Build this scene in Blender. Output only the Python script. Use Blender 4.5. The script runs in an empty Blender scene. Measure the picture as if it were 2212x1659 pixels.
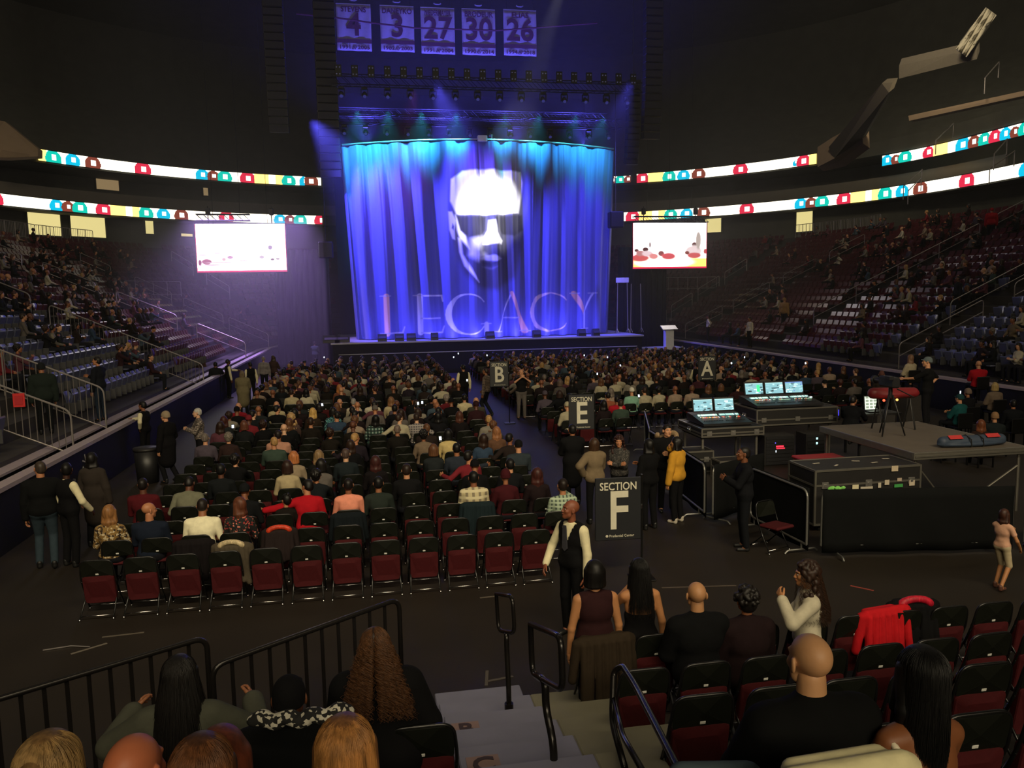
import bpy, bmesh, math, random
import numpy as np
from mathutils import Matrix, Vector, Euler
rad = math.radians
random.seed(7)
SC = bpy.context.scene
COL = SC.collection

# ------------------------------------------------------------------ camera
FPX, EYE = 1720.0, 4.3
_y, _p, _r = rad(10.0), rad(-6.4), rad(1.0)
_w = Vector((math.sin(_y) * math.cos(_p), math.cos(_y) * math.cos(_p), math.sin(_p)))
_r0 = Vector((math.cos(_y), -math.sin(_y), 0)); _u0 = _r0.cross(_w)
_R = _r0 * math.cos(_r) - _u0 * math.sin(_r)
_U = _u0 * math.cos(_r) + _r0 * math.sin(_r)
cd = bpy.data.cameras.new('camera'); cam = bpy.data.objects.new('camera', cd); COL.objects.link(cam)
cd.sensor_width = 36.0; cd.lens = 36.0 * FPX / 2212.0; cd.clip_start = 0.05; cd.clip_end = 500
m = Matrix(((_R.x, _U.x, -_w.x), (_R.y, _U.y, -_w.y), (_R.z, _U.z, -_w.z))).to_4x4()
m.translation = (0, 0, EYE); cam.matrix_world = m
SC.camera = cam

def ray(px, py): return _w + _R * ((px - 1106.0) / FPX) + _U * ((829.5 - py) / FPX)
def atz(px, py, z):
    d = ray(px, py); return Vector((0, 0, EYE)) + d * ((z - EYE) / d.z)
def aty(px, py, Y):
    d = ray(px, py); return Vector((0, 0, EYE)) + d * (Y / d.y)
def atd(px, py, D): return Vector((0, 0, EYE)) + ray(px, py) * D
def pix(p):
    v = Vector(p) - Vector((0, 0, EYE)); d = v.dot(_w)
    if d < .2: return None
    return (1106 + FPX * v.dot(_R) / d, 829.5 - FPX * v.dot(_U) / d, d)

# ------------------------------------------------------------------ render look, world
SC.view_settings.view_transform = 'Standard'; SC.view_settings.look = 'None'
SC.view_settings.exposure = 0.0; SC.view_settings.gamma = 1.0
SC.view_settings.use_curve_mapping = False
cy = SC.cycles
cy.use_denoising = True
cy.max_bounces = 4; cy.diffuse_bounces = 2; cy.glossy_bounces = 2; cy.transmission_bounces = 2
cy.volume_bounces = 0; cy.transparent_max_bounces = 6
cy.caustics_reflective = False; cy.caustics_refractive = False
cy.sample_clamp_indirect = 4.0
cy.use_adaptive_sampling = True; cy.adaptive_threshold = 0.03
W = bpy.data.worlds.new('World'); SC.world = W; W.use_nodes = True
W.node_tree.nodes['Background'].inputs[0].default_value = (0.8, 0.85, 0.9, 1)
W.node_tree.nodes['Background'].inputs[1].default_value = 0.0005

# ------------------------------------------------------------------ lamps of the arena
def aim(o, loc, tgt):
    o.location = loc
    o.rotation_euler = (Vector(tgt) - Vector(loc)).to_track_quat('-Z', 'Y').to_euler()
def area(name, loc, tgt, sx, sy, col, power, spread=180):
    l = bpy.data.lights.new(name, 'AREA'); l.shape = 'RECTANGLE'; l.size = sx; l.size_y = sy
    l.color = col; l.energy = power; l.spread = rad(spread)
    o = bpy.data.objects.new(name, l); COL.objects.link(o); aim(o, loc, tgt); return o
def spot(name, loc, tgt, ang, col, power, blend=.3, size=.15):
    l = bpy.data.lights.new(name, 'SPOT'); l.spot_size = rad(ang); l.spot_blend = blend
    l.color = col; l.energy = power; l.shadow_soft_size = size
    o = bpy.data.objects.new(name, l); COL.objects.link(o); aim(o, loc, tgt); return o
WARM = (1.0, .84, .56)
# house lights of the concourse behind the camera and a few dim ones under the roof; the side fills are added
area('front_house_light', (3, 0, 12.5), (3, 23, 0), 24, 2, WARM, 1150, 90)
area('concourse_house_light', (4, -9, 9), (4, 2.5, 2), 16, 3, WARM, 330, 80)
area('side_house_light', (24, 34, 24), (40, 52, 18), 4, 4, WARM, 600, 80)  # unseen fill lamps added to warm the upper side walls
area('side_house_light', (-18, 40, 22), (-34, 58, 16), 4, 4, WARM, 600, 100)
area('roof_house_light', (6, 30, 30), (6, 34, 0), 30, 20, (1.0, .86, .66), 650)
area('roof_house_light', (-20, 30, 27), (-22, 40, 4), 8, 30, (1.0, .86, .66), 500)
area('roof_house_light', (40, 30, 27), (36, 36, 4), 8, 30, (1.0, .86, .66), 700)
# stage lamps: blue wash from the front truss, from the side wing and from the deck, cyan from above, white on the face
SX, SY = 6.75, 47.0
BLUE = (.10, .09, 1.0); CYAN = (.05, .75, 1.0)
spot('blue_side_spot', (SX - 9.4, SY - 3.2, 13.5), (SX - 2.5, SY, 4.5), 66, BLUE, 22000, .7, .25)
spot('blue_side_spot', (SX - 3, SY - 4.2, 15.3), (SX + 2.6, SY, 4.0), 54, BLUE, 20000, .8, .25)
spot('blue_side_spot', (SX + 7.0, SY - 6.0, 15.2), (SX + 5.2, SY, 5.0), 50, BLUE, 9000, .9, .25)
def point(name, loc, col, p, r=.5):
    l = bpy.data.lights.new(name, 'POINT'); l.color = col; l.energy = p; l.shadow_soft_size = r
    o = bpy.data.objects.new(name, l); COL.objects.link(o); o.location = loc
for k in range(4): spot('blue_wash_lamp', (SX - 6.6 + 4.4 * k, SY + 1.8, 13.3), (SX - 6.6 + 4.4 * k, SY + 2.4, 30), 140, BLUE, 4200, 1.0, .3)
area('blue_floor_wash', (SX, SY - 2.0, 1.95), (SX, SY + .3, 4), 15, .2, BLUE, 500, 150)
for k, (dx, pw) in enumerate(((-7.0, 1), (-5.4, .8), (-3.6, 1.2), (-1.7, .9), (1.0, .6), (2.9, .8), (5.0, .5), (6.6, .6))):
    spot('cyan_top_spot', (SX + dx, SY - 2.6, 14.2), (SX + dx, SY - .2, 12.3), 60, CYAN, 3400 * pw, 1.0, .1)
spot('violet_spot', (SX - 4, SY - 4, 15.0), (SX - 5.0, SY, 10.0), 46, (.6, .12, 1.0), 1600, 1.0)
spot('white_face_spot', (SX + 1, 30, 16.5), (SX + .2, SY - 1, 8.9), 14.5, (1, .97, 1.0), 52000, .8, .1)
area('fog_lamp', (-6.5, 47.0, 8.9), (-6.5, 47, 0), 6.5, 2.5, (.50, .30, 1.0), 900, 120)
# ------------------------------------------------------------------ materials
MATS = {}
def nodes_of(name):
    m = bpy.data.materials.new(name); m.use_nodes = True
    nt = m.node_tree; b = nt.nodes['Principled BSDF']; return m, nt, b
def mat(name, col, rough=.7, metal=0.0, spec=.5, noise=.15, nscale=8.0, bump=0.0, emit=None, estr=0.0, coat=0.0):
    if name in MATS: return MATS[name]
    m, nt, b = nodes_of(name)
    b.inputs['Roughness'].default_value = rough; b.inputs['Metallic'].default_value = metal
    b.inputs['Specular IOR Level'].default_value = spec
    if coat: b.inputs['Coat Weight'].default_value = coat
    tc = nt.nodes.new('ShaderNodeTexCoord')
    n = nt.nodes.new('ShaderNodeTexNoise'); n.inputs['Scale'].default_value = nscale; n.inputs['Detail'].default_value = 4
    nt.links.new(tc.outputs['Object'], n.inputs['Vector'])
    mx = nt.nodes.new('ShaderNodeMix'); mx.data_type = 'RGBA'
    c = tuple(col)
    mx.inputs[6].default_value = tuple(max(0, v * (1 - noise)) for v in c) + (1,)
    mx.inputs[7].default_value = tuple(min(1, v * (1 + noise)) for v in c) + (1,)
    nt.links.new(n.outputs['Fac'], mx.inputs[0]); nt.links.new(mx.outputs[2], b.inputs['Base Color'])
    if bump:
        bp = nt.nodes.new('ShaderNodeBump'); bp.inputs['Strength'].default_value = bump; bp.inputs['Distance'].default_value = .01
        nt.links.new(n.outputs['Fac'], bp.inputs['Height']); nt.links.new(bp.outputs[0], b.inputs['Normal'])
    if emit: b.inputs['Emission Color'].default_value = tuple(emit) + (1,); b.inputs['Emission Strength'].default_value = estr
    MATS[name] = m; return m
def emis(name, col, s):
    if name in MATS: return MATS[name]
    m, nt, b = nodes_of(name)
    b.inputs['Base Color'].default_value = (.01, .01, .01, 1); b.inputs['Emission Color'].default_value = tuple(col) + (1,)
    b.inputs['Emission Strength'].default_value = s; MATS[name] = m; return m
def emis_attr(name, s):                      # a lit screen whose picture is stored on its mesh
    m, nt, b = nodes_of(name); a = nt.nodes.new('ShaderNodeAttribute'); a.attribute_name = 'pic'
    b.inputs['Base Color'].default_value = (.01, .01, .01, 1)
    nt.links.new(a.outputs['Color'], b.inputs['Emission Color']); b.inputs['Emission Strength'].default_value = s
    MATS[name] = m; return m
def lin(h):                                   # '#rrggbb' to linear
    v = [int(h[i:i + 2], 16) / 255 for i in (1, 3, 5)]
    return tuple(x / 12.92 if x <= .04045 else ((x + .055) / 1.055) ** 2.4 for x in v)
def cloth(h, bump=.5):
    return mat('cloth_' + h[1:], lin(h), .9, 0, .15, .22, 14, bump)
def hairmat(h):
    k = 'hair_' + h[1:]
    if k in MATS: return MATS[k]
    m, nt, b = nodes_of(k); c = lin(h)
    tc = nt.nodes.new('ShaderNodeTexCoord'); mp = nt.nodes.new('ShaderNodeMapping'); mp.inputs['Scale'].default_value = (1, 1, .10)
    n = nt.nodes.new('ShaderNodeTexNoise'); n.inputs['Scale'].default_value = 46; n.inputs['Detail'].default_value = 3
    nt.links.new(tc.outputs['Object'], mp.inputs[0]); nt.links.new(mp.outputs[0], n.inputs['Vector'])
    r = nt.nodes.new('ShaderNodeValToRGB'); r.color_ramp.elements[0].position = .35; r.color_ramp.elements[1].position = .68
    r.color_ramp.elements[0].color = tuple(x * .62 for x in c) + (1,); r.color_ramp.elements[1].color = tuple(min(1, x * 1.3) for x in c) + (1,)
    nt.links.new(n.outputs['Fac'], r.inputs[0]); nt.links.new(r.outputs[0], b.inputs['Base Color'])
    bp = nt.nodes.new('ShaderNodeBump'); bp.inputs['Strength'].default_value = .35; bp.inputs['Distance'].default_value = .003
    nt.links.new(n.outputs['Fac'], bp.inputs['Height']); nt.links.new(bp.outputs[0], b.inputs['Normal'])
    b.inputs['Roughness'].default_value = .5; b.inputs['Specular IOR Level'].default_value = .35
    MATS[k] = m; return m
def skin(h): return mat('skin_' + h[1:], lin(h), .5, 0, .4, .08, 30, .12)
def plaid(name, c1, c2, c3, sc=18.0):
    if name in MATS: return MATS[name]
    m, nt, b = nodes_of(name); tc = nt.nodes.new('ShaderNodeTexCoord'); sep = nt.nodes.new('ShaderNodeSeparateXYZ')
    nt.links.new(tc.outputs['Object'], sep.inputs[0]); out = []
    for ax in (0, 2):
        mu = nt.nodes.new('ShaderNodeMath'); mu.operation = 'MULTIPLY'; mu.inputs[1].default_value = sc
        fr = nt.nodes.new('ShaderNodeMath'); fr.operation = 'FRACT'; gt = nt.nodes.new('ShaderNodeMath'); gt.operation = 'GREATER_THAN'; gt.inputs[1].default_value = .6
        nt.links.new(sep.outputs[ax], mu.inputs[0]); nt.links.new(mu.outputs[0], fr.inputs[0]); nt.links.new(fr.outputs[0], gt.inputs[0]); out.append(gt)
    a = nt.nodes.new('ShaderNodeMix'); a.data_type = 'RGBA'; a.inputs[6].default_value = lin(c1) + (1,); a.inputs[7].default_value = lin(c2) + (1,)
    d = nt.nodes.new('ShaderNodeMix'); d.data_type = 'RGBA'; d.inputs[7].default_value = lin(c3) + (1,)
    nt.links.new(out[0].outputs[0], a.inputs[0]); nt.links.new(a.outputs[2], d.inputs[6]); nt.links.new(out[1].outputs[0], d.inputs[0])
    nt.links.new(d.outputs[2], b.inputs['Base Color']); b.inputs['Roughness'].default_value = .9; MATS[name] = m; return m
def spots(name, base, cols, scale=30.0, thr=.5):
    if name in MATS: return MATS[name]
    m, nt, b = nodes_of(name); tc = nt.nodes.new('ShaderNodeTexCoord')
    v = nt.nodes.new('ShaderNodeTexVoronoi'); v.inputs['Scale'].default_value = scale
    nt.links.new(tc.outputs['Object'], v.inputs['Vector'])
    sp = nt.nodes.new('ShaderNodeSeparateColor'); nt.links.new(v.outputs['Color'], sp.inputs[0])
    r = nt.nodes.new('ShaderNodeValToRGB'); r.color_ramp.interpolation = 'CONSTANT'
    e = r.color_ramp.elements; e[0].color = lin(base) + (1,); e[0].position = 0; e[1].position = thr; e[1].color = lin(cols[0]) + (1,)
    for i, c in enumerate(cols[1:]):
        q = e.new(thr + (1 - thr) * (i + 1) / len(cols)); q.color = lin(c) + (1,)
    nt.links.new(sp.outputs[0], r.inputs[0]); nt.links.new(r.outputs[0], b.inputs['Base Color'])
    b.inputs['Roughness'].default_value = .85; MATS[name] = m; return m

# ------------------------------------------------------------------ mesh building
class MB:
    def __init__(s): s.v = []; s.f = []; s.mi = []; s.cur = 0
    def add(s, vs, fs):
        o = len(s.v); s.v.extend([tuple(p) for p in vs]); s.f.extend([tuple(i + o for i in f) for f in fs]); s.mi.extend([s.cur] * len(fs)); return s
    def box(s, c, d, R=None, bev=0.0):
        x, y, z = d[0] / 2, d[1] / 2, d[2] / 2
        if bev:
            b = min(bev, x * .95, y * .95, z * .95); P = []; idx = {}
            for sx in (-1, 1):
                for sy in (-1, 1):
                    for sz in (-1, 1):
                        for k, p in enumerate(((x, y - b, z - b), (x - b, y, z - b), (x - b, y - b, z))):
                            idx[(sx, sy, sz, k)] = len(P); P.append((sx * p[0], sy * p[1], sz * p[2]))
            F = []
            def q(l): F.append([idx[t] for t in l])
            for t in (-1, 1):
                q([(t, -1, -1, 0), (t, 1, -1, 0), (t, 1, 1, 0), (t, -1, 1, 0)]); q([(-1, t, -1, 1), (1, t, -1, 1), (1, t, 1, 1), (-1, t, 1, 1)]); q([(-1, -1, t, 2), (1, -1, t, 2), (1, 1, t, 2), (-1, 1, t, 2)])
                for u in (-1, 1):
                    q([(t, u, -1, 0), (t, u, 1, 0), (t, u, 1, 1), (t, u, -1, 1)]); q([(t, -1, u, 0), (t, 1, u, 0), (t, 1, u, 2), (t, -1, u, 2)]); q([(-1, t, u, 1), (1, t, u, 1), (1, t, u, 2), (-1, t, u, 2)])
                    for w in (-1, 1): q([(t, u, w, 0), (t, u, w, 1), (t, u, w, 2)])
        else:
            P = [(a * x, b_ * y, c_ * z) for a in (-1, 1) for b_ in (-1, 1) for c_ in (-1, 1)]
            F = [(0, 1, 3, 2), (4, 6, 7, 5), (0, 4, 5, 1), (2, 3, 7, 6), (0, 2, 6, 4), (1, 5, 7, 3)]
        P = [Vector(p) for p in P]
        if R is not None: P = [R @ p for p in P]
        c = Vector(c); return s.add([p + c for p in P], F)
    def tube(s, pts, r, n=8, close=False, caps=True):
        pts = [Vector(p) for p in pts]; N = len(pts); rs = r if isinstance(r, (list, tuple)) else [r] * N
        V = []; F = []; up = None
        for i, p in enumerate(pts):
            a = pts[(i - 1) % N] if (i or close) else p; b = pts[(i + 1) % N] if (i < N - 1 or close) else p
            t = (b - a); t = t.normalized() if t.length > 1e-9 else Vector((0, 0, 1))
            if up is None: up = Vector((0, 0, 1)) if abs(t.z) < .9 else Vector((0, 1, 0))
            x = up.cross(t)
            x = x.normalized() if x.length > 1e-6 else Vector((1, 0, 0)).cross(t).normalized()
            y = t.cross(x); up = y
            for k in range(n):
                an = 2 * math.pi * k / n; V.append(p + (x * math.cos(an) + y * math.sin(an)) * rs[i])
        M = N if close else N - 1
        for i in range(M):
            j = (i + 1) % N
            for k in range(n):
                k2 = (k + 1) % n; F.append((i * n + k, i * n + k2, j * n + k2, j * n + k))
        if caps and not close: F.append(tuple(range(n - 1, -1, -1))); F.append(tuple((N - 1) * n + k for k in range(n)))
        return s.add(V, F)
    def cyl(s, a, b, r, n=16, r2=None): return s.tube([a, b], [r, r if r2 is None else r2], n)
    def ball(s, c, r, nu=14, nv=9):
        if not isinstance(r, (tuple, list)): r = (r, r, r)
        V = []; F = []
        for i in range(nv + 1):
            t = math.pi * i / nv
            for k in range(nu):
                a = 2 * math.pi * k / nu; V.append((c[0] + r[0] * math.sin(t) * math.cos(a), c[1] + r[1] * math.sin(t) * math.sin(a), c[2] + r[2] * math.cos(t)))
        for i in range(nv):
            for k in range(nu): k2 = (k + 1) % nu; F.append((i * nu + k, (i + 1) * nu + k, (i + 1) * nu + k2, i * nu + k2))
        return s.add(V, F)
    def slab(s, poly, y0, y1, R=None, o=(0, 0, 0)):      # outline (x,z) given thickness along y
        n = len(poly); V = [Vector((x, y0, z)) for x, z in poly] + [Vector((x, y1, z)) for x, z in poly]
        F = [tuple(range(n)), tuple(range(2 * n - 1, n - 1, -1))] + [(i, i + n, (i + 1) % n + n, (i + 1) % n) for i in range(n)]
        if R is not None: V = [R @ v for v in V]
        o = Vector(o); return s.add([v + o for v in V], F)
    def data(s, name, mats, smooth=False):
        me = bpy.data.meshes.new(name); me.from_pydata(s.v, [], s.f)
        for m_ in mats: me.materials.append(m_)
        if len(mats) > 1: me.polygons.foreach_set('material_index', s.mi)
        if smooth: me.polygons.foreach_set('use_smooth', [True] * len(me.polygons))
        me.update(); return me
    def obj(s, name, mats, parent=None, smooth=False, loc=None, rz=0):
        if not isinstance(mats, (list, tuple)): mats = [mats]
        return link(name, s.data(name, mats, smooth), parent, loc, rz)
def link(name, data, parent=None, loc=None, rz=0):
    o = bpy.data.objects.new(name, data); COL.objects.link(o)
    if parent is not None: o.parent = parent
    if loc is not None: o.location = loc
    if rz: o.rotation_euler = (0, 0, rz)
    return o
def tag(o, label=None, cat=None, group=None, kind=None):
    for k, v in (('label', label), ('category', cat), ('group', group), ('kind', kind)):
        if v: o[k] = v
    return o
def thing(name, label, cat, loc=(0, 0, 0), rz=0, group=None):
    return tag(link(name, None, None, loc, rz), label, cat, group)
def struct(name, mb, mats, smooth=False, label=None):
    return tag(mb.obj(name, mats, smooth=smooth), label, None, None, 'structure')
def rrect(x0, x1, z0, z1, r, n=5, rb=None):
    P = []; rb = r if rb is None else rb
    for cx, cz, a0, q in ((x1 - r, z1 - r, 0, r), (x0 + r, z1 - r, 90, r), (x0 + rb, z0 + rb, 180, rb), (x1 - rb, z0 + rb, 270, rb)):
        for i in range(n + 1):
            a = rad(a0 + 90 * i / n); P.append((cx + q * math.cos(a), cz + q * math.sin(a)))
    return P
def arc(pts, r, n=5):                          # polyline with rounded corners
    pts = [Vector(p) for p in pts]; out = [pts[0]]
    for i in range(1, len(pts) - 1):
        p = pts[i]; a = (pts[i - 1] - p); b = (pts[i + 1] - p); q = min(r, a.length * .45, b.length * .45)
        a = p + a.normalized() * q; b = p + b.normalized() * q
        for k in range(n + 1):
            t = k / n; out.append(a * (1 - t) ** 2 + p * 2 * t * (1 - t) + b * t * t)
    return out + [pts[-1]]
TEXTS = {}
def text_mesh(txt, size, depth=.004, bold=0.0, sx=1.0):
    """lettering as mesh data lying in the xz plane, facing -y, centred"""
    c = bpy.data.curves.new('lettering', 'FONT'); c.body = txt; c.size = size; c.extrude = depth; c.align_x = 'CENTER'; c.align_y = 'CENTER'
    c.offset = bold; c.resolution_u = 3
    o = bpy.data.objects.new('lettering', c); COL.objects.link(o)
    bpy.context.view_layer.update()
    me = bpy.data.meshes.new_from_object(o.evaluated_get(bpy.context.evaluated_depsgraph_get()))
    bpy.data.objects.remove(o); bpy.data.curves.remove(c)
    me.transform(Matrix.Rotation(math.pi / 2, 4, 'X') @ Matrix.Diagonal((sx, 1, 1, 1))); me.name = 'lettering'
    return me
def put_text(parent, txt, size, loc, m, bold=0.0, sx=1.0, name='lettering'):
    me = text_mesh(txt, size, .004, bold, sx); me.materials.clear(); me.materials.append(m)
    return link(name, me, parent, loc)
def copy_tree(o, parent=None):
    c = o.copy(); COL.objects.link(c)
    if parent is not None: c.parent = parent
    for ch in list(o.children): copy_tree(ch, c)
    return c
ORD = ['zeroth', 'first', 'second', 'third', 'fourth', 'fifth', 'sixth', 'seventh', 'eighth', 'ninth', 'tenth', 'eleventh', 'twelfth', 'thirteenth', 'fourteenth', 'fifteenth', 'sixteenth', 'seventeenth', 'eighteenth', 'nineteenth', 'twentieth']
def ordn(n):
    if n <= 20: return ORD[n]
    t, u = divmod(n, 10); T = {2: 'twenty', 3: 'thirty', 4: 'forty', 5: 'fifty', 6: 'sixty', 7: 'seventy', 8: 'eighty', 9: 'ninety'}
    if t > 9: return 'far'
    return (T[t] + '-' + ORD[u]) if u else T[t][:-1] + 'ieth'
# ------------------------------------------------------------------ smooth body surfaces (signed distance fields -> one closed mesh)
class Field:
    def __init__(s): s.p = []
    def cone(s, a, b, ra, rb=None, k=.02): s.p.append(('c', np.array(a, float), np.array(b, float), ra, ra if rb is None else rb, k)); return s
    def ell(s, c, r, k=.02, R=None): s.p.append(('e', np.array(c, float), np.array(r, float), R, 0, k)); return s
    def sub(s, c, r, k=.01): s.p.append(('s', np.array(c, float), np.array(r, float), None, 0, k)); return s
    def inflate(s, g):
        for q in s.p:
            pass
        s.g = g; return s
    def mesh(s, h, g=0.0):
        lo = np.full(3, 1e9); hi = -lo
        bb = []
        for t, a, b, ra, rb, k in s.p:
            if t == 'c': m = max(ra, rb); l = np.minimum(a, b) - m; u = np.maximum(a, b) + m
            else: m = b.max() if ra is not None else 0; l = a - (m if ra is not None else b); u = a + (m if ra is not None else b)
            bb.append((l, u))
            if t != 's': lo = np.minimum(lo, l); hi = np.maximum(hi, u)
        lo = lo - g - 2.5 * h; hi = hi + g + 2.5 * h
        n = np.ceil((hi - lo) / h).astype(int) + 1
        D = np.full(n, .25, np.float32)
        ax = [lo[i] + h * np.arange(n[i]) for i in range(3)]
        for (t, a, b, ra, rb, k), (l, u) in zip(s.p, bb):
            mg = k * 1.5 + g + 2.5 * h
            i0 = np.clip(np.floor((l - mg - lo) / h).astype(int), 0, n); i1 = np.clip(np.ceil((u + mg - lo) / h).astype(int) + 1, 0, n)
            if (i1 <= i0).any(): continue
            sl = tuple(slice(p, q) for p, q in zip(i0, i1))
            X, Y, Z = np.meshgrid(ax[0][sl[0]], ax[1][sl[1]], ax[2][sl[2]], indexing='ij', sparse=True)
            if t == 'c':
                d = b - a; L = (d * d).sum() + 1e-12
                T = np.clip(((X - a[0]) * d[0] + (Y - a[1]) * d[1] + (Z - a[2]) * d[2]) / L, 0, 1)
                v = np.sqrt((X - a[0] - T * d[0]) ** 2 + (Y - a[1] - T * d[1]) ** 2 + (Z - a[2] - T * d[2]) ** 2) - (ra + (rb - ra) * T)
            else:
                x, y, z = X - a[0], Y - a[1], Z - a[2]
                if ra is not None:
                    M = ra; x, y, z = x * M[0][0] + y * M[1][0] + z * M[2][0], x * M[0][1] + y * M[1][1] + z * M[2][1], x * M[0][2] + y * M[1][2] + z * M[2][2]
                k0 = np.sqrt((x / b[0]) ** 2 + (y / b[1]) ** 2 + (z / b[2]) ** 2) + 1e-9
                k1 = np.sqrt((x / b[0] ** 2) ** 2 + (y / b[1] ** 2) ** 2 + (z / b[2] ** 2) ** 2) + 1e-9
                v = k0 * (k0 - 1) / k1
            E = D[sl]
            if t == 's':
                w = np.clip(.5 - .5 * (E + v) / k, 0, 1); D[sl] = E * (1 - w) + (-v) * w + k * w * (1 - w)
            else:
                w = np.clip(.5 + .5 * (v - E) / k, 0, 1); D[sl] = v * (1 - w) + E * w - k * w * (1 - w)
        D -= g
        S = D < 0
        C = np.zeros(tuple(n - 1), np.int8); acc = np.zeros(tuple(n - 1) + (3,), np.float32); cnt = np.zeros(tuple(n - 1), np.float32)
        cor = [(i, j, k_) for i in (0, 1) for j in (0, 1) for k_ in (0, 1)]
        def V(c): return D[c[0]:n[0] - 1 + c[0], c[1]:n[1] - 1 + c[1], c[2]:n[2] - 1 + c[2]]
        for c in cor: C += (V(c) < 0)
        mix = (C > 0) & (C < 8); idx = np.argwhere(mix)
        I, J, K = idx.T
        P = np.zeros((len(idx), 3)); N = np.zeros(len(idx))
        for c in cor:
            for a_ in range(3):
                if c[a_] == 0:
                    e = list(c); e[a_] = 1
                    va = D[I + c[0], J + c[1], K + c[2]]; vb = D[I + e[0], J + e[1], K + e[2]]
                    ok = (va < 0) != (vb < 0); tt = np.where(ok, va / np.where(ok, va - vb, 1), 0)
                    q = np.array(c, float)[None, :].repeat(len(idx), 0); q[:, a_] += tt
                    P += q * ok[:, None]; N += ok
        P = (idx + P / N[:, None]) * h + lo
        num = -np.ones(tuple(n - 1), int); num[I, J, K] = np.arange(len(idx))
        Fs = []
        for a_ in range(3):
            b_, c_ = (a_ + 1) % 3, (a_ + 2) % 3
            s0 = [slice(None)] * 3; s1 = [slice(None)] * 3; s0[a_] = slice(0, n[a_] - 1); s1[a_] = slice(1, n[a_])
            A = S[tuple(s0)]; B = S[tuple(s1)]; ed = np.argwhere(A != B)
            ed = ed[(ed[:, b_] > 0) & (ed[:, c_] > 0) & (ed[:, b_] < n[b_] - 1) & (ed[:, c_] < n[c_] - 1)]
            ins = A[ed[:, 0], ed[:, 1], ed[:, 2]]
            def at(db, dc):
                q = ed.copy(); q[:, b_] -= db; q[:, c_] -= dc; return num[q[:, 0], q[:, 1], q[:, 2]]
            f = np.stack([at(1, 1), at(0, 1), at(0, 0), at(1, 0)], 1)
            f[~ins] = f[~ins][:, ::-1]; Fs.append(f)
        F = np.concatenate(Fs); F = F[(F >= 0).all(1)]
        return P, F
def NP(parts):                                   # merge (verts, faces) pieces
    V = []; F = []; o = 0
    for v, f in parts:
        V.append(v); F.append(f + o); o += len(v)
    return np.concatenate(V), np.concatenate(F)
def me_np(name, V, F, mats, mi=None):
    me = bpy.data.meshes.new(name); nf = len(F)
    me.vertices.add(len(V)); me.vertices.foreach_set('co', np.asarray(V, np.float32).ravel())
    me.loops.add(nf * 4); me.polygons.add(nf)
    me.loops.foreach_set('vertex_index', F.astype(np.int32).ravel()); me.polygons.foreach_set('loop_start', np.arange(nf, dtype=np.int32) * 4)
    for m_ in mats: me.materials.append(m_)
    if mi is not None: me.polygons.foreach_set('material_index', np.asarray(mi, np.int32))
    me.polygons.foreach_set('use_smooth', np.ones(nf, bool)); me.update(calc_edges=True); me.validate(); return me

CACHE = {}
def head_base(h, fem):
    k = ('head', h, fem)
    if k in CACHE: return CACHE[k]
    f = Field(); j = .9 if fem else 1.0
    f.ell((0, -.014, .030), (.074, .095, .084)).ell((0, .030, -.028), (.058 * j + .003, .062, .082), .03)
    f.ell((0, .058, -.094), (.024 * j, .022, .020), .03).cone((-.042 * j, .020, -.070), (0, .062, -.096), .022, .016, .025).cone((.042 * j, .020, -.070), (0, .062, -.096), .022, .016, .025)
    f.cone((0, .088, .012), (0, .106, -.030), .007, .0115, .012).ell((-.011, .098, -.034), (.009, .009, .007), .008).ell((.011, .098, -.034), (.009, .009, .007), .008)
    f.cone((-.044, .072, .026), (-.012, .086, .022), .008, .008, .014).cone((.044, .072, .026), (.012, .086, .022), .008, .008, .014)
    f.ell((-.040, .062, -.025), (.020, .018, .018), .02).ell((.040, .062, -.025), (.020, .018, .018), .02)
    f.sub((-.031, .096, .003), (.016, .013, .011), .008).sub((.031, .096, .003), (.016, .013, .011), .008)
    f.ell((0, .088, -.056), (.021, .011, .0055), .006).ell((0, .086, -.066), (.019, .011, .0065), .006)
    for s in (-1, 1):
        f.ell((s * .081, -.008, -.006), (.010, .020, .033), .006, [list(r_) for r_ in Matrix.Rotation(s * .35, 3, 'Z')]).sub((s * .090, .004, -.006), (.006, .010, .019), .005)
    CACHE[k] = f.mesh(h); return CACHE[k]
def hand_base(h, curl=.5):
    """right hand hanging from the wrist at the origin towards -z, palm to -x, thumb to +y"""
    k = ('hand', h, curl)
    if k in CACHE: return CACHE[k]
    f = Field(); f.cone((0, 0, .02), (0, 0, -.02), .024, .026, .012)
    f.ell((0, 0, -.052), (.015, .040, .045), .015)
    for i, (y, L) in enumerate(((.030, .070), (.010, .078), (-.011, .072), (-.030, .056))):
        p = Vector((0, y, -.088)); a = .15 + curl * .3; r = .0098 - .0005 * i
        for q in (.45, .32, .23):
            e = p + Vector((-math.sin(a), y * .08, -math.cos(a))) * L * q; f.cone(p, e, r, r * .93, .004); p = e; a += curl * .85; r *= .93
    p = Vector((-.004, .030, -.028)); a = .5
    for q, r in ((.036, .0135), (.030, .011), (.022, .0098)):
        e = p + Vector((-.35, math.sin(a) * .9, -math.cos(a))).normalized() * q; f.cone(p, e, r, r * .92, .006); p = e; a -= .3 * curl
    CACHE[k] = f.mesh(h); return CACHE[k]
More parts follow.
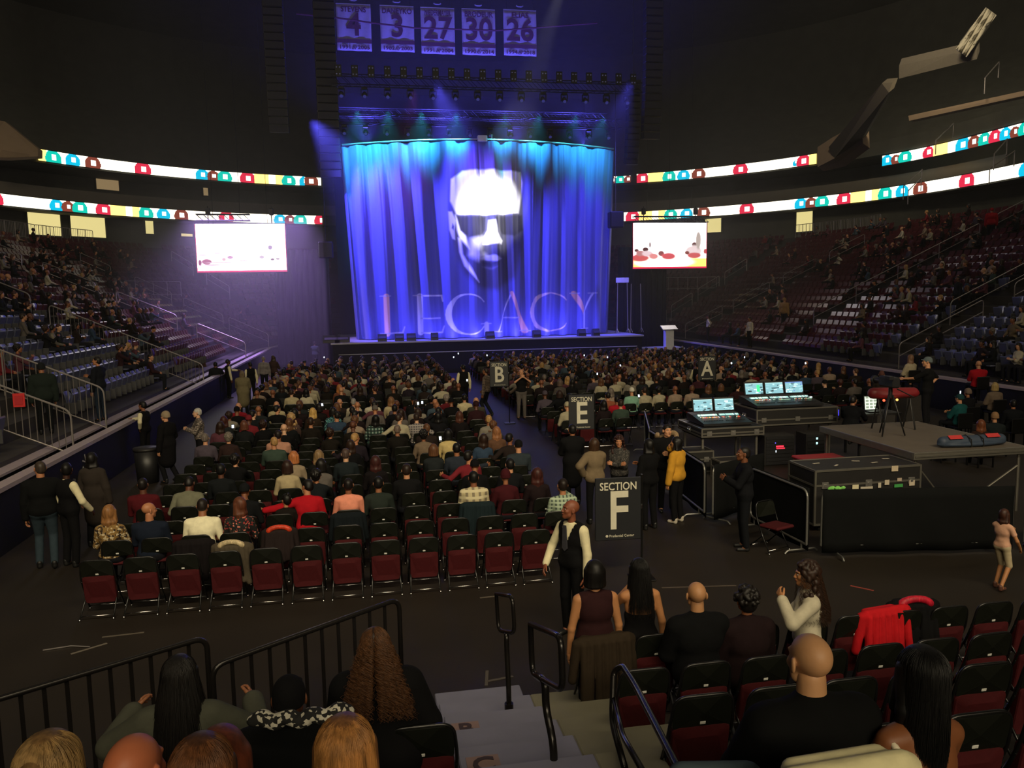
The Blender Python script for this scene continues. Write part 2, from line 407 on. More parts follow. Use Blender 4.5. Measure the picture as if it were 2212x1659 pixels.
def hair_base(style, h, seed=0):
    k = ('hair', style, h, seed)
    if k in CACHE: return CACHE[k]
    rnd = random.Random(seed); f = Field()
    def cap(g=.010, back=.0):
        f.ell((0, -.020, .034), (.074 + g, .094 + g, .084 + g)).ell((0, -.055, -.02), (.066 + g, .052 + g, .060 + back), .03)
    def face(low=0): f.sub((0, .108, -.045 - low), (.062, .075, .088), .012)
    if style == 'short': cap(.007); face(); f.sub((0, .03, -.09), (.12, .09, .06), .01)
    elif style == 'crop': cap(.003); face(); f.sub((0, .03, -.085), (.12, .09, .07), .01)
    elif style == 'cap':
        cap(.011); face(); f.ell((0, .085, .048), (.065, .055, .010), .01); f.sub((0, 0, -.10), (.16, .2, .105), .01)
    elif style == 'beanie': cap(.018); f.ell((0, -.03, .09), (.06, .07, .045), .03); face(); f.sub((0, 0, -.10), (.16, .2, .10), .01)
    elif style in ('long', 'vlong', 'ponytail', 'bun', 'bob', 'updo'):
        cap(.016, .02)
        if style in ('long', 'vlong'):
            L = .24 if style == 'long' else .40
            for i in range(9):
                x = -.072 + .018 * i; y = -.060 + .05 * abs(x) / .075
                f.cone((x, y, .02), (x * 1.18, y - .035, -.14), .034, .030, .02); f.cone((x * 1.18, y - .035, -.14), (x * 1.22 + rnd.uniform(-.01, .01), y - .045 + rnd.uniform(-.01, .01), -L + rnd.uniform(-.03, .03)), .030, .012, .016)
            for s in (-1, 1): f.cone((s * .080, .010, .03), (s * .088, .015, -.15), .018, .022, .02)
        elif style == 'bob':
            for i in range(9):
                a = rad(-20 + 27.5 * i); f.cone((.075 * math.cos(a), -.02 - .07 * math.sin(a), .02), (.090 * math.cos(a), -.02 - .082 * math.sin(a), -.115), .030, .024, .03)
        elif style == 'ponytail': f.cone((0, -.11, .03), (0, -.15, -.02), .022, .03, .01).cone((0, -.15, -.02), (.01, -.135, -.22), .030, .010, .01)
        elif style == 'bun': f.ell((0, -.07, .125), (.036, .038, .034), .01)
        elif style == 'updo': f.ell((0, -.115, .03), (.05, .035, .06), .02)
        face()
    elif style in ('curly', 'afro', 'curlylong'):
        cap(.012, .02); n = 70 if style != 'curlylong' else 130
        for i in range(n):
            a = rnd.uniform(0, 2 * math.pi); z = rnd.uniform(-.35, 1); r = math.sqrt(max(0, 1 - z * z)); 
            x, y = r * math.cos(a), r * math.sin(a)
            if y > .55 and z < .55: continue
            g = .088 if style == 'curly' else .098
            f.ell((x * g, -.02 + y * (g + .016), .03 + z * (g + .008)), (.020, .020, .020), .012)
        if style == 'curlylong':
            for i in range(46):
                a = rad(rnd.uniform(150, 390)); z = rnd.uniform(-.30, .02); w = .085 + .06 * min(1, -z / .25 + .2)
                f.ell((w * math.cos(a), -.03 + w * .8 * math.sin(a), z), (.026, .026, .032), .014)
        face(.0)
    elif style == 'bald': CACHE[k] = None; return None
    CACHE[k] = f.mesh(h); return CACHE[k]
def strands(n, L, curl=0.0, seed=1, r=.0013, spread=1.0, wid=.089, gather=None, gap=0):
    """separate locks of hair growing from the crown, in head space"""
    rnd = random.Random(seed); mb = MB()
    for i in range(n):
        a = rnd.uniform(-1.2, 1.2) if rnd.random() < .75 else rnd.uniform(-2.3, 2.3)       # 0 = back of the head
        if abs(a) < gap: a = math.copysign(gap + rnd.uniform(0, .5), a)
        dx, dy = math.sin(a), -math.cos(a); ll = L * rnd.uniform(.75, 1.05); ph = rnd.uniform(0, 6.3); cr = curl * rnd.uniform(.6, 1.2)
        pts = []; top = rnd.uniform(.0, .95); N = 14 if not curl else 56
        for k in range(N):
            t = k / (N - 1); s = t * (ll + .12)
            if s < .12:
                q = top + (1 - top) * (s / .12); th = q * math.pi / 2
                p = Vector((dx * (wid + .006) * math.sin(th), -.02 + dy * (wid + .026) * math.sin(th), .03 + (wid + .012) * math.cos(th)))
            else:
                u = (s - .12) / max(ll, .01); w = 1 + .32 * u * spread
                if gather: w = 1 - .75 * min(1, u * 2.2)
                p = Vector((dx * (wid + .006) * w, -.02 + dy * (wid + .026) * w - .02 * u, .03 - (s - .12)))
            if curl:
                p += Vector((math.cos(ph + t * 52), math.sin(ph + t * 52), 0)) * cr * min(1, t * 2.2)
            else: p += Vector((math.sin(ph + t * 5), math.cos(ph * 2 + t * 4), 0)) * .004
            pts.append(p)
        mb.tube(pts, [r * (1 - .6 * k / N) for k in range(N)], 3, caps=False)
    return mb
def strand_np(*a, **k):
    mb = strands(*a, **k); return np.array([tuple(v) for v in mb.v]), np.array(mb.f)

def ik(S, Wp, l1, l2, hint):
    d = Wp - S; L = min(d.length, (l1 + l2) * .995); dn = d.normalized(); Wp = S + dn * L
    a = (l1 * l1 - l2 * l2 + L * L) / (2 * L); hgt = math.sqrt(max(l1 * l1 - a * a, 0)); q = hint - dn * hint.dot(dn); q.normalize()
    return S + dn * a + q * hgt, Wp
ARMS = {  # wrist target in the body frame, from the pelvis; x is outward
    'lap': (.07, .27, .10), 'down': (.25, .04, -.12), 'fold': (-.07, .22, .22), 'phone': (.03, .34, .40), 'up': (.10, .24, .66), 'thigh': (.14, .33, .08),
    'out': (.62, .06, .34), 'hip': (.24, -.02, .08), 'rest': (.27, .12, .12), 'face': (.04, .20, .52), 'swing': (.24, .22, -.02), 'back': (.22, -.22, -.02), 'fwd': (.2, .48, .25), 'hold': (.02, .30, .25)}
def build_person(pose='sit', sex='m', hair='short', arms=('lap', 'lap'), lean=0, side=0, turn=0, head=(0, 0, 0), thick=1.0, coat=.010, hb=.016, hh=.008, hhand=.006, legs=None, sleeves=1.0, neckline=.0, tank=False, seed=0, gown=False, curl=.5, scale=1.0, shorts=False):
    """returns dict part -> (verts, faces); local frame faces +y, origin on the ground under the hips"""
    key = ('P', pose, sex, hair, arms, lean, side, turn, head, thick, coat, hb, hh, hhand, legs, sleeves, neckline, tank, seed, gown, curl, scale, shorts)
    if key in CACHE: return CACHE[key]
    fem = sex == 'f'; sw = (.155 if fem else .180) * (thick * .5 + .5); hz = .52 if pose == 'sit' else .93
    P0 = Vector((0, 0, hz))
    T = Matrix.Translation(P0) @ Matrix.Rotation(rad(turn), 4, 'Z') @ Matrix.Rotation(rad(-lean), 4, 'X') @ Matrix.Rotation(rad(side), 4, 'Y')
    t = lambda *p: T @ Vector(p)
    body = Field(); top = Field(); pants = Field(); R3 = [list(r) for r in T.to_3x3()]
    k = .035; th = thick
    for f in (body, top):
        f.cone(t(-.07, 0, .02), t(.07, 0, .02), .105 * th, .105 * th, k)
        f.ell(t(0, .005, .13), (.142 * th, .108 * th, .13), k, R3); f.ell(t(0, .0, .31), ((.150 if fem else .168) * th, .108 * th, .16), k, R3)
        if tank == 'bare' and f is top:
            top.p.pop(); top.ell(t(0, 0, .22), ((.150 if fem else .168) * th, .108 * th, .10), k, R3); continue
        f.cone(t(-sw + .05, -.005, .425), t(sw - .05, -.005, .425), .062, .062, k)
        f.cone(t(-.05, -.01, .44), t(.05, -.01, .44), .058, .058, k)
        f.ell(t(0, -.055, .33), (sw * .75, .05, .10), k, R3)
        if fem:
            for s in (-1, 1): f.ell(t(s * .07, .085, .29), (.055, .05, .055), .025, R3)
    nk = 1 + .7 * max(0, thick - 1); neck = t(0, .0, .44); hc = t(0, .028, .665)
    body.cone(neck, t(0, .012, .60), .054 * nk if not fem else .046, .050 * nk if not fem else .043, .02)
    if not tank: top.cone(neck, t(0, 0, .475 - neckline), .058, .054, .02)
    parts = {}; hands = []
    for s, ar in ((-1, arms[0]), (1, arms[1])):
        S = t(s * sw, -.005, .42); a = ARMS[ar] if isinstance(ar, str) else ar
        Wp = P0 + Matrix.Rotation(rad(turn), 3, 'Z') @ Vector((s * a[0], a[1], a[2]))
        if isinstance(ar, str) and ar in ('up', 'face', 'phone', 'out', 'fwd', 'fold', 'hold') or not isinstance(ar, str): Wp = t(s * a[0], a[1], a[2])
        hint = Vector((s * .8, -.5, -.6)) if not (isinstance(ar, str) and ar == 'out') else Vector((0, -.2, -1))
        E, Wp = ik(S, Wp, .285, .255, hint)
        body.cone(S, E, .046 * th, .036, .025).cone(E, Wp, .037, .026, .015)
        if sleeves > 0 and not tank:
            top.cone(S, E if sleeves >= .5 else S.lerp(E, sleeves * 2), .050 * th, .042, .025)
            if sleeves > .5: top.cone(E, E.lerp(Wp, (sleeves - .5) * 2 * .97), .044, .034, .015)
        d = (Wp - E).normalized(); yx = T.to_3x3() @ Vector((0, 1, 0)) if abs(d.z) > .75 else Vector((-s * .5, 0, 1))
        X = Vector((0, 0, 0)); Z = -d; Y = (yx - Z * yx.dot(Z)).normalized(); X = Y.cross(Z)
        # palm faces the body: mirror for the left hand
        M = np.array([[X.x * 1, Y.x, Z.x], [X.y * 1, Y.y, Z.y], [X.z * 1, Y.z, Z.z]])
        hv, hf = hand_base(hhand, curl); hv = hv * (1.0 if not fem else .92)
        if s < 0: hv = hv * np.array([-1, 1, 1]); hf = hf[:, ::-1]
        hands.append((hv @ M.T + np.array(Wp), hf))
    # legs
    for s in (-1, 1):
        H = P0 + Vector((s * .085, 0, -.01))
        if legs is not None: Kn, An = [P0 + Vector((s * q[0] if len(q) == 3 else q[0], q[1], q[2])) for q in legs[0 if s < 0 else 1]]
        elif pose == 'sit': Kn = Vector((s * .12, .43, .50)); An = Vector((s * .13, .42, .09))
        else: Kn = Vector((s * .10, .02, .50)); An = Vector((s * .11, -.02, .09))
        for f, g in ((body, 0), (pants, .010)):
            f.cone(H, Kn, .080 * th + g, .055 + g, .03)
            if not (shorts and g): f.cone(Kn, An, .054 + g, .036 + g * 1.8, .015)
        body.cone(An, An + Vector((0, .02, -.03)), .036, .036, .02)
        fo = (An - Kn); yaw = Vector((0, 1, 0))
        parts.setdefault('_shoe', []).append((An.copy(), s))
        body.cone(An + Vector((0, -.01, -.05)), An + Vector((0, .12, -.06)), .033, .026, .02)
    pants.cone(P0 + Vector((-.075, 0, .0)), P0 + Vector((.075, 0, .0)), .112 * th, .112 * th, .03)
    if gown:
        top.cone(P0 + Vector((0, .02, 0)), P0 + Vector((0, .05, -.38)), .16, .17, .05)
    for A, s in parts.pop('_shoe'):
        shoe = Field()
        shoe.cone(A + Vector((0, -.02, -.055)), A + Vector((0, .13, -.062)), .037, .032, .02).cone(A + Vector((0, -.02, 0)), A + Vector((0, -.01, -.05)), .044, .042, .02)
        parts['shoe%d' % (s > 0)] = shoe.mesh(max(hb * .8, .008))
    HM = T.to_3x3() @ Euler((rad(head[1]), 0, rad(head[0]))).to_matrix() @ Matrix.Rotation(rad(head[2]), 3, 'Y'); hm = np.array(HM); hs = (.96 if fem else 1.0)
    hcn = np.array(hc)
    hv, hf = head_base(hh, fem); hv = hv @ hm.T * hs + hcn
    bv, bf = body.mesh(hb)
    parts['body'] = NP([(bv, bf), (hv, hf)] + hands)
    g = coat
    if sleeves > 0 or tank or True: parts['top'] = top.mesh(hb, g)
    parts['trousers'] = pants.mesh(hb, .002)
    hr = hair_base(hair, max(hh, .007), seed)
    if hr is not None: parts['hair'] = (hr[0] @ hm.T * hs + hcn, hr[1])
    parts['_head'] = (hm * hs, hcn)
    for q in list(parts):
        if q[0] != '_' and scale != 1: parts[q] = (parts[q][0] * scale, parts[q][1])
    if scale != 1: parts['_head'] = (hm * hs * scale, hcn * scale)
    CACHE[key] = parts; return parts
def face_parts(parent, H, iris='#2a1a10', brow='#1a120c', lips='#6b2f2a'):
    M, c = H
    def put(mb, name, mats, smooth=True):
        V = np.array([tuple(v) for v in mb.v]) @ M.T + c; mb.v = [tuple(v) for v in V]; return mb.obj(name, mats, parent, smooth)
    for s in (-1, 1):
        e = MB(); e.ball((s * .031, .0815, .002), (.0125, .0105, .0072), 12, 8); e.cur = 1; e.ball((s * .031, .0895, .002), (.0056, .0036, .0056), 10, 6)
        put(e, 'eye', [mat('eye_white', (.34, .31, .28), .3), mat('iris' + iris, lin(iris), .2)])
        b = MB(); b.tube([(s * .014, .0955, .020), (s * .030, .0925, .0275), (s * .047, .078, .022)], [.0035, .0032, .0015], 6); put(b, 'eyebrow', [hairmat(brow)])
    l = MB(); l.tube([(-.020, .093, -.0605), (0, .1005, -.0590), (.020, .093, -.0605)], [.0015, .0040, .0015], 6); l.tube([(-.018, .0925, -.0625), (0, .099, -.0655), (.018, .0925, -.0625)], [.0015, .0045, .0015], 6)
    put(l, 'lips', [mat('lips' + lips, lin(lips), .45)])
def person(label, loc, yaw=0, skin_='#8d5a3c', hairc='#1a1410', top='#101010', bottom='#0c0c10', shoe='#141414', parts=True, group=None, strand=None, face=False, trousers=True, topname='top', cat='person', hairmat_=None, **kw):
    """a person with named parts; yaw in degrees, 0 faces +y"""
    B = build_person(**kw)
    mk = lambda c: c if isinstance(c, bpy.types.Material) else cloth(c)
    root = link('person', me_np('person', *B['body'], [skin(skin_)])); tag(root, label, cat, group)
    root.location = loc; root.rotation_euler = (0, 0, rad(yaw))
    link(topname, me_np(topname, *B['top'], [mk(top)]), root)
    if trousers: link('trousers', me_np('trousers', *B['trousers'], [mk(bottom)]), root)
    if trousers:
        for q in ('shoe0', 'shoe1'): link('shoe', me_np('shoe', *B[q], [mat('shoe' + shoe, lin(shoe), .5)]), root)
    hm = hairmat_ or hairmat(hairc)
    if 'hair' in B and kw.get('hair') not in ('cap', 'beanie'):
        h = B['hair']
        if strand:
            st = dict(strand); sc = st.pop('col', hairc); sv, sf = strand_np(**st); M, c = B['_head']; n0 = len(h[1]); h = NP([h, (sv @ M.T + c, sf)])
            link('hair', me_np('hair', *h, [hm, hairmat(sc)], np.concatenate([np.zeros(n0), np.ones(len(sf))])), root)
        else: link('hair', me_np('hair', *h, [hm]), root)
    elif 'hair' in B: link('cap', me_np('cap', *B['hair'], [cloth(hairc)]), root)
    if face: face_parts(root, B['_head'])
    return root
FAR = {}
def far_person(label, loc, yaw, skin_, hairc, top, bottom, group=None, **kw):
    """a small distant person: one mesh, its colours set per person"""
    kw.setdefault('hb', .03); kw.setdefault('hh', .014); kw.setdefault('hhand', .010)
    key = tuple(sorted(kw.items()))
    if key not in FAR:
        B = build_person(**kw); ps = [B['body'], B['top'], NP([B['trousers'], B['shoe0'], B['shoe1']])] + ([B['hair']] if 'hair' in B else []); V, F = NP(ps)
        mi = np.concatenate([np.full(len(p[1]), i) for i, p in enumerate(ps)]); FAR[key] = (me_np('person', V, F, [skin('#8d5a3c')] * len(ps), mi), len(ps))
    me, n = FAR[key]; o = link('person', me); mk = lambda c: c if isinstance(c, bpy.types.Material) else cloth(c)
    ms = [skin(skin_), mk(top), mk(bottom), cloth(hairc) if kw.get('hair') in ('cap', 'beanie') else hairmat(hairc)][:n]
    for sl, m_ in zip(o.material_slots, ms): sl.link = 'OBJECT'; sl.material = m_
    o.location = loc; o.rotation_euler = (0, 0, rad(yaw)); return tag(o, label, 'person', group)
# ------------------------------------------------------------------ the arena bowl
X0, X1, Y1, RC = -6.35, 19.75, 62.0, 8.5
def contour(o, y0=8.0, step=1.2):
    """plan of the bowl at distance o behind the boards, from the near end of one side round to the other"""
    P = []; r = RC + o; y = y0
    n1 = max(2, int((Y1 - RC - y0) / step))
    for i in range(n1): P.append((X0 - o, y0 + (Y1 - RC - y0) * i / n1, 180.0))
    n = 22 if step > 1 else 160; nb = 6 if step > 1 else 120
    for i in range(n): a = 180 - 90 * i / n; P.append((X0 + RC + r * math.cos(rad(a)), Y1 - RC + r * math.sin(rad(a)), a))
    for i in range(nb): P.append((X0 + RC + (X1 - X0 - 2 * RC) * i / nb, Y1 + o, 90))
    for i in range(n): a = 90 - 90 * i / n; P.append((X1 - RC + r * math.cos(rad(a)), Y1 - RC + r * math.sin(rad(a)), a))
    for i in range(n1 + 1): P.append((X1 + o, Y1 - RC - (Y1 - RC - y0) * i / n1, 0))
    return P
def band(mb, prof, y0=8.0, close=True, sel=None):
    """extrude a profile [(o, z), ...] round the bowl"""
    Cs = [contour(o, y0) for o, z in prof]; n = len(Cs[0]); V = []; F = []
    R = range(n) if sel is None else range(*sel)
    R = list(R)
    for k, (o, z) in enumerate(prof): V += [(Cs[k][i][0], Cs[k][i][1], z) for i in R]
    m = len(R); K = len(prof)
    for k in range(K if close else K - 1):
        k2 = (k + 1) % K
        for i in range(m - 1): F.append((k * m + i, k * m + i + 1, k2 * m + i + 1, k2 * m + i))
    if close: F.append(tuple(k * m for k in range(K))); F.append(tuple(k * m + m - 1 for k in range(K - 1, -1, -1)))
    mb.add(V, F)
NCON = len(contour(1))
M_floor = mat('floor_covering', (.015, .0105, .0065), .62, 0, .4, .35, 1.3, .15)
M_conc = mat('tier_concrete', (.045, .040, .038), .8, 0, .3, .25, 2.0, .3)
M_board = mat('board_panel_dark', (.010, .010, .012), .6, 0, .25)
M_black = mat('black_paint', (.010, .010, .011), .45, 0, .5, .2)
M_drape = mat('black_drape', (.012, .012, .014), .95, 0, .1, .3, 6, .6)
M_wall = mat('concourse_plaster', (.16, .145, .12), .85, 0, .3, .1, 1.5)
M_dkwall = mat('upper_bowl_dark', (.085, .085, .072), .9, 0, .2, .3, .8)
M_beige = mat('beige_concrete', (.33, .24, .16), .85, 0, .3, .15, 1.2)
M_rail = mat('galvanised_rail', (.42, .38, .36), .42, .8)
M_steel = mat('steel', (.5, .5, .5), .3, 1.0)
M_alu = mat('aluminium', (.55, .53, .50), .35, .9)
M_chrome = mat('chrome', (.8, .8, .8), .15, 1.0)

b = MB(); b.box((6, 32, -.1), (130, 130, .2)); struct('floor', b, M_floor)
# marks of tape on the floor are part of its surface
b = MB(); rows = 19; RD, RH = .85, .385
prof = [(1.0, 0.0)]
for i in range(rows): prof += [(1.0 + RD * i, 1.15 + RH * i), (1.0 + RD * (i + 1), 1.15 + RH * i)]
ZC = 1.15 + RH * (rows - 1); OC = 1.0 + RD * rows
prof += [(OC, ZC + .55), (OC + 11, ZC + .55)]
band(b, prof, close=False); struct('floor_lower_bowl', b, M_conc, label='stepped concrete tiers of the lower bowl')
ZF = ZC + .55
b = MB(); band(b, [(0, 0), (0, 1.08), (.16, 1.08), (.16, 0)]); b.cur = 1; band(b, [(-.03, 1.08), (-.03, 1.16), (.22, 1.16), (.22, 1.08)])
band(b, [(.7, 1.0), (.7, 1.05), (1.0, 1.05), (1.0, 1.0)])
struct('wall_rink_boards', b, [M_board, mat('board_cap', (.40, .33, .36), .4)], label='dark rink boards with a pale cap rail')
# concourse: back wall with lit openings, suite fronts, upper bowl soffit
b = MB(); band(b, [(OC + 11, ZF), (OC + 11, 11.95)], close=False); struct('wall_concourse', b, M_dkwall)
ZR1 = 12.45; OR1 = 26.0
b = MB(); band(b, [(OR1 + .12, ZR1 - .55), (OR1 + .12, ZR1 + .50), (OR1 + 6, ZR1 + .55), (OR1 + 6, ZR1 - .55)]); struct('ceiling_concourse', b, M_dkwall)
b = MB(); band(b, [(OR1 + 1.4, ZR1 + .55), (OR1 + 1.4, ZR1 + 1.65), (OR1 + 1.6, ZR1 + 1.65), (OR1 + 1.6, ZR1 + .55)], sel=(32, 88)); struct('wall_suite_front', b, M_wall, label='pale suite balcony front above the lower ribbon')
b = MB(); band(b, [(OR1 + 4.5, ZR1), (OR1 + 4.5, ZR1 + 5)], close=False); struct('wall_suite', b, M_dkwall)
ZR2, OR2 = 16.35, 25.6
b = MB(); band(b, [(OR2 + .12, ZR2 - .6), (OR2 + .12, ZR2 + .55), (OR2 + 6, ZR2 + .9), (OR2 + 6, ZR2 - .6)]); struct('ceiling_suite', b, M_dkwall)
# upper bowl: steep dark tiers on top
b = MB(); p2 = [(OR2 + 1, ZR2 + .55)]
for i in range(16): p2 += [(OR2 + 1 + .85 * i, ZR2 + .6 + .55 * i), (OR2 + 1 + .85 * (i + 1), ZR2 + .6 + .55 * i)]
p2 += [(OR2 + 15, ZR2 + 22)]
band(b, p2, close=False); struct('floor_upper_bowl', b, M_dkwall, label='dark empty upper tiers')
b = MB(); b.box((6.7, 30, 33.5), (150, 150, .3)); struct('ceiling', b, M_dkwall)
b = MB(); b.box((6.7, -14, 16), (150, .3, 35)); struct('wall_near_end', b, M_dkwall)
for nm, x in (('wall_left', -46), ('wall_right', 60)):
    b = MB(); b.box((x, 30, 16), (.3, 130, 36)); struct(nm, b, M_dkwall)
# steel ties and catwalks under the roof
for k, (y, z) in enumerate(((38, 29), (56, 30.5))):
    t = thing('roof_truss', ('nearer' if k == 0 else 'farther') + ' dark steel roof truss spanning the arena', 'truss', (6.7, y, z), 0, 'roof trusses')
    b = MB()
    for dz in (0, 2.2): b.box((0, 0, dz), (74, .35, .35))
    b.obj('chord', M_black, t)
    b = MB()
    for i in range(24): b.tube([(-36 + 3 * i, 0, 0), (-34.5 + 3 * i, 0, 2.2), (-33 + 3 * i, 0, 0)], .09, 5)
    b.obj('brace', M_black, t)

# lit doorways to the concourse
def window_box(n, px0, px1, py0, py1, dist_o, m, frame=True):
    """a lit opening in the concourse wall at the place the picture shows, on the plan line dist_o"""
    best = None
    Cn = contour(dist_o, 8, .3)
    for i in range(len(Cn) - 1):
        q = pix((Cn[i][0], Cn[i][1], 10))
        if q and (best is None or abs(q[0] - (px0 + px1) / 2) < best[0]): best = (abs(q[0] - (px0 + px1) / 2), Cn[i], q[2])
    _, (x, y, a), d = best
    zc = atd((px0 + px1) / 2, (py0 + py1) / 2, d).z; w = abs(px1 - px0) / FPX * d / max(.35, abs(math.cos(rad(a - 90)) * 1)); h = abs(py1 - py0) / FPX * d
    w = min(w, 7)
    t = link('window_%d' % n, None, None, (x, y, zc), rad(a + 90)); t['kind'] = 'structure'
    b = MB(); b.box((0, .03, 0), (w, .05, h)); b.obj('glow_panel', m, t)
    b = MB()
    for sx in (-1, 1): b.box((sx * (w / 2 + .06), 0, 0), (.12, .3, h + .24))
    for sz in (-1, 1): b.box((0, 0, sz * (h / 2 + .06)), (w + .24, .3, .12))
    b.obj('window_frame', M_dkwall, t); return t
M_glow = emis('concourse_light', (1.0, .84, .34), .85)
M_glow2 = emis('suite_light', (.9, .62, .30), .28)
for i, (a0, a1, b0, b1, m_) in enumerate(((76, 120, 455, 508, M_glow), (164, 216, 462, 512, M_glow), (318, 332, 474, 505, M_glow), (220, 256, 380, 412, M_glow2), (443, 452, 400, 424, M_glow2),
        (1530, 1556, 472, 502, M_glow), (1728, 1748, 458, 500, M_glow), (391, 412, 505, 511, M_glow))):
    window_box(i + 1, a0, a1, b0, b1, (OC + 10.9) if b0 > 440 else OR1 + 4.4, m_)

# ribbon boards: one long LED screen each, its picture stored on the mesh
RIB = {'w': (1.0, .93, .72), 'y': (1.0, .68, .16), 't': (.0, .30, .34), 'g': (.0, .26, .20), 'b': (.0, .24, .36), 'r': (.34, .01, .03), 'n': (.10, .020, .012), 'W': (1.0, .9, .8)}
def ribbon(label, o, z, h, i0, i1, seq, spans):
    C_ = contour(o, 8.0, .35); L = [0]
    def cut(px):
        best = min(range(len(C_)), key=lambda i: abs((pix((C_[i][0], C_[i][1], z)) or (9e9,))[0] - px) if (pix((C_[i][0], C_[i][1], z)) or (9e9,))[0] is not None else 9e9); return best
    a, b_ = sorted((cut(i0), cut(i1))); pts = [Vector((C_[i][0], C_[i][1], 0)) for i in range(a, b_ + 1)]
    S = [0.0]
    for p, q in zip(pts, pts[1:]): S.append(S[-1] + (q - p).length)
    tot = S[-1]; nu = int(tot / .075); nv = 14
    def at(s):
        for k in range(len(S) - 1):
            if S[k + 1] >= s: break
        f = (s - S[k]) / max(1e-6, S[k + 1] - S[k]); return pts[k].lerp(pts[k + 1], f)
    V = []; F = []; colr = []
    for i in range(nu + 1):
        p = at(tot * i / nu)
        for j in range(nv + 1): V.append((p.x, p.y, z - h / 2 + h * j / nv))
    balls = []; s = 0; k = 0
    while s < tot:
        c, wd = seq[k % len(seq)]; k += 1
        if c in 'tgbrn': balls.append((s + wd * h / 2, c, wd * h * .60))
        else: balls.append((s, c, wd * h))
        s += wd * h
    for i in range(nu):
        sx = tot * (i + .5) / nu
        for j in range(nv):
            v = (j + .5) / nv * h; c = RIB['w']
            for bs, cc, r in balls:
                if cc in 'tgbrn':
                    dx, dy = sx - bs, v - h * .34
                    if dx * dx + dy * dy < r * r: c = RIB[cc] if max(abs(dx - .06), abs(dy - .12)) > r * .30 else RIB['W']
                elif bs <= sx < bs + r and cc == 'y': c = RIB['y']
            colr.append(c); F.append((i * (nv + 1) + j, (i + 1) * (nv + 1) + j, (i + 1) * (nv + 1) + j + 1, i * (nv + 1) + j + 1))
    me = bpy.data.meshes.new('screen'); me.from_pydata(V, [], F); at_ = me.color_attributes.new('pic', 'FLOAT_COLOR', 'CORNER')
    at_.data.foreach_set('color', [x for c in colr for _ in range(4) for x in (c[0], c[1], c[2], 1)])
    me.materials.append(M_ribbon)
    q = pts[len(pts) // 2]; t = thing('ribbon_board', label, 'LED ribbon board', (q.x, q.y, z))
    sc = link('screen', me, t); me.transform(Matrix.Translation((-q.x, -q.y, -z)))
    b = MB(); n = len(pts)
    for zz in (-h / 2 - .05, h / 2 + .01): b.tube([(p.x - q.x, p.y - q.y, zz + .02) for p in pts[::3] + [pts[-1]]], .035, 4)
    b.obj('casing', M_black, t); return t
M_ribbon = emis_attr('ribbon_led', 2.6)
SEQ = [('y', .8), ('g', 1.3), ('w', .6), ('b', 1.2), ('w', .7), ('n', 1.3), ('w', 3.6), ('r', 1.4), ('w', 4.8), ('b', 1.2), ('n', 1.1), ('g', 1.3), ('w', 1.1), ('r', 1.4), ('y', 1.6), ('w', .7)]
SEQ2 = SEQ[7:] + SEQ[:7]
ribbon('long glowing ribbon screen with coloured balls, upper level on the side left of the stage', OR2, ZR2, .92, 85, 655, SEQ, None)
ribbon('short piece of upper ribbon screen beside the left speaker stack', OR2, ZR2, .80, 659, 690, [('n', 1.6), ('w', .6)], None)
ribbon('long glowing lower ribbon screen over the concourse left of the stage', OR1, ZR1, .88, -30, 698, SEQ2, None)
ribbon('glowing lower ribbon screen over the concourse right of the stage', OR1, ZR1, .92, 1308, 2300, SEQ[11:] + SEQ[:11], None)
ribbon('upper ribbon screen between the curtain and the beige concrete wall', OR2, ZR2, .92, 1376, 1762, [('r', 1.3), ('y', 1.8), ('g', 1.3), ('w', .4), ('b', 1.2), ('w', .5), ('n', 1.3), ('w', 3.4), ('r', 1.4), ('w', 5.2), ('b', .5)], None)
ribbon('tiny piece of upper ribbon screen just right of the curtain', OR2, ZR2, .7, 1316, 1360, [('n', 1.1), ('g', 1.3)], None)
ribbon('upper ribbon screen high up beyond the beige concrete wall', OR2 - .1, ZR2 - 1.2, .85, 1906, 2290, [('b', 1.1), ('n', .9), ('g', 1.3), ('w', 1.5), ('r', 1.1), ('y', 1.7), ('w', 1), ('b', 1.4), ('n', 1.2), ('g', 1.2), ('r', 1.2)], None)

# beige concrete walls beside the upper ribbons
def prism(name, pts, th, m, label):
    """a wall slab through four or more corner points, th thick away from the camera"""
    P = [Vector(p) for p in pts]; nrm = (P[1] - P[0]).cross(P[2] - P[0]).normalized(); c = sum(P, Vector()) / len(P)
    if nrm.dot(c - Vector((0, 0, EYE))) < 0: nrm = -nrm
    Q = [p + nrm * th for p in P]; n = len(P); b = MB()
    b.add(P + Q, [tuple(range(n)), tuple(range(2 * n - 1, n - 1, -1))] + [(i, i + n, (i + 1) % n + n, (i + 1) % n) for i in range(n)])
    return struct(name, b, m, label=label)
prism('wall_upper_left', [atd(-60, 250, 62), atd(10, 262, 62), atd(82, 321, 62), atd(82, 338, 62), atd(12, 342, 60), atd(-60, 340, 60)], .6, M_beige, 'beige concrete wall end above the left ribbon')
prism('wall_upper_right', [atd(1766, 318, 62), atd(1798, 297, 60), atd(1862, 262, 56), atd(1864, 310, 56), atd(1812, 350, 60), atd(1766, 361, 62)], .6, M_beige, 'beige concrete wall end above the right ribbon')
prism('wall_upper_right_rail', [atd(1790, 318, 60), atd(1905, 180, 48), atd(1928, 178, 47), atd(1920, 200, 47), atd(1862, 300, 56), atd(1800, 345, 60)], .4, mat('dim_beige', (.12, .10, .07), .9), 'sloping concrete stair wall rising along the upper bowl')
prism('wall_upper_right_front', [atd(1962, 250, 52), atd(2230, 192, 44), atd(2230, 203, 44), atd(1964, 261, 52)], .5, M_beige, 'long beige balcony edge high on the right')
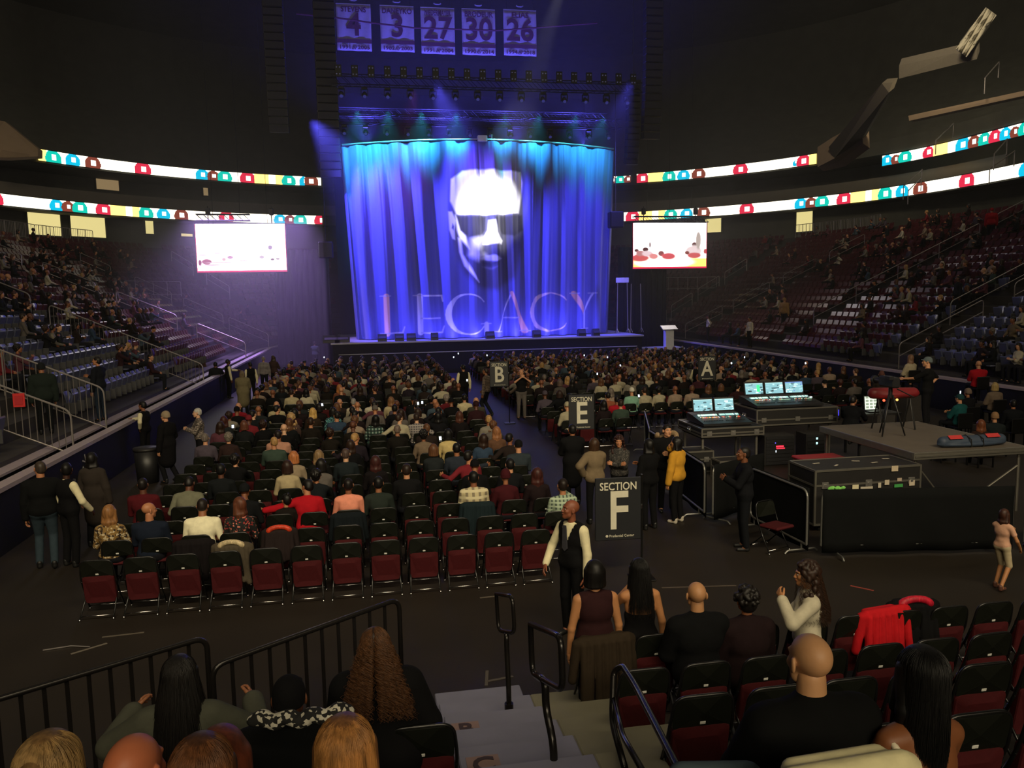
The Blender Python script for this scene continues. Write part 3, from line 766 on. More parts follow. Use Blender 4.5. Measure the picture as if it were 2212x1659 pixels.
prism('wall_upper_right_box', [atd(1942, 142, 50), atd(2060, 115, 47), atd(2110, 108, 46), atd(2110, 128, 46), atd(1942, 170, 50)], .5, mat('dim_beige2', (.10, .085, .065), .9), 'dim box front under the hanging banner')
t = thing('hanging_cloth', 'pale gathered cloth hanging under the roof above the upper boxes', 'cloth', atd(2110, 60, 46))
c0 = atd(2110, 60, 46); b = MB(); V = []; F = []
for i in range(9):
    for j in range(13):
        px = 2070 + (2135 - 2070) * j / 12 + i * 3 - 6; py = 112 - 90 * j / 12 + i * 2.2 - 6; V.append(atd(px, py, 46 + .25 * math.sin(i * 2.1 + j * .5)) - c0)
for i in range(8):
    for j in range(12): F.append((i * 13 + j, i * 13 + j + 1, (i + 1) * 13 + j + 1, (i + 1) * 13 + j))
b.add(V, F); o = b.obj('panel', mat('pale_cloth', (.34, .31, .24), .9), t, True); md = o.modifiers.new('t', 'SOLIDIFY'); md.thickness = .04

# ------------------------------------------------------------------ handrails and fences of the bowl
def slope_z(o): return 1.15 + RH / RD * (o - 1)
def xyo(side, o, s):
    """point behind the boards: o metres back; s = y along the side, or angle in degrees past the side when s > 1000"""
    if s < 1000: return ((X0 - o) if side < 0 else (X1 + o), s)
    a = rad(180 - (s - 1000)) if side < 0 else rad(s - 1000); cx = X0 + RC if side < 0 else X1 - RC; r = RC + o
    return (cx + r * math.cos(a), Y1 - RC + r * math.sin(a))
def handrail(label, side, s, o0, o1, mid=True, posts=None, bars=False, group='handrails of the lower bowl', h=1.0):
    p = lambda o, dz: Vector((*xyo(side, o, s), slope_z(o) + dz))
    base = p(o0, 0); t = thing('fence' if bars else 'handrail', label, 'fence' if bars else 'railing', base, 0, group); L = o1 - o0
    b = MB(); r = .024 if not bars else .022
    b.tube([q - base for q in arc([p(o0, 0), p(o0, h), p(o1, h), p(o1, 0)], .18)], r, 6); b.obj('top_rail', M_rail, t)
    n = posts or max(1, int(L / 2.0))
    for i in range(1, n):
        b = MB(); o = o0 + L * i / n; b.cyl(p(o, 0) - base, p(o, h) - base, r * .9, 6); b.obj('post', M_rail, t)
    if bars:
        b = MB(); b.tube([p(o0, .12) - base, p(o1, .12) - base], r * .8, 5); k = int(L / .14)
        for i in range(1, k): o = o0 + L * i / k; b.cyl(p(o, .12) - base, p(o, h) - base, .010, 4)
        b.obj('bars', M_rail, t)
    elif mid:
        b = MB(); b.tube([p(o0, h * .5) - base, p(o1, h * .5) - base], r * .85, 5); b.obj('mid_rail', M_rail, t)
    return t
def ai(side, s): return 'left' if side < 0 else 'right'
handrail('barred steel fence sloping down to the boards behind the man in the navy jacket', -1, 22.0, .5, 7.5, bars=True, group=None, h=1.15)
handrail('nearest barred steel fence with a red notice on it, lower left stand', -1, 18.9, .25, 6.5, bars=True, group=None, h=1.1)
handrail('barred steel fence between the two blocks of pale seats, left stand', -1, 32.9, .2, 5.6, bars=True, group=None, h=1.0)
for i, (side, s, o0, o1) in enumerate(((-1, 33.6, 6.5, 9), (-1, 33.6, 10.0, 12.4), (-1, 33.6, 13.4, 15.8), (-1, 46, .5, 3), (-1, 46, 4, 7), (-1, 46, 8, 10.5), (-1, 46, 11.5, 14), (-1, 1012, .6, 3.2), (-1, 1012, 3.6, 6.2), (-1, 1012, 7, 9.4), (-1, 1012, 11, 13), (-1, 1040, 8, 10.5), (-1, 1040, 12, 14.5),
        (-1, 23.5, 9, 12), (1, 39.2, 3.6, 13.4), (1, 30.0, 4.4, 8.0), (1, 28.4, .9, 4.6), (1, 28.4, 6, 9), (1, 21.5, 7, 11), (1, 50.5, 1, 3.6), (1, 50.5, 4.4, 7), (1, 50.5, 8, 10.4), (1, 50.5, 11.4, 14), (1, 1020, .6, 3), (1, 1020, 3.5, 5.6), (1, 1020, 6.2, 8.4), (1, 1020, 9, 11.4), (1, 1045, 8, 10.5), (1, 39.2, 14.4, 16.6))):
    handrail('steel handrail on %s stand aisle, %s aisle along, %s stretch up' % (ai(side, s), {33.6: 'second', 46: 'third', 1012: 'corner', 1040: 'back corner', 23.5: 'first', 39.2: 'long', 30.0: 'low', 28.4: 'first', 21.5: 'nearest', 50.5: 'third', 1020: 'corner', 1045: 'back corner'}[s], ordn(1 + int(o0 / 3))), side, s, o0, o1)
# guard fences on the back vomitory and along the concourse edge
def flat_fence(label, p0, p1, h=1.0, group=None, bars=True, n=4, m=None):
    p0, p1 = Vector(p0), Vector(p1); t = thing('fence', label, 'fence', p0, 0, group); d = p1 - p0; up = Vector((0, 0, h)); m = m or M_rail
    b = MB(); b.tube([q for q in arc([Vector(), up, d + up, d], .12)], .024, 6); b.tube([up * .12, d + up * .12], .018, 5); b.obj('rail_frame', m, t)
    for i in range(1, n): b = MB(); b.cyl(d * (i / n), d * (i / n) + up, .022, 6); b.obj('post', m, t)
    if bars:
        b = MB(); k = int(d.length / .16)
        for i in range(1, k): b.cyl(d * (i / k) + up * .12, d * (i / k) + up, .009, 4)
        b.obj('bars', m, t)
    return t
flat_fence('pale barrier rail high on the platform at the far left corner', aty(270, 640, 56), aty(392, 640, 58), 1.0, n=4, bars=False)
flat_fence('pale barrier rail on the platform under the right video screen', aty(1422, 628, 60), aty(1548, 625, 60), 1.0, n=6, bars=False)
C17 = contour(OC + .1, 8, 1.2)
def con_pt(px):
    return min((q for q in C17), key=lambda q: abs((pix((q[0], q[1], ZF)) or (9e9,))[0] - px))
for i, (a, b_) in enumerate(((-40, 60), (62, 130), (132, 215), (1700, 1760), (1762, 1830), (1832, 1905))):
    q0, q1 = con_pt(a), con_pt(b_)
    flat_fence('barred guard fence at the concourse edge, %s from the end of the %s stand' % (ORD[1 + i % 3], 'left' if i < 3 else 'right'), (q0[0], q0[1], ZF), (q1[0], q1[1], ZF), 1.05, n=5)
for i, (a0, a1, b0, b1, d) in enumerate(((2022, 302, 2060, 266, 50), (1952, 402, 1992, 366, 54), (2138, 364, 2192, 326, 46), (2128, 168, 2158, 134, 46), (2148, 332, 2176, 300, 45), (1962, 412, 1990, 384, 54))):
    A, B = atd(a0, a1, d), atd(b0, b1, d + 1.5); t = thing('handrail', 'pale stair handrail in the dark upper stand, %s' % ('below the long beige edge', 'under the middle of the high ribbon', 'between both ribbons near the corner', 'above the long beige edge', 'just above the lower handrail of the corner', 'beneath the handrail under the high ribbon')[i], 'railing', A)
    b = MB(); b.tube([Vector(), B - A], .035, 6); b.obj('top_rail', M_rail, t)
    for f in (0, 1): b = MB(); b.cyl((B - A) * f, (B - A) * f - Vector((0, 0, .9)), .03, 6); b.obj('post', M_rail, t)
for i, (y, z, L, a) in enumerate(((18.85, .78, .34, 20), (18.72, .80, .16, 70), (18.6, .62, .20, -40))):
    b = MB(); b.box((0, 0, 0), (.006, .035, L), Matrix.Rotation(rad(a), 3, 'X')); tag(b.obj('tape_mark', mat('tape_white', (.35, .33, .33), .8), None, False, (X0 + .006, y, z)), 'pale strip of tape on the dark boards, %s' % ('longest, upright', 'shortest, at the middle', 'lowest, slanting down')[i], 'tape')
# red notice on the near fence
t = thing('notice_board', 'small red notice tied to the nearest barred fence', 'notice', (-7.6, 18.84, 2.2)); b = MB(); b.box((0, 0, 0), (.24, .015, .30), bev=.004); b.obj('panel', mat('red_notice', (.55, .02, .02), .6), t)
b = MB(); b.box((0, -.012, .0), (.16, .006, .20)); b.obj('print', mat('red_notice2', (.42, .015, .02), .6), t)

# ------------------------------------------------------------------ bowl seats
def seat_mesh(open_=False):
    b = MB(); N = 6; V = []; F = []
    # shell: curved back with rounded top
    for j in range(6):
        z = .40 + .44 * j / 5; w = .215 if j < 4 else (.205 if j == 4 else .15); zz = z if j < 5 else .83
        for i in range(N + 1):
            x = -w + 2 * w * i / N; V.append((x, -.10 - .10 * (j / 5) + .05 * (x / .22) ** 2 * 1.0, zz))
    for j in range(5):
        for i in range(N): F.append((j * 7 + i, j * 7 + i + 1, (j + 1) * 7 + i + 1, (j + 1) * 7 + i))
    o = len(V); V += [(x, y - .03, z) for x, y, z in V]; F += [tuple(q + o for q in f[::-1]) for f in F]
    b.add(V, F)
    ring = [j * 7 for j in range(6)] + [35 + i for i in range(1, 7)] + [j * 7 + 6 for j in range(4, -1, -1)]
    b.f += [(p, q, q + o, p + o) for p, q in zip(ring, ring[1:])]; b.mi += [0] * (len(ring) - 1)
    if open_: b.box((0, .10, .43), (.42, .40, .05), bev=.02)
    else: b.box((0, -.01, .60), (.42, .06, .38), Matrix.Rotation(rad(-14), 3, 'X'), bev=.025)
    b.cur = 1; b.box((0, -.06, .36), (.10, .12, .14)); b.box((.245, .0, .40), (.04, .30, .30), bev=.01)
    return b
ME_seat = {}
M_frame = mat('seat_bracket', (.05, .05, .055), .5)
M_seatblue = mat('slate_blue_plastic', (.085, .095, .16), .28, 0, .6, .08, 5)
M_seatred = mat('maroon_plastic', (.065, .012, .017), .30, 0, .6, .08, 5)
for c, m_ in (('b', M_seatblue), ('r', M_seatred)):
    for o_ in (0, 1): ME_seat[c, o_] = seat_mesh(o_).data('stand_seat', [m_, M_frame])
SEATS = []
AISL = {-1: (20.4, 33.2, 46.0), 1: (29.3, 39.2, 50.5, 21.5)}
for side in (-1, 1):
    for i in range(rows):
        o = 1.0 + RD * i + .40; z = 1.15 + RH * i; s = 9.0 if side < 0 else 16.0
        while s < Y1 - RC:
            if all(abs(s - a) > (.95 if a != 20.4 else 1.75) for a in AISL[side]): SEATS.append((side, i, (X0 - o if side < 0 else X1 + o), s, z, -90 if side < 0 else 90))
            s += .54
        r = RC + o; n = int(r * math.pi / 2 / .54)
        for k in range(n):
            a = 90.0 * (k + .5) / n
            if min(abs(a - q) for q in ((12, 40, 65) if side < 0 else (20, 45, 70))) * r * math.pi / 180 < .8: continue
            an = rad(180 - a) if side < 0 else rad(a); cx = X0 + RC if side < 0 else X1 - RC
            SEATS.append((side, i, cx + r * math.cos(an), Y1 - RC + r * math.sin(an), z, math.degrees(an) + 90))
# ------------------------------------------------------------------ the stage
t = thing('stage_platform', 'black concert stage platform with a pale front edge below the curtain', 'stage', (SX, SY + 2.3, 0))
d = MB(); d.box((0, 0, 1.80), (17.8, 10, .08)); d.obj('deck', mat('stage_deck', (.35, .35, .40), .4), t)
d = MB(); d.box((0, 0, .88), (17.6, 9.9, 1.76)); d.obj('skirt', M_drape, t)
d = MB(); d.box((0, -4.98, 1.20), (17.0, .04, .03)); d.obj('edge_strip', mat('pale_strip', (.5, .5, .55), .5), t)
# face picture printed on the cloth
def smooth(e0, e1, x): t_ = np.clip((x - e0) / (e1 - e0), 0, 1); return t_ * t_ * (3 - 2 * t_)
def inpoly(X, Y, P):
    r = np.zeros(X.shape, bool); n = len(P)
    for i in range(n):
        x1, y1 = P[i]; x2, y2 = P[(i + 1) % n]
        c = ((y1 > Y) != (y2 > Y)) & (X < (x2 - x1) * (Y - y1) / (y2 - y1 + 1e-12) + x1); r ^= c
    return r
def soft(X, Y, P, w):
    """polygon coverage, softened over w pixels"""
    d = np.full(X.shape, 1e9)
    for i in range(len(P)):
        (x1, y1), (x2, y2) = P[i], P[(i + 1) % len(P)]; L = (x2 - x1) ** 2 + (y2 - y1) ** 2 + 1e-9
        t_ = np.clip(((X - x1) * (x2 - x1) + (Y - y1) * (y2 - y1)) / L, 0, 1); d = np.minimum(d, np.hypot(X - x1 - t_ * (x2 - x1), Y - y1 - t_ * (y2 - y1)))
    s = np.where(inpoly(X, Y, P), d, -d); return smooth(-w, w, s)
NU, NV = 520, 330
WT, WB, ZT, ZB = 15.9, 14.9, 12.75, 1.88
uu, vv = np.meshgrid(np.linspace(0, 1, NU + 1), np.linspace(0, 1, NV + 1), indexing='ij')
xx = (uu - .5) * (WB + (WT - WB) * vv)
ph = uu * 13.2 * 2 * math.pi + 1.6 * np.sin(uu * 9.0) + .5 * np.sin(vv * 3 + uu * 20)
amp = .16 + .26 * (1 - vv) + .05 * np.sin(uu * 37)
fold = np.sign(np.sin(ph)) * np.abs(np.sin(ph)) ** .8
yy = -1.3 * (1 - (2 * uu - 1) ** 2) + amp * fold * .85 + .020 * np.sin(ph * 3.3 + vv * 2.4) * (.3 + vv) + .006 * np.sin(ph * 7 + vv * 6)
zz = ZB + (ZT + .18 * np.sin(uu * 3.14) + .05 * np.sin(ph) * 0 - ZB) * vv
# picture coordinates of each point: pixels of the printed image, 1 px = 2.84 cm
PXC = 1021 + xx / .02795; top_y = 322.0; PYC = 728 - (zz - ZB) / .02680
base = np.array([.10, .11, .30]); col = np.ones(xx.shape + (3,)) * base
def paint(mask, c):
    global col
    col = col * (1 - mask[..., None]) + np.array(c)[None, None, :] * mask[..., None]
X, Y = PXC, PYC
head = [(948, 470), (944, 500), (952, 520), (962, 560), (975, 592), (1000, 620), (1040, 628), (1078, 600), (1096, 540), (1100, 470), (1098, 380), (1070, 345), (1010, 335), (965, 350), (948, 400)]
hair = [(956, 352), (975, 335), (1020, 326), (1070, 330), (1094, 352), (1096, 380), (1060, 377), (1010, 372), (975, 378), (955, 395)]
paint(soft(X, Y, head, 8) * .93, (.05, .05, .065))
paint(soft(X, Y, hair, 6) * .6, (.10, .03, .10))
paint(soft(X, Y, [(950, 395), (975, 376), (1030, 373), (1094, 378), (1098, 400), (1095, 430), (1089, 464), (1020, 468), (960, 466), (947, 440)], 3), (.95, .95, .95))
paint(soft(X, Y, [(943, 462), (950, 462), (958, 480), (955, 500), (956, 520), (950, 518), (944, 500)], 2.5), (1.0, 1.0, 1.0))
paint(soft(X, Y, [(951, 486), (954, 492), (953, 500), (949, 496)], 2), (.05, .05, .2))
paint(soft(X, Y, [(957, 468), (965, 476), (968, 496), (978, 512), (985, 540), (978, 530), (966, 515), (960, 500)], 3), (.95, .95, 1.0))
paint(soft(X, Y, [(962, 515), (968, 516), (972, 550), (990, 585), (1002, 610), (994, 600), (975, 575), (965, 545)], 3), (.95, .95, 1.0))
paint(soft(X, Y, [(960, 470), (1020, 472), (1018, 500), (1008, 512), (985, 515), (968, 500)], 2.5), (.006, .006, .010))
paint(soft(X, Y, [(1036, 472), (1096, 468), (1097, 500), (1078, 513), (1054, 508), (1044, 492)], 3), (.006, .006, .012))
paint(soft(X, Y, [(1026, 479), (1038, 479), (1042, 505), (1054, 522), (1052, 529), (1038, 528), (1022, 530), (1012, 530), (1016, 514), (1024, 500)], 3), (.95, .95, .95))
paint(soft(X, Y, [(990, 520), (1012, 515), (1008, 545), (1018, 552), (1002, 564), (984, 552)], 9) * .9, (.85, .85, .9))
paint(soft(X, Y, [(1002, 560), (1020, 553), (1036, 552), (1052, 560), (1040, 566), (1022, 564)], 2.5) * .9, (.60, .60, .68))
paint(soft(X, Y, [(1006, 566), (1030, 569), (1044, 566), (1030, 575), (1014, 573)], 3) * .8, (.02, .02, .03))
paint(soft(X, Y, [(1010, 577), (1030, 579), (1042, 576), (1030, 584)], 3) * .6, (.22, .22, .28))
# printed title: tall serif capitals, each in a silver to copper tone
def stroke(P, w, c): 
    for (x1, y1, w1), (x2, y2, w2) in zip(P, P[1:]):
        L = (x2 - x1) ** 2 + (y2 - y1) ** 2 + 1e-9; t_ = np.clip(((X - x1) * (x2 - x1) + (Y - y1) * (y2 - y1)) / L, 0, 1)
        d_ = np.hypot(X - x1 - t_ * (x2 - x1), Y - y1 - t_ * (y2 - y1)); m_ = smooth(.8, -.8, d_ - (w1 + (w2 - w1) * t_)); paint(m_, c)
SIL, COP, GRY = (.62, .62, .66), (.78, .42, .25), (.45, .44, .48)
def ser(x, y, w): stroke([(x - w, y, 1.0), (x + w, y, 1.0)], 1, GRY)
TY, BY = 637, 716
stroke([(814, TY, 6), (814, BY, 6)], 6, COP); ser(812, TY - 1, 11); ser(812, BY, 12); stroke([(814, BY, 1.6), (845, BY - 1, 1.6), (849, BY - 14, 1.2)], 1, GRY)
stroke([(882, TY, 5.5), (882, BY, 5.5)], 5, SIL); ser(886, TY - 1, 18); stroke([(890, TY, 1.6), (926, TY, 1.6), (928, TY + 12, 1.2)], 1, SIL); stroke([(884, 685, 1.5), (922, 685, 1.5)], 1, GRY); stroke([(884, BY, 1.6), (926, BY, 1.6), (930, BY - 14, 1.2)], 1, GRY)
def ringl(cx, cy, rx, ry, a0, a1, f, c): 
    P = []
    for i in range(25):
        a = rad(a0 + (a1 - a0) * i / 24); P.append((cx + rx * math.cos(a), cy - ry * math.sin(a), f(a)))
    stroke(P, 1, c)
ringl(980, 678, 42, 43, 38, 322, lambda a: 1.4 + 4.6 * max(0, -math.cos(a)) ** 1.5, SIL); stroke([(1018, 700, 5), (1018, 722, 5)], 5, GRY); ser(1016, 699, 11)
stroke([(1070, TY - 4, 1.2), (1040, BY, 1.5)], 1, SIL); stroke([(1070, TY - 4, 3), (1098, BY, 6)], 5, COP); stroke([(1052, 687, 1.3), (1086, 687, 1.3)], 1, GRY); ser(1040, BY, 8); ser(1098, BY, 10)
ringl(1156, 677, 42, 42, 38, 322, lambda a: 1.4 + 4.8 * max(0, -math.cos(a)) ** 1.5, (.66, .50, .42))
stroke([(1210, TY, 5), (1234, 684, 5)], 5, COP); stroke([(1254, TY, 1.5), (1234, 684, 2)], 1, SIL); stroke([(1234, 682, 5), (1234, BY, 5)], 5, SIL); ser(1210, TY, 9); ser(1254, TY, 8); ser(1234, BY, 11)
V = np.stack([xx, yy, zz], -1).reshape(-1, 3) + np.array([SX, SY, 0]); idx = np.arange((NU + 1) * (NV + 1)).reshape(NU + 1, NV + 1)
Fq = np.stack([idx[:-1, :-1], idx[1:, :-1], idx[1:, 1:], idx[:-1, 1:]], -1).reshape(-1, 4)
m_, nt_, bs_ = nodes_of('printed_curtain'); a_ = nt_.nodes.new('ShaderNodeAttribute'); a_.attribute_name = 'pic'; nt_.links.new(a_.outputs['Color'], bs_.inputs['Base Color']); bs_.inputs['Roughness'].default_value = .75; bs_.inputs['Sheen Weight'].default_value = .2
me = me_np('curtain', V - np.array([SX, SY, ZB]), Fq, [m_]); at_ = me.color_attributes.new('pic', 'FLOAT_COLOR', 'POINT')
at_.data.foreach_set('color', np.concatenate([col.reshape(-1, 3), np.ones((len(V), 1))], 1).astype(np.float32).ravel())
cur = thing('stage_curtain', 'huge pleated stage curtain printed with a face in sunglasses and a title', 'curtain', (SX, SY, ZB)); o = link('cloth', me, cur)
for s in (-1, 1):                              # side returns of the curtain
    b = MB(); n = 40; VV = []; FF = []
    for i in range(n + 1):
        for z in (0, 1): x_ = s * ((WB if z == 0 else WT) / 2 + .16 * math.sin(i * 1.4) - .05); VV.append((x_, i * .10, 0 if z == 0 else ZT - ZB))
    for i in range(n): FF.append((2 * i, 2 * i + 2, 2 * i + 3, 2 * i + 1))
    b.add(VV, FF); q = b.obj('side_return', mat('plain_curtain', (.10, .11, .30), .75), cur, True)
b = MB(); b.tube([(x_, -1.3 * (1 - (x_ / 7.95) ** 2), ZT - ZB + .10 + .18 * math.cos(x_ / 7.95 * 1.57)) for x_ in np.linspace(-7.95, 7.95, 30)], .045, 8); b.obj('track', M_alu, cur)
# black drop behind the curtain and over the stage
b = MB(); b.box((SX, SY + 9.6, 9), (17.6, .1, 18)); tag(b.obj('backdrop_drape', M_drape), 'tall black drape closing off the back of the stage', 'drape')
for s, nm in ((-1, 'left'), (1, 'right')):
    n = 60; b = MB(); VV = []; FF = []; w = 3.2
    for i in range(n + 1):
        x_ = i / n * w
        for z in (0.05, 7.2): VV.append((s * x_, .12 * math.sin(i * .9), z))
    for i in range(n): FF.append((2 * i, 2 * i + 2, 2 * i + 3, 2 * i + 1))
    b.add(VV, FF); q = b.obj('masking_drape', M_drape, None, True, (SX + s * 9.05, SY + 2.6, 0)); md = q.modifiers.new('t', 'SOLIDIFY'); md.thickness = .03
    tag(q, 'black masking drape beside the curtain, %s side of the stage under the video screen' % nm, 'drape')

# lighting truss over the stage with moving lights
def truss(name, label, a, b_, w=.5, group=None, lamps=0, lampz=-.35):
    a, b_ = Vector(a), Vector(b_); t = thing(name, label, 'truss', a, 0, group); d = b_ - a; L = d.length; u = d.normalized(); x = u.cross(Vector((0, 0, 1)))
    x = x.normalized() if x.length > .1 else Vector((1, 0, 0)); y = u.cross(x)
    for sx in (-1, 1):
        for sy in (-1, 1): q = MB(); o_ = x * sx * w / 2 + y * sy * w / 2; q.cyl(o_, o_ + d, .03, 6); q.obj('chord', M_black, t)
    q = MB(); n = max(2, int(L / w))
    for i in range(n):
        for sx in (-1, 1):
            for A, B in ((x * sx * w / 2 - y * w / 2, x * sx * w / 2 + y * w / 2), (y * sx * w / 2 - x * w / 2, y * sx * w / 2 + x * w / 2)):
                q.cyl(A + u * L * i / n, B + u * L * (i + 1) / n, .014, 4)
    q.obj('lacing', M_black, t); return t
truss('lighting_truss', 'horizontal lighting truss in front of and above the curtain', (SX - 8.3, SY - 3, 15.6), (SX + 8.6, SY - 3, 15.6))
truss('lighting_truss', 'horizontal lighting truss directly above the curtain line', (SX - 8.3, SY + .6, 14.4), (SX + 8.6, SY + .6, 14.4))
truss('lighting_truss', 'rear lighting truss high behind the curtain top', (SX - 8.3, SY + 3.6, 15.4), (SX + 8.6, SY + 3.6, 15.4))
M_lens = emis('lamp_lens', (.10, .10, .6), .25)
for row_, (dy, z) in enumerate(((-3, 15.2), (.6, 14.0))):
    for i in range(14):
        x_ = SX - 7.8 + 15.6 * i / 13
        if i == 0 and row_ == 0:
            L0 = thing('moving_light', '', 'stage light', (x_, SY + dy, z), 0, 'moving lights on the stage trusses')
            q = MB(); q.box((0, 0, 0), (.30, .22, .12), bev=.02); q.obj('base', M_black, L0)
            q = MB(); q.box((-.17, 0, -.2), (.04, .12, .36)); q.box((.17, 0, -.2), (.04, .12, .36)); q.obj('yoke', M_black, L0)
            q = MB(); q.tube([(0, .12, -.20), (0, 0, -.32), (0, -.10, -.42)], [.10, .14, .12], 12); hd = q.obj('head', M_black, L0, True)
            q = MB(); q.cyl((0, -.10, -.42), (0, -.112, -.432), .09, 12); q.obj('lens', M_lens, hd)
            o = L0
        else: o = copy_tree(L0); o.location = (x_, SY + dy, z)
        o['label'] = 'black moving stage light, %s from the left end of the %s truss' % (ORD[i + 1], ('front', 'curtain line')[row_])
# twin rows of blinder lamps: dotted line above the curtain
for i in range(20):
    x_ = SX - 7.9 + 15.9 * i / 19
    if i == 0:
        B0 = thing('blinder_lamp', '', 'stage light', (x_, SY - 3.45, 15.95), 0, 'blinder lamps along the front truss')
        q = MB(); q.box((0, 0, 0), (.34, .10, .62), bev=.02); q.obj('housing', M_black, B0)
        for k, (dx, dz) in enumerate(((-.08, .17), (.08, .17), (-.08, -.17), (.08, -.17))): q = MB(); q.cyl((dx, -.05, dz), (dx, -.075, dz), .035, 8); q.obj('bulb', emis('blinder_dim', (.25, .25, .5), .16), B0)
        o = B0
    else: o = copy_tree(B0); o.location = (x_, SY - 3.45, 15.95)
    o['label'] = 'four-bulb blinder lamp, %s from the left end of the front truss' % ORD[i + 1]
t = thing('projector_box', 'pale box fixed on the curtain track above the printed forehead', 'stage fixture', (SX - .15, SY - 1.25, ZT + .32)); b = MB(); b.box((0, 0, 0), (.55, .3, .34), bev=.03); b.obj('housing', mat('pale_box', (.7, .7, .75), .5), t)
b = MB(); b.cyl((.55, 0, -.15), (.55, 0, .25), .03, 8); b.obj('stalk', M_steel, t)

# hanging line arrays
def line_array(label, top, n, w, h, curve, group='hanging speaker arrays'):
    t = thing('line_array_speaker', label, 'speaker', top, 0, group)
    q = MB(); q.box((0, 0, .12), (w, .6, .14), bev=.02); q.cyl((0, 0, .15), (0, 0, 33.2 - top[2]), .02, 5); q.obj('rigging_frame', M_black, t)
    y = 0; z = 0; a = 0
    for i in range(n):
        a = curve * (i / n) ** 2; R = Matrix.Rotation(rad(a), 3, 'X'); dn = R @ Vector((0, 0, -h)); q = MB(); q.box(Vector((0, y, z)) + dn / 2, (w, .55, h * .93), R, bev=.03); s_ = q.obj('cabinet', M_black, t)
        q = MB(); q.box(Vector((0, y, z)) + dn / 2 + R @ Vector((0, -.285, 0)), (w * .86, .02, h * .7), R); q.obj('grille', mat('speaker_grille', (.03, .03, .035), .6, .5), s_)
        y += dn.y; z += dn.z
    return t
line_array('tall black hanging speaker array at the left edge of the curtain', (SX - 8.6, SY - .8, 21.5), 24, 1.15, .44, 6)
line_array('slim curved hanging speaker array right of the curtain', (SX + 8.9, SY - .8, 16.4), 13, .75, .35, 22)
line_array('tall black side speaker array left of the curtain array', (SX - 11.4, SY + .5, 22.4), 20, 1.1, .44, 10)
line_array('tall black side speaker array right of the slim array', (SX + 10.6, SY + .5, 22.4), 20, 1.1, .44, 10)
for i, (px, py, d_) in enumerate(((704, 540, 45), (1330, 475, 45))):
    q0 = atd(px, py, d_); t = thing('loudspeaker', 'black side-fill loudspeaker cluster hanging %s of the curtain' % ('left', 'right')[i], 'speaker', q0)
    b = MB(); b.box((0, 0, 0), (.8, .6, .9), bev=.05); b.obj('cabinet', M_black, t); b = MB(); b.box((0, -.31, 0), (.7, .02, .8)); b.obj('grille', mat('speaker_grille', (.03, .03, .035), .6, .5), t)
    b = MB(); b.cyl((0, 0, .45), (0, 0, 15.6 - q0.z), .02, 5); b.obj('cable', M_black, t)

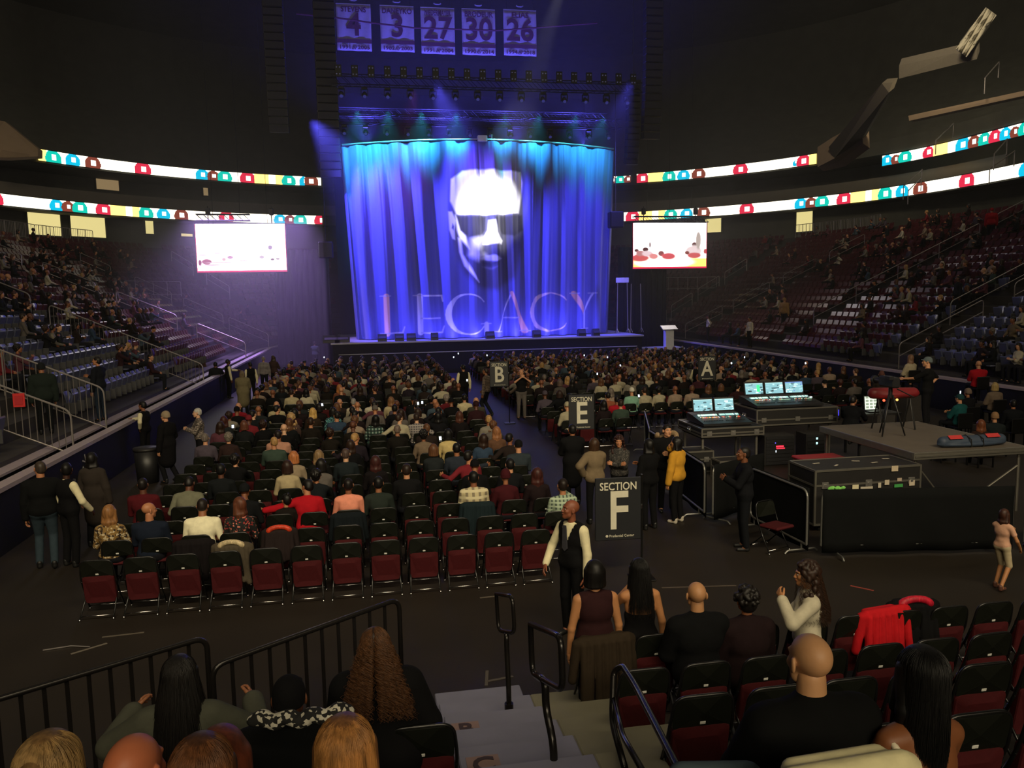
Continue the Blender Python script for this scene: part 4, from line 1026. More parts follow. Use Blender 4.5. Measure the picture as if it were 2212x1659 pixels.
# video screens beside the stage
def video(label, px0, px1, py0, py1, y, kind):
    A = aty(px0, py1, y); B = aty(px1, py0, y); w = B.x - A.x; h = B.z - A.z; c = (A + B) / 2
    nu, nv = 150, 84; gx, gy = np.meshgrid((np.arange(nu) + .5) / nu, (np.arange(nv) + .5) / nv, indexing='ij'); img = np.ones((nu, nv, 3)) * (1.0, .93, .95) * 5.0
    def blob(cx, cy, rx, ry, c_, w_=.25):
        m = smooth(1 + w_, 1 - w_, np.hypot((gx - cx) / rx / 1.25, (gy - cy) / ry / 1.25))[..., None]; img[:] = img * (1 - m) + np.array(c_) * m
    if kind == 0:
        for q in ((.11, .22, .05, .05, (.45, .12, .16)), (.035, .2, .015, .06, (.3, .05, .1)), (.82, .51, .022, .04, (.35, .25, .3)), (.37, .31, .03, .03, (.6, .3, .4)), (.72, .31, .025, .03, (.6, .5, .5)), (.84, .26, .02, .02, (.2, .12, .1)), (.9, .27, .02, .02, (.4, .3, .3)), (.07, .36, .04, .02, (.9, .8, .8)), (.23, .40, .04, .015, (.9, .8, .85)), (.30, .27, .02, .03, (.8, .5, .5)), (.17, .15, .12, .012, (.8, .55, .65)), (.27, .20, .14, .01, (.85, .6, .65)), (.52, .24, .05, .012, (.95, .7, .7))): blob(*q)
    else:
        fl = smooth(.27, .20, gy)[..., None]; img[:] = img * (1 - fl) + np.array((1.0, .62, .12)) * 2.0 * fl
        for q in ((.42, .14, .3, .10, (3, 3, 2.5)), (.10, .24, .10, .07, (.75, .12, .12)), (.05, .40, .025, .03, (.10, .02, .02)), (.17, .42, .035, .04, (.10, .03, .03)), (.10, .34, .05, .05, (.6, .25, .25)), (.20, .33, .06, .05, (.95, .7, .75)), (.28, .27, .05, .05, (.9, .3, .3)), (.38, .33, .035, .05, (.30, .08, .08)), (.48, .27, .08, .06, (.75, .1, .12)), (.83, .52, .03, .045, (.12, .03, .03)), (.82, .38, .10, .10, (.95, .75, .75)), (.83, .28, .08, .05, (.70, .12, .12)), (.73, .34, .025, .03, (.25, .06, .05)), (.885, .62, .03, .16, (.55, .45, .40)), (.23, .52, .012, .05, (.3, .2, .2)), (.98, .37, .02, .05, (.6, .1, .1))): blob(*q)
        k_ = (np.abs(gy - (.16 + gx * .22)) < .012) & (gx < .0); img[k_] = (.9, .25, .15)
    border = (gx < .008) | (gx > .992) | (gy < .03); img[border] = (.9, .02, .10)
    xs = np.linspace(0, 1, nu + 1) * w - w / 2; zs = np.linspace(0, 1, nv + 1) * h - h / 2
    gxx, gzz = np.meshgrid(xs, zs, indexing='ij'); Vv = np.stack([gxx, np.zeros_like(gxx) - .085, gzz], -1).reshape(-1, 3); ix = np.arange((nu + 1) * (nv + 1)).reshape(nu + 1, nv + 1)
    Ff = np.stack([ix[:-1, :-1], ix[1:, :-1], ix[1:, 1:], ix[:-1, 1:]], -1).reshape(-1, 4); me = me_np('display', Vv, Ff, [M_video]); at = me.color_attributes.new('pic', 'FLOAT_COLOR', 'CORNER')
    cc = np.concatenate([img.reshape(-1, 3), np.ones((nu * nv, 1))], 1).repeat(4, 0); at.data.foreach_set('color', cc.astype(np.float32).ravel())
    t = thing('video_screen', label, 'screen', c); link('display', me, t); b = MB(); b.box((0, 0, 0), (w + .1, .14, h + .1), bev=.02); b.obj('casing', M_black, t)
    for s in (-1, 1): b = MB(); b.cyl((s * w * .35, 0, h / 2), (s * w * .35, 0, h / 2 + 1.0), .03, 6); b.box((s * w * .35, 0, h / 2 + .7), (.25, .25, .4), bev=.04); b.obj('hoist', M_black, t)
    for k in range(3): b = MB(); b.cyl(((k - 1) * w * .3, .05, h / 2), ((k - 1) * w * .3, .05, 33.3 - c.z), .012, 4); b.obj('cable', M_black, t)
    return t
M_video = emis_attr('video_led', 1.0)
video('large overexposed white video screen on the side left of the stage', 427, 616, 484, 589, 48.5, 0)
video('large video screen showing a basketball court, right of the stage', 1366, 1526, 481, 581, 48.5, 1)
for i, (px0, px1, py) in enumerate(((424, 540, 470), (1368, 1528, 474))):
    A, B = aty(px0, py, 48.2), aty(px1, py, 48.2)
    truss('screen_truss', 'small truss over the %s video screen' % ('left', 'right')[i], A, B, .35)

# retired-number banners
M_ban = mat('banner_white', (.36, .32, .33), .9); M_bant = mat('banner_maroon', (.075, .012, .022), .9)
BN = [('STEVENS', '4', '1991', '2005', 725, 800, 10, 'number four'), ('DANEYKO', '3', '1982', '2003', 820, 893, 14, 'number three'), ('NIEDERMAYER', '27', '1991', '2004', 908, 981, 18, 'number twenty-seven'), ('BRODEUR', '30', '1990', '2014', 997, 1069, 21, 'number thirty'), ('ELIAS', '26', '1994', '2018', 1087, 1158, 23, 'number twenty-six')]
for nm, no, y0_, y1_, pa, pb, pt, wd in BN:
    Y = 52.0; A = aty(pa, pt, Y); B = aty(pb, pt, Y); w = B.x - A.x; c = (A + B) / 2; h = w * 1.30
    t = thing('jersey_banner', 'white hanging banner with maroon %s' % wd, 'banner', c, 0, None); sgs = 14
    b = MB(); VV = []; FF = []
    for i in range(sgs + 1):
        for j in range(13): x_ = -w / 2 + w * i / sgs; VV.append((x_, .03 * math.sin(i * 1.1 + j * .4), -h * j / 12))
    for i in range(sgs):
        for j in range(12): FF.append((i * 13 + j, i * 13 + j + 1, (i + 1) * 13 + j + 1, (i + 1) * 13 + j))
    ql = b.add(VV, FF).obj('cloth', M_ban, t, True); ql.data.polygons.foreach_set('use_smooth', [True] * len(ql.data.polygons)); md = ql.modifiers.new('t', 'SOLIDIFY'); md.thickness = .02
    b = MB(); b.box((0, -.055, -h * .795), (w * .995, .02, h * .085)); b.obj('stripe', M_bant, t)
    b = MB(); b.cyl((-w / 2, 0, .03), (w / 2, 0, .03), .04, 8); b.obj('pole', M_alu, t)
    for s in (-1, 1): b = MB(); b.cyl((s * w * .4, 0, .03), (s * w * .4, 0, 33.3 - c.z), .012, 4); b.obj('cable', M_black, t)
    b = MB(); b.tube([(-.22, 0, .30), (-.12, 0, .24), (.12, 0, .24), (.22, 0, .30)], .05, 6); b.obj('hook', M_alu, t)
    put_text(t, nm, h * .17, (0, -.06, -h * .11), M_bant, .012, min(1, 1.05 * w * .86 / (len(nm) * h * .118)))
    put_text(t, no, h * .68, (0, -.06, -h * .46), M_bant, .04, .95)
    put_text(t, y0_, h * .115, (-w * .27, -.06, -h * .93), M_bant, .008, 1.2); put_text(t, y1_, h * .115, (w * .27, -.06, -h * .93), M_bant, .008, 1.2)
    b = MB()
    for k in range(3): b.box(((k - 1) * .09, -.06, -h * .93), (.045, .01, h * .10), Matrix.Rotation(rad(28), 3, 'Y'))
    b.obj('emblem', M_bant, t)
b = MB(); b.tube([aty(640, 30, 51.2), aty(725, 38, 51.2), aty(800, 49, 51.2), aty(893, 60, 51.2), aty(1070, 66, 51.2), aty(1158, 60, 51.2), aty(1290, 50, 51.2)], .05, 6)
tag(b.obj('cable', M_bant), 'long dark cable sagging across the five banners', 'cable')

# things on the stage front
for i, (px, w_) in enumerate(((718, .9), (741, .8), (825, .5), (861, .5), (886, .5), (935, .4), (1052, .5), (1150, .45), (1245, .45), (1275, .4))):
    p = aty(px, 728, SY - 1.0); t = thing('stage_monitor', 'black wedge monitor speaker, %s from the left along the stage front' % ORD[i + 1], 'speaker', (p.x, SY - 2.35, 1.84), 0, 'wedge monitors on the stage front')
    b = MB(); b.slab([(-.05, 0), (.42, 0), (.36, .34), (.1, .42), (-.05, .15)], -w_ / 2, w_ / 2, Matrix.Rotation(rad(90), 3, 'Z')); b.obj('cabinet', M_black, t)
    b = MB(); b.box((0, -.0, .26), (w_ * .8, .02, .26), Matrix.Rotation(rad(-50), 3, 'X')); b.obj('grille', mat('speaker_grille', (.03, .03, .035), .6, .5), t)
def stand(label, x, y, z, hh, cat='stand', plate=True):
    t = thing('equipment_stand', label, cat, (x, y, z)); b = MB()
    for s in (-1, 1): b.cyl((s * .35, 0, 0), (s * .30, 0, hh), .03, 6)
    b.obj('frame', M_alu, t)
    if plate: b = MB(); b.box((0, 0, hh + .12), (.8, .1, .3), bev=.02); b.obj('panel', mat('pale_box', (.7, .7, .75), .5), t)
    for s in (-1, 1): b = MB(); b.tube([(s * .35, -.4, .02), (s * .35, 0, .3), (s * .35, .4, .02)], .02, 5); b.obj('foot', M_alu, t)
stand('tall pale double-pole stand on the deck right of the curtain', 15.2, 46.9, 1.84, 3.1); stand('thin tall pole on the deck beside the double-pole stand', 16.3, 47.6, 1.84, 3.0, plate=False)
t = thing('lectern', 'small blue-lit lectern at the right end of the stage', 'lectern', (16.9, 43.6, 1.0)); b = MB(); b.box((0, 0, .55), (.5, .4, 1.1), bev=.02); b.obj('body', mat('pale_box', (.7, .7, .75), .5), t); b = MB(); b.box((0, -.05, 1.25), (.9, .5, .06), Matrix.Rotation(rad(25), 3, 'X')); b.obj('shelf', M_alu, t); b = MB(); b.box((0, 0, -.5), (1.2, 1.0, 1.0)); b.obj('base', M_black, t)
b = MB(); b.box((0, 0, .95), (2.6, 1.6, .10)); b.cur = 1; b.box((0, 0, .45), (2.5, 1.5, .9)); t = b.obj('side_platform', [mat('stage_deck', (.35, .35, .40), .4), M_drape], None, False, (17.1, 45.6, 0)); tag(t, 'small raised side platform at the right corner of the stage', 'platform')

# haze hanging round the stage
def haze(name, lo, hi, dens, label):
    b = MB(); c = [(p + q) / 2 for p, q in zip(lo, hi)]; b.box(c, [q - p for p, q in zip(lo, hi)])
    m = bpy.data.materials.new(name); m.use_nodes = True; nt = m.node_tree; nt.nodes.clear(); o = nt.nodes.new('ShaderNodeOutputMaterial'); v = nt.nodes.new('ShaderNodeVolumeScatter')
    v.inputs['Density'].default_value = dens; v.inputs['Anisotropy'].default_value = .2; v.inputs['Color'].default_value = (1, 1, 1, 1); nt.links.new(v.outputs[0], o.inputs['Volume'])
    return tag(b.obj('haze', m), label, 'haze', None, 'stuff')
haze('stage_haze', (-13.5, 38, .3), (25.5, 56.5, 30), .0048, 'thin stage fog hanging round the curtain and trusses')
haze('fog_bank', (-13.2, 45, .4), (-2.4, 49.3, 8.6), .022, 'drifting purple-lit fog under the left video screen')
haze('arena_haze', (-44, 14, 2.2), (58, 90, 33), .0008, 'very thin haze filling the air of the arena')
# ------------------------------------------------------------------ folding chairs on the floor and on the near risers
M_cf = mat('chair_frame_black', (.006, .006, .006), .28, .0, .5, .1)
M_cback = mat('chair_back_vinyl', (.007, .008, .0055), .35, 0, .45, .25, 6, .1)
M_cseat = mat('chair_seat_red', (.055, .004, .006), .8, 0, .25, .2, 20, .3)
M_foot = mat('chair_foot_steel', (.6, .6, .6), .2, 1.0)
M_tag = mat('number_tag', (.62, .62, .58), .5)
def chair_geo(part, s=1):
    b = MB()
    if part == 'back_frame': b.tube(arc([(-.22, .06, .30), (-.225, -.055, .56), (-.20, -.10, .80), (.20, -.10, .80), (.225, -.055, .56), (.22, .06, .30)], .09, 6), .012, 8)
    if part == 'backrest':
        V = []; F = []; P = rrect(-.205, .205, .56, .795, .085, 5, .02); n = len(P)
        cv = lambda x, z: -.048 - (z - .56) * .21 + .55 * (x * x) - .012
        for dy in (0, -.022): V += [(x, cv(x, z) + dy, z) for x, z in P] + [(0, cv(0, .68) + dy * 1.3, .68)]
        m_ = n + 1
        for i in range(n): j = (i + 1) % n; F += [(i, n, j), (m_ + i, m_ + j, m_ + n), (i, j, m_ + j, m_ + i)]
        b.add(V, F)
    if part == 'seat_up':
        V = []; P = rrect(-.205, .205, .165, .575, .05, 5); n = len(P)
        yb = lambda z: .035 - (z - .2) * .17
        rings = [(1, -.030), (.97, -.040), (.6, -.043)]
        V += [(x, yb(z) + .02, z) for x, z in P]
        for sc, dy in rings: V += [(x * sc, yb(z) + dy, .37 + (z - .37) * sc) for x, z in P]
        V.append((0, yb(.37) - .044, .37)); F = [tuple(range(n - 1, -1, -1))]
        for k in range(3):
            for i in range(n): j = (i + 1) % n; F.append((k * n + i, k * n + j, (k + 1) * n + j, (k + 1) * n + i))
        for i in range(n): F.append((3 * n + i, 3 * n + (i + 1) % n, 4 * n))
        b.add(V, F)
    if part == 'seat_down': b.box((0, .17, .435), (.41, .40, .055), Matrix.Rotation(rad(3), 3, 'X'), bev=.022)
    if part == 'front_leg': b.tube([(s * .222, -.03, .50), (s * .225, .10, .24), (s * .235, .24, .02)], .011, 8)
    if part == 'rear_leg': b.tube([(s * .195, .20, .42), (s * .20, .02, .24), (s * .215, -.22, .02)], .011, 8)
    if part == 'stretcher': b.tube([(-.215, -.185, .055), (.215, -.185, .055)] if s > 0 else [(-.23, .22, .06), (.23, .22, .06)], .009, 8)
    if part == 'foot': b.cyl((s * .235, .24, .0), (s * .235, .24, .03), .016, 10); b.cyl((s * .215, -.22, .0), (s * .215, -.22, .03), .016, 10)
    if part == 'tag': b.box((.0, -.082, .600), (.040, .005, .022), Matrix.Rotation(rad(12), 3, 'X'), bev=.002)
    return b
def make_chair(up=True):
    t = thing('folding_chair', 'x', 'chair')
    chair_geo('back_frame').obj('back_frame', M_cf, t, True); br = chair_geo('backrest').obj('backrest', M_cback, t)
    chair_geo('seat_up' if up else 'seat_down').obj('seat', M_cseat, t, False)
    for s in (-1, 1):
        for p, f in (('front_leg', (s * .235, .24)), ('rear_leg', (s * .215, -.22))):
            g = chair_geo(p, s); g.cur = 1; g.cyl((*f, 0), (*f, .03), .016, 10); g.obj('leg', [M_cf, M_foot], t, True)
    for s in (-1, 1): chair_geo('stretcher', s).obj('stretcher', M_foot, t, True)
    chair_geo('tag').obj('number_tag', M_tag, br); return t
CH = {0: make_chair(False), 1: make_chair(True)}; used = {0: False, 1: False}
def whole_chair(up):
    b = MB()
    for k, part in ((0, 'back_frame'), (1, 'backrest'), (2, 'seat_up' if up else 'seat_down'), (3, 'stretcher'), (4, 'tag')): b.cur = k; g = chair_geo(part); b.add(g.v, g.f)
    for s in (-1, 1):
        for p in ('front_leg', 'rear_leg'): b.cur = 0; g = chair_geo(p, s); b.add(g.v, g.f)
    return b
ME_ch = {u: whole_chair(u).data('folding_chair', [M_cf, M_cback, M_cseat, M_foot, M_tag]) for u in (0, 1)}
def chair(loc, rz, label, group, up=True, full=True):
    u = 1 if up else 0
    if full:
        if used[u]: t = copy_tree(CH[u])
        else: t = CH[u]; used[u] = True
    else: t = link('folding_chair', ME_ch[u])
    t.location = loc; t.rotation_euler = (0, 0, rz); return tag(t, label, 'chair', group)
# rows on the floor: (x, y) seats; left block columns 0.., rows from the back
FLOOR = []
ROWY = [11.45 + .9 * i for i in range(15)] + [27.2 + .9 * i for i in range(17)]
for r_, y in enumerate(ROWY):
    for c in range(13 if r_ else 12): FLOOR.append(('left', r_, c, -3.80 + .557 * c, y))
    if y > 20.6:
        for c in range(25):
            x = 5.35 + .53 * c
            if y < 23.2 and x > 7.3: continue
            FLOOR.append(('right', r_, c, x, y))
# near risers: rows A..F
def riser(y): return .25 + (7.0 - y) * .325
NEAR = []
for r_, y in enumerate((7.1, 5.95, 4.8, 3.65, 2.5)):
    z = max(.22, riser(y + .35))
    x0 = 2.08
    for c in range(13): NEAR.append(('right', r_, c, x0 + .53 * c, y, z))
    if r_ > 1:
        for c in range(8): NEAR.append(('left', r_, c, .22 - .53 * c, y, z))
# steel and concrete of the risers
M_riser = mat('riser_boards', (.018, .014, .011), .7, 0, .3, .3, 1.5, .2)
M_stepL = mat('step_concrete_cool', (.16, .16, .225), .8, 0, .3, .16, 3.0, .35); M_stepR = mat('step_boards_warm', (.15, .14, .10), .8, 0, .3, .22, 2.2, .35)  # same concrete twice: bluish stage light and yellowish light put into the colours
b = MB()
for r_, y in enumerate((7.1, 5.95, 4.8, 3.65, 2.5, 1.35, .2)):
    z = max(.22, riser(y + .35)); y1 = y + .58
    b.box(((2.2 + 16) / 2, y1 - .575, z / 2), (16 - 2.2, 1.15, z))
    if r_ > 1: b.box(((.52 - 12) / 2, y1 - .575, z / 2), (12.52, 1.15, z))
struct('floor_near_risers', b, M_riser, label='dark riser platforms of the near stand')
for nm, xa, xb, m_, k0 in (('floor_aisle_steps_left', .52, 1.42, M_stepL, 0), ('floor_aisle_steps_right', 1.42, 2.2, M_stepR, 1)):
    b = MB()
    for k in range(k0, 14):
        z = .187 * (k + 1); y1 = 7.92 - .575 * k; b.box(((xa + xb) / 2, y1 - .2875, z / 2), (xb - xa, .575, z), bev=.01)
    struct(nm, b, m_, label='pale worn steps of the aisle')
# row letters on the steps
for k, (L, px, py, yy_) in enumerate((('B', 968, 1563, 2), ('C', 995, 1641, 4))):
    kk = yy_; z = .187 * (kk + 1) + .003; y1 = 7.92 - .575 * kk
    t = thing('row_letter', 'dark square floor mark with letter %s on the aisle step' % L, 'floor mark', (.69, y1 - .27, z)); q = MB(); q.box((0, 0, 0), (.24, .24, .004)); q.obj('patch', mat('floor_mark', (.20, .13, .12), .8), t)
    o = put_text(t, L, .24, (0, 0, .004), mat('floor_letter', (.035, .02, .025), .8), .006); o.rotation_euler = (rad(-90), 0, 0)
# ------------------------------------------------------------------ people on the floor
OCC = {}
def seat_at(px, py, zt=1.32):
    p = atz(px, py, zt); best = min(range(len(FLOOR)), key=lambda i: (FLOOR[i][3] - p.x) ** 2 + (FLOOR[i][4] - p.y) ** 2 + (9 if i in OCC else 0)); return best
rnd = random.Random(11)
SK = ['#b98563', '#a8714f', '#7c4c33', '#5a3524', '#c79a7a', '#8d5a3c']
def sitter(px, py, label, hair, hairc, top, sex='m', sk=None, near=False, arms=('lap', 'lap'), **kw):
    i = seat_at(px, py); side, r_, c, x, y = FLOOR[i]; OCC[i] = True
    p = atz(px, py, 1.32); dx = max(-.12, min(.12, p.x - x)); sk = sk or rnd.choice(SK)
    a = dict(pose='sit', sex=sex, hair=hair, arms=arms); a.update(kw)
    if near: person(label, (x + dx, y + .06, 0), a.pop('yaw', 0), sk, hairc, top, '#15161c', hb=.014, hh=.007, hhand=.006, **a)
    else: far_person(label, (x + dx, y + .06, 0), a.pop('yaw', 0), sk, hairc, top, '#15161c', **a)
P_floral = spots('floral_print', '#0c0a0c', ['#8a2a2a', '#c07060', '#2c3a2c'], 45, .72)
P_teal = spots('teal_print', '#123238', ['#3f8088', '#7fb0b0'], 40, .6)
P_leop = spots('animal_print', '#7d6030', ['#2a1c10', '#b8a888'], 40, .55)
P_nord = spots('nordic_knit', '#5a5048', ['#2a2422', '#8a8078'], 50, .5)
P_creampl = plaid('cream_plaid', '#b4a884', '#7a705c', '#c4ba98', 9); P_greenpl = plaid('green_plaid', '#8fa088', '#46544c', '#a8b8a0', 16)
P_dkpl = plaid('dark_green_plaid', '#24443c', '#7f9088', '#0e1c1a', 12); P_greypl = plaid('grey_plaid', '#7a7272', '#3c3a3e', '#8c8682', 16); P_brownpl = plaid('brown_plaid', '#6c5c50', '#2e2624', '#8a7868', 18)
N = dict(near=True)
sitter(243, 1080, 'woman with long light brown hair and a spotted yellow shawl near the boards', 'long', '#8a6038', P_leop, 'f', '#c79a7a', **N)
sitter(328, 1072, 'bald man in a navy sweater turning his head, beside the woman in the spotted shawl', 'bald', '#1a1410', '#151c2a', 'm', '#a8714f', head=(-55, 0, 0), thick=1.18, **N)
sitter(436, 1072, 'broad man in a white T-shirt seen from behind near the back row', 'crop', '#1c1410', '#e6dfbe', 'm', '#8d5a3c', thick=1.22, sleeves=.45, lean=12, **N)
sitter(520, 1064, 'woman with long auburn hair and a black floral blouse looking sideways', 'long', '#5a3220', P_floral, 'f', '#c79a7a', head=(50, 0, 0), **N)
sitter(300, 1026, 'person in a dark maroon top in front of the bald man in navy', 'crop', '#140e0c', '#4a1218', 'm', '#5a3524', thick=1.15, **N)
sitter(402, 1022, 'person in a grey-green sweater bending forward in front of the white T-shirt', 'crop', '#120e0c', '#6a6a58', 'm', '#5a3524', lean=28, thick=1.1, **N)
sitter(654, 1032, 'man in a red jacket stretching one arm over the next chair', 'short', '#0e0a08', '#a3121e', 'm', '#a8714f', arms=((.72, .10, .30), 'lap'), thick=1.1, coat=.02, lean=8, head=(45, -5, 0), **N)
sitter(612, 1046, 'child with a dark hair bun beside the man in the red jacket', 'bun', '#0c0908', '#16120f', 'f', '#a8714f', scale=.84, head=(40, 0, 0), **N)
sitter(620, 992, 'woman with dark brown hair in a cream sweater near the back', 'bob', '#2c1a14', '#a39474', 'f', '#a8714f', **N)
sitter(686, 975, 'woman with very long ash blonde hair in black, behind the row of grey jackets', 'vlong', '#806848', '#101010', 'f', **N)
sitter(751, 1036, 'man with cropped hair in a salmon pink shirt', 'crop', '#120c0a', '#d98a72', 'm', '#7c4c33', **N)
sitter(817, 1034, 'person in a dark green-grey top beside the salmon pink shirt', 'short', '#0c0a0a', '#232a26', 'm', '#8d5a3c', **N)
sitter(604, 922, 'broad person in a pale pink-beige sweater with a dark scarf', 'short', '#1a1210', '#a87c68', 'm', '#8d5a3c', thick=1.25, **N)
sitter(636, 968, 'woman with reddish blonde hair leaning beside the white coat', 'bob', '#a8683c', '#8a7a64', 'f', '#c79a7a', **N)
sitter(691, 968, 'man with greying brown hair and a dark jacket, middle of the left block', 'short', '#4a3a34', '#1a2124', 'm', **N)
sitter(487, 938, 'older person with a grey perm and dark brown coat', 'curly', '#6a6258', '#2c1e1c', 'f', '#b98563', **N)
sitter(474, 998, 'man with black hair and black jacket behind the person with a grey perm', 'short', '#0c0b0b', '#131618', 'm', **N)
sitter(510, 872, 'bald man in a red jacket near the boards', 'bald', '#1a1410', '#7a1420', 'm', '#b98563')
sitter(528, 905, 'woman with a brown bob in a dark coat near the boards', 'bob', '#5a3424', '#16181a', 'f')
sitter(596, 864, 'bald man in a cream shirt, left block', 'bald', '#1a1410', '#a59a78', 'm', '#b98563')
sitter(618, 852, 'person in a cream pullover left of a woman with black hair', 'short', '#2a1a14', '#a89c7c', 'm')
sitter(626, 895, 'woman with big blonde curls in a brown top', 'curlylong', '#a8875a', '#4a3834', 'f', '#c79a7a')
sitter(676, 878, 'woman with long golden hair beside the big blonde curls', 'long', '#c09a58', '#2a2018', 'f', '#c79a7a')
sitter(658, 842, 'woman with black hair in a white top in front of the golden hair', 'long', '#0c0a0a', '#b0a890', 'f')
sitter(690, 868, 'woman with dark hair in a dark coat, left of the teal print', 'bob', '#120e0e', '#191414', 'f')
sitter(718, 880, 'woman in a teal patterned top with dark hair', 'bob', '#100c0c', P_teal, 'f')
sitter(757, 874, 'man with a strap across his grey sweater', 'crop', '#140f0d', '#6a645a', 'm', '#8d5a3c', thick=1.15)
sitter(761, 852, 'white-haired man in a pale shirt in front of the grey sweater', 'crop', '#8a8680', '#a9a08c', 'm', '#b98563')
sitter(800, 852, 'brown-haired man in a white shirt, left block middle', 'short', '#3a2418', '#b8b09c', 'm')
sitter(840, 850, 'woman with wavy brown hair in a cream top, left block middle', 'long', '#7a5638', '#a89a78', 'f')
sitter(800, 896, 'woman with long black hair in a dark green plaid shirt', 'vlong', '#0c0a0a', P_dkpl, 'f', '#b07a50', side=6)
sitter(731, 832, 'woman with long copper hair and an orange-brown top', 'vlong', '#a86a38', '#6a4030', 'f', '#c79a7a')
sitter(851, 924, 'man with thin grey hair in a black coat', 'crop', '#6a5a50', '#14120f', 'm', '#8d5a3c')
sitter(852, 872, 'person in black beside the wavy brown hair', 'short', '#0c0a0a', '#0e0e12', 'm')
sitter(896, 897, 'man in a grey checked shirt reaching toward the next seat', 'short', '#2a1c18', P_greypl, 'm', arms=('lap', (.45, .10, .30)))
sitter(908, 922, 'woman with a black afro in a taupe top', 'afro', '#0e0b0a', '#6c5c4c', 'f', '#7c4c33', near=True)
sitter(950, 932, 'woman with dark hair in a cream knit, beside the grey hoodie', 'bob', '#0e0c0c', '#b8a470', 'f', near=True)
sitter(975, 952, 'man in a slate grey hoodie with an arm along the next chair', 'short', '#0c0a0a', '#262c36', 'm', '#8d5a3c', arms=('lap', (.62, .08, .28)), near=True, thick=1.1)
sitter(946, 893, 'woman with long black hair waving a hand', 'long', '#0e0c0c', '#101014', 'f', arms=('up', 'lap'))
sitter(981, 893, 'woman with long chestnut hair in a black top', 'long', '#4a2a20', '#141012', 'f')
sitter(1074, 927, 'woman with long light brown hair in a brown blouse', 'vlong', '#8a5c3c', '#5a4030', 'f', '#b98563', near=True)
sitter(1116, 945, 'man in a black cap and slate T-shirt', 'cap', '#0d0d0f', '#2a3238', 'm', '#b98563', near=True, thick=1.15)
sitter(961, 850, 'woman with grey curls and a red collar', 'curly', '#7a7068', '#5a1820', 'f')
sitter(997, 850, 'man with black hair in a cream shirt, near the centre aisle', 'short', '#0c0a0a', '#b8ac88', 'm')
sitter(1030, 852, 'bald man in an olive sweater by the centre aisle', 'bald', '#1a1410', '#3c3a30', 'm', '#b98563', thick=1.2)
sitter(876, 993, 'man with short dark hair in a black coat, middle rows', 'short', '#241812', '#0e0e10', 'm', near=True, thick=1.1)
sitter(811, 992, 'woman with long reddish hair in black, middle rows', 'long', '#3a1c1a', '#120e10', 'f', near=True)
sitter(1015, 1030, 'man with black hair in a cream plaid shirt', 'short', '#0c0a09', P_creampl, 'm', '#7c4c33', near=True, thick=1.1)
sitter(1085, 1022, 'person with a dark red hood over the chair back', 'beanie', '#3a1016', '#3a1016', 'f', near=True)
sitter(1154, 1003, 'woman with very long dark auburn hair', 'vlong', '#3c1c18', '#1c1214', 'f', near=True)
sitter(1120, 1000, 'person in a dark cap beside the very long auburn hair', 'short', '#0e0c0c', '#101114', 'm', near=True)
sitter(1224, 1013, 'man in a green and white checked shirt at the aisle end', 'short', '#1a100c', P_greenpl, 'm', '#a8714f', near=True, arms=('lap', 'face'))
sitter(878, 797, 'man in a white shirt, forward rows', 'short', '#3a2820', '#a8a49c', 'm', '#b98563')
sitter(938, 797, 'person in a pale shirt bending forward, forward rows', 'short', '#141010', '#8c8880', 'm', lean=25)
sitter(1196, 836, 'person in a black and white number four jersey, right block', 'bob', '#2a1a14', '#0f1014', 'f', arms=((.5, .10, .3), 'lap'))
sitter(1244, 812, 'man with black hair in a dark coat, right block behind the section sign', 'short', '#0c0a0a', '#1c1a1a', 'm')
sitter(1222, 822, 'woman with grey-brown hair beside the number four jersey', 'bob', '#5a4a42', '#4a4440', 'f')
sitter(1441, 852, 'man in a bright red shirt, back of the right block', 'crop', '#140e0c', '#9a1826', 'm', '#7c4c33', thick=1.15)
sitter(1345, 826, 'person in a mint green shirt and white cap', 'cap', '#c8c4b4', '#7aa690', 'm', '#b98563', thick=1.1)
sitter(1340, 850, 'man with dark hair and bare orange-lit shoulders', 'crop', '#140e0c', '#8a5038', 'm', '#a8714f')
sitter(1228, 765, 'person in a cream coat with one arm out, forward right block', 'short', '#1a1410', '#b8a888', 'm', arms=((.5, .2, .3), 'lap'))
sitter(1440, 785, 'man in a white shirt, right block forward', 'short', '#1a1410', '#a8a494', 'm')
# the rest of the audience
DARK = ['#0f0f12', '#17130f', '#14181c', '#1c1416', '#101214', '#241c1a', '#0c0c0e', '#1e2224', '#2a1418', '#201a22']
LITE = ['#7a7468', '#a09880', '#5a5450', '#48404a', '#6e2028', '#3a4854', '#8c7a6a', '#54303a', '#b4ac98', '#34423a', '#6a5c48', '#2c3c50']
NAMEC = {'#0f0f12': 'black', '#17130f': 'black-brown', '#14181c': 'charcoal', '#1c1416': 'dark plum', '#101214': 'ink black', '#241c1a': 'dark brown', '#0c0c0e': 'jet black', '#1e2224': 'slate', '#2a1418': 'dark wine', '#201a22': 'aubergine',
         '#7a7468': 'grey-beige', '#a09880': 'cream', '#5a5450': 'taupe', '#48404a': 'grey-violet', '#6e2028': 'red', '#3a4854': 'steel blue', '#8c7a6a': 'tan', '#54303a': 'mauve', '#b4ac98': 'off-white', '#34423a': 'moss green', '#6a5c48': 'khaki', '#2c3c50': 'denim blue'}
HC = {'#120e0c': 'black', '#2a1a12': 'dark brown', '#5a3a24': 'brown', '#a07c4c': 'blonde', '#6a6058': 'grey', '#3c1c16': 'auburn'}
HCW = ['#120e0c'] * 5 + ['#2a1a12'] * 4 + ['#5a3a24'] * 2 + ['#a07c4c', '#6a6058', '#3c1c16']
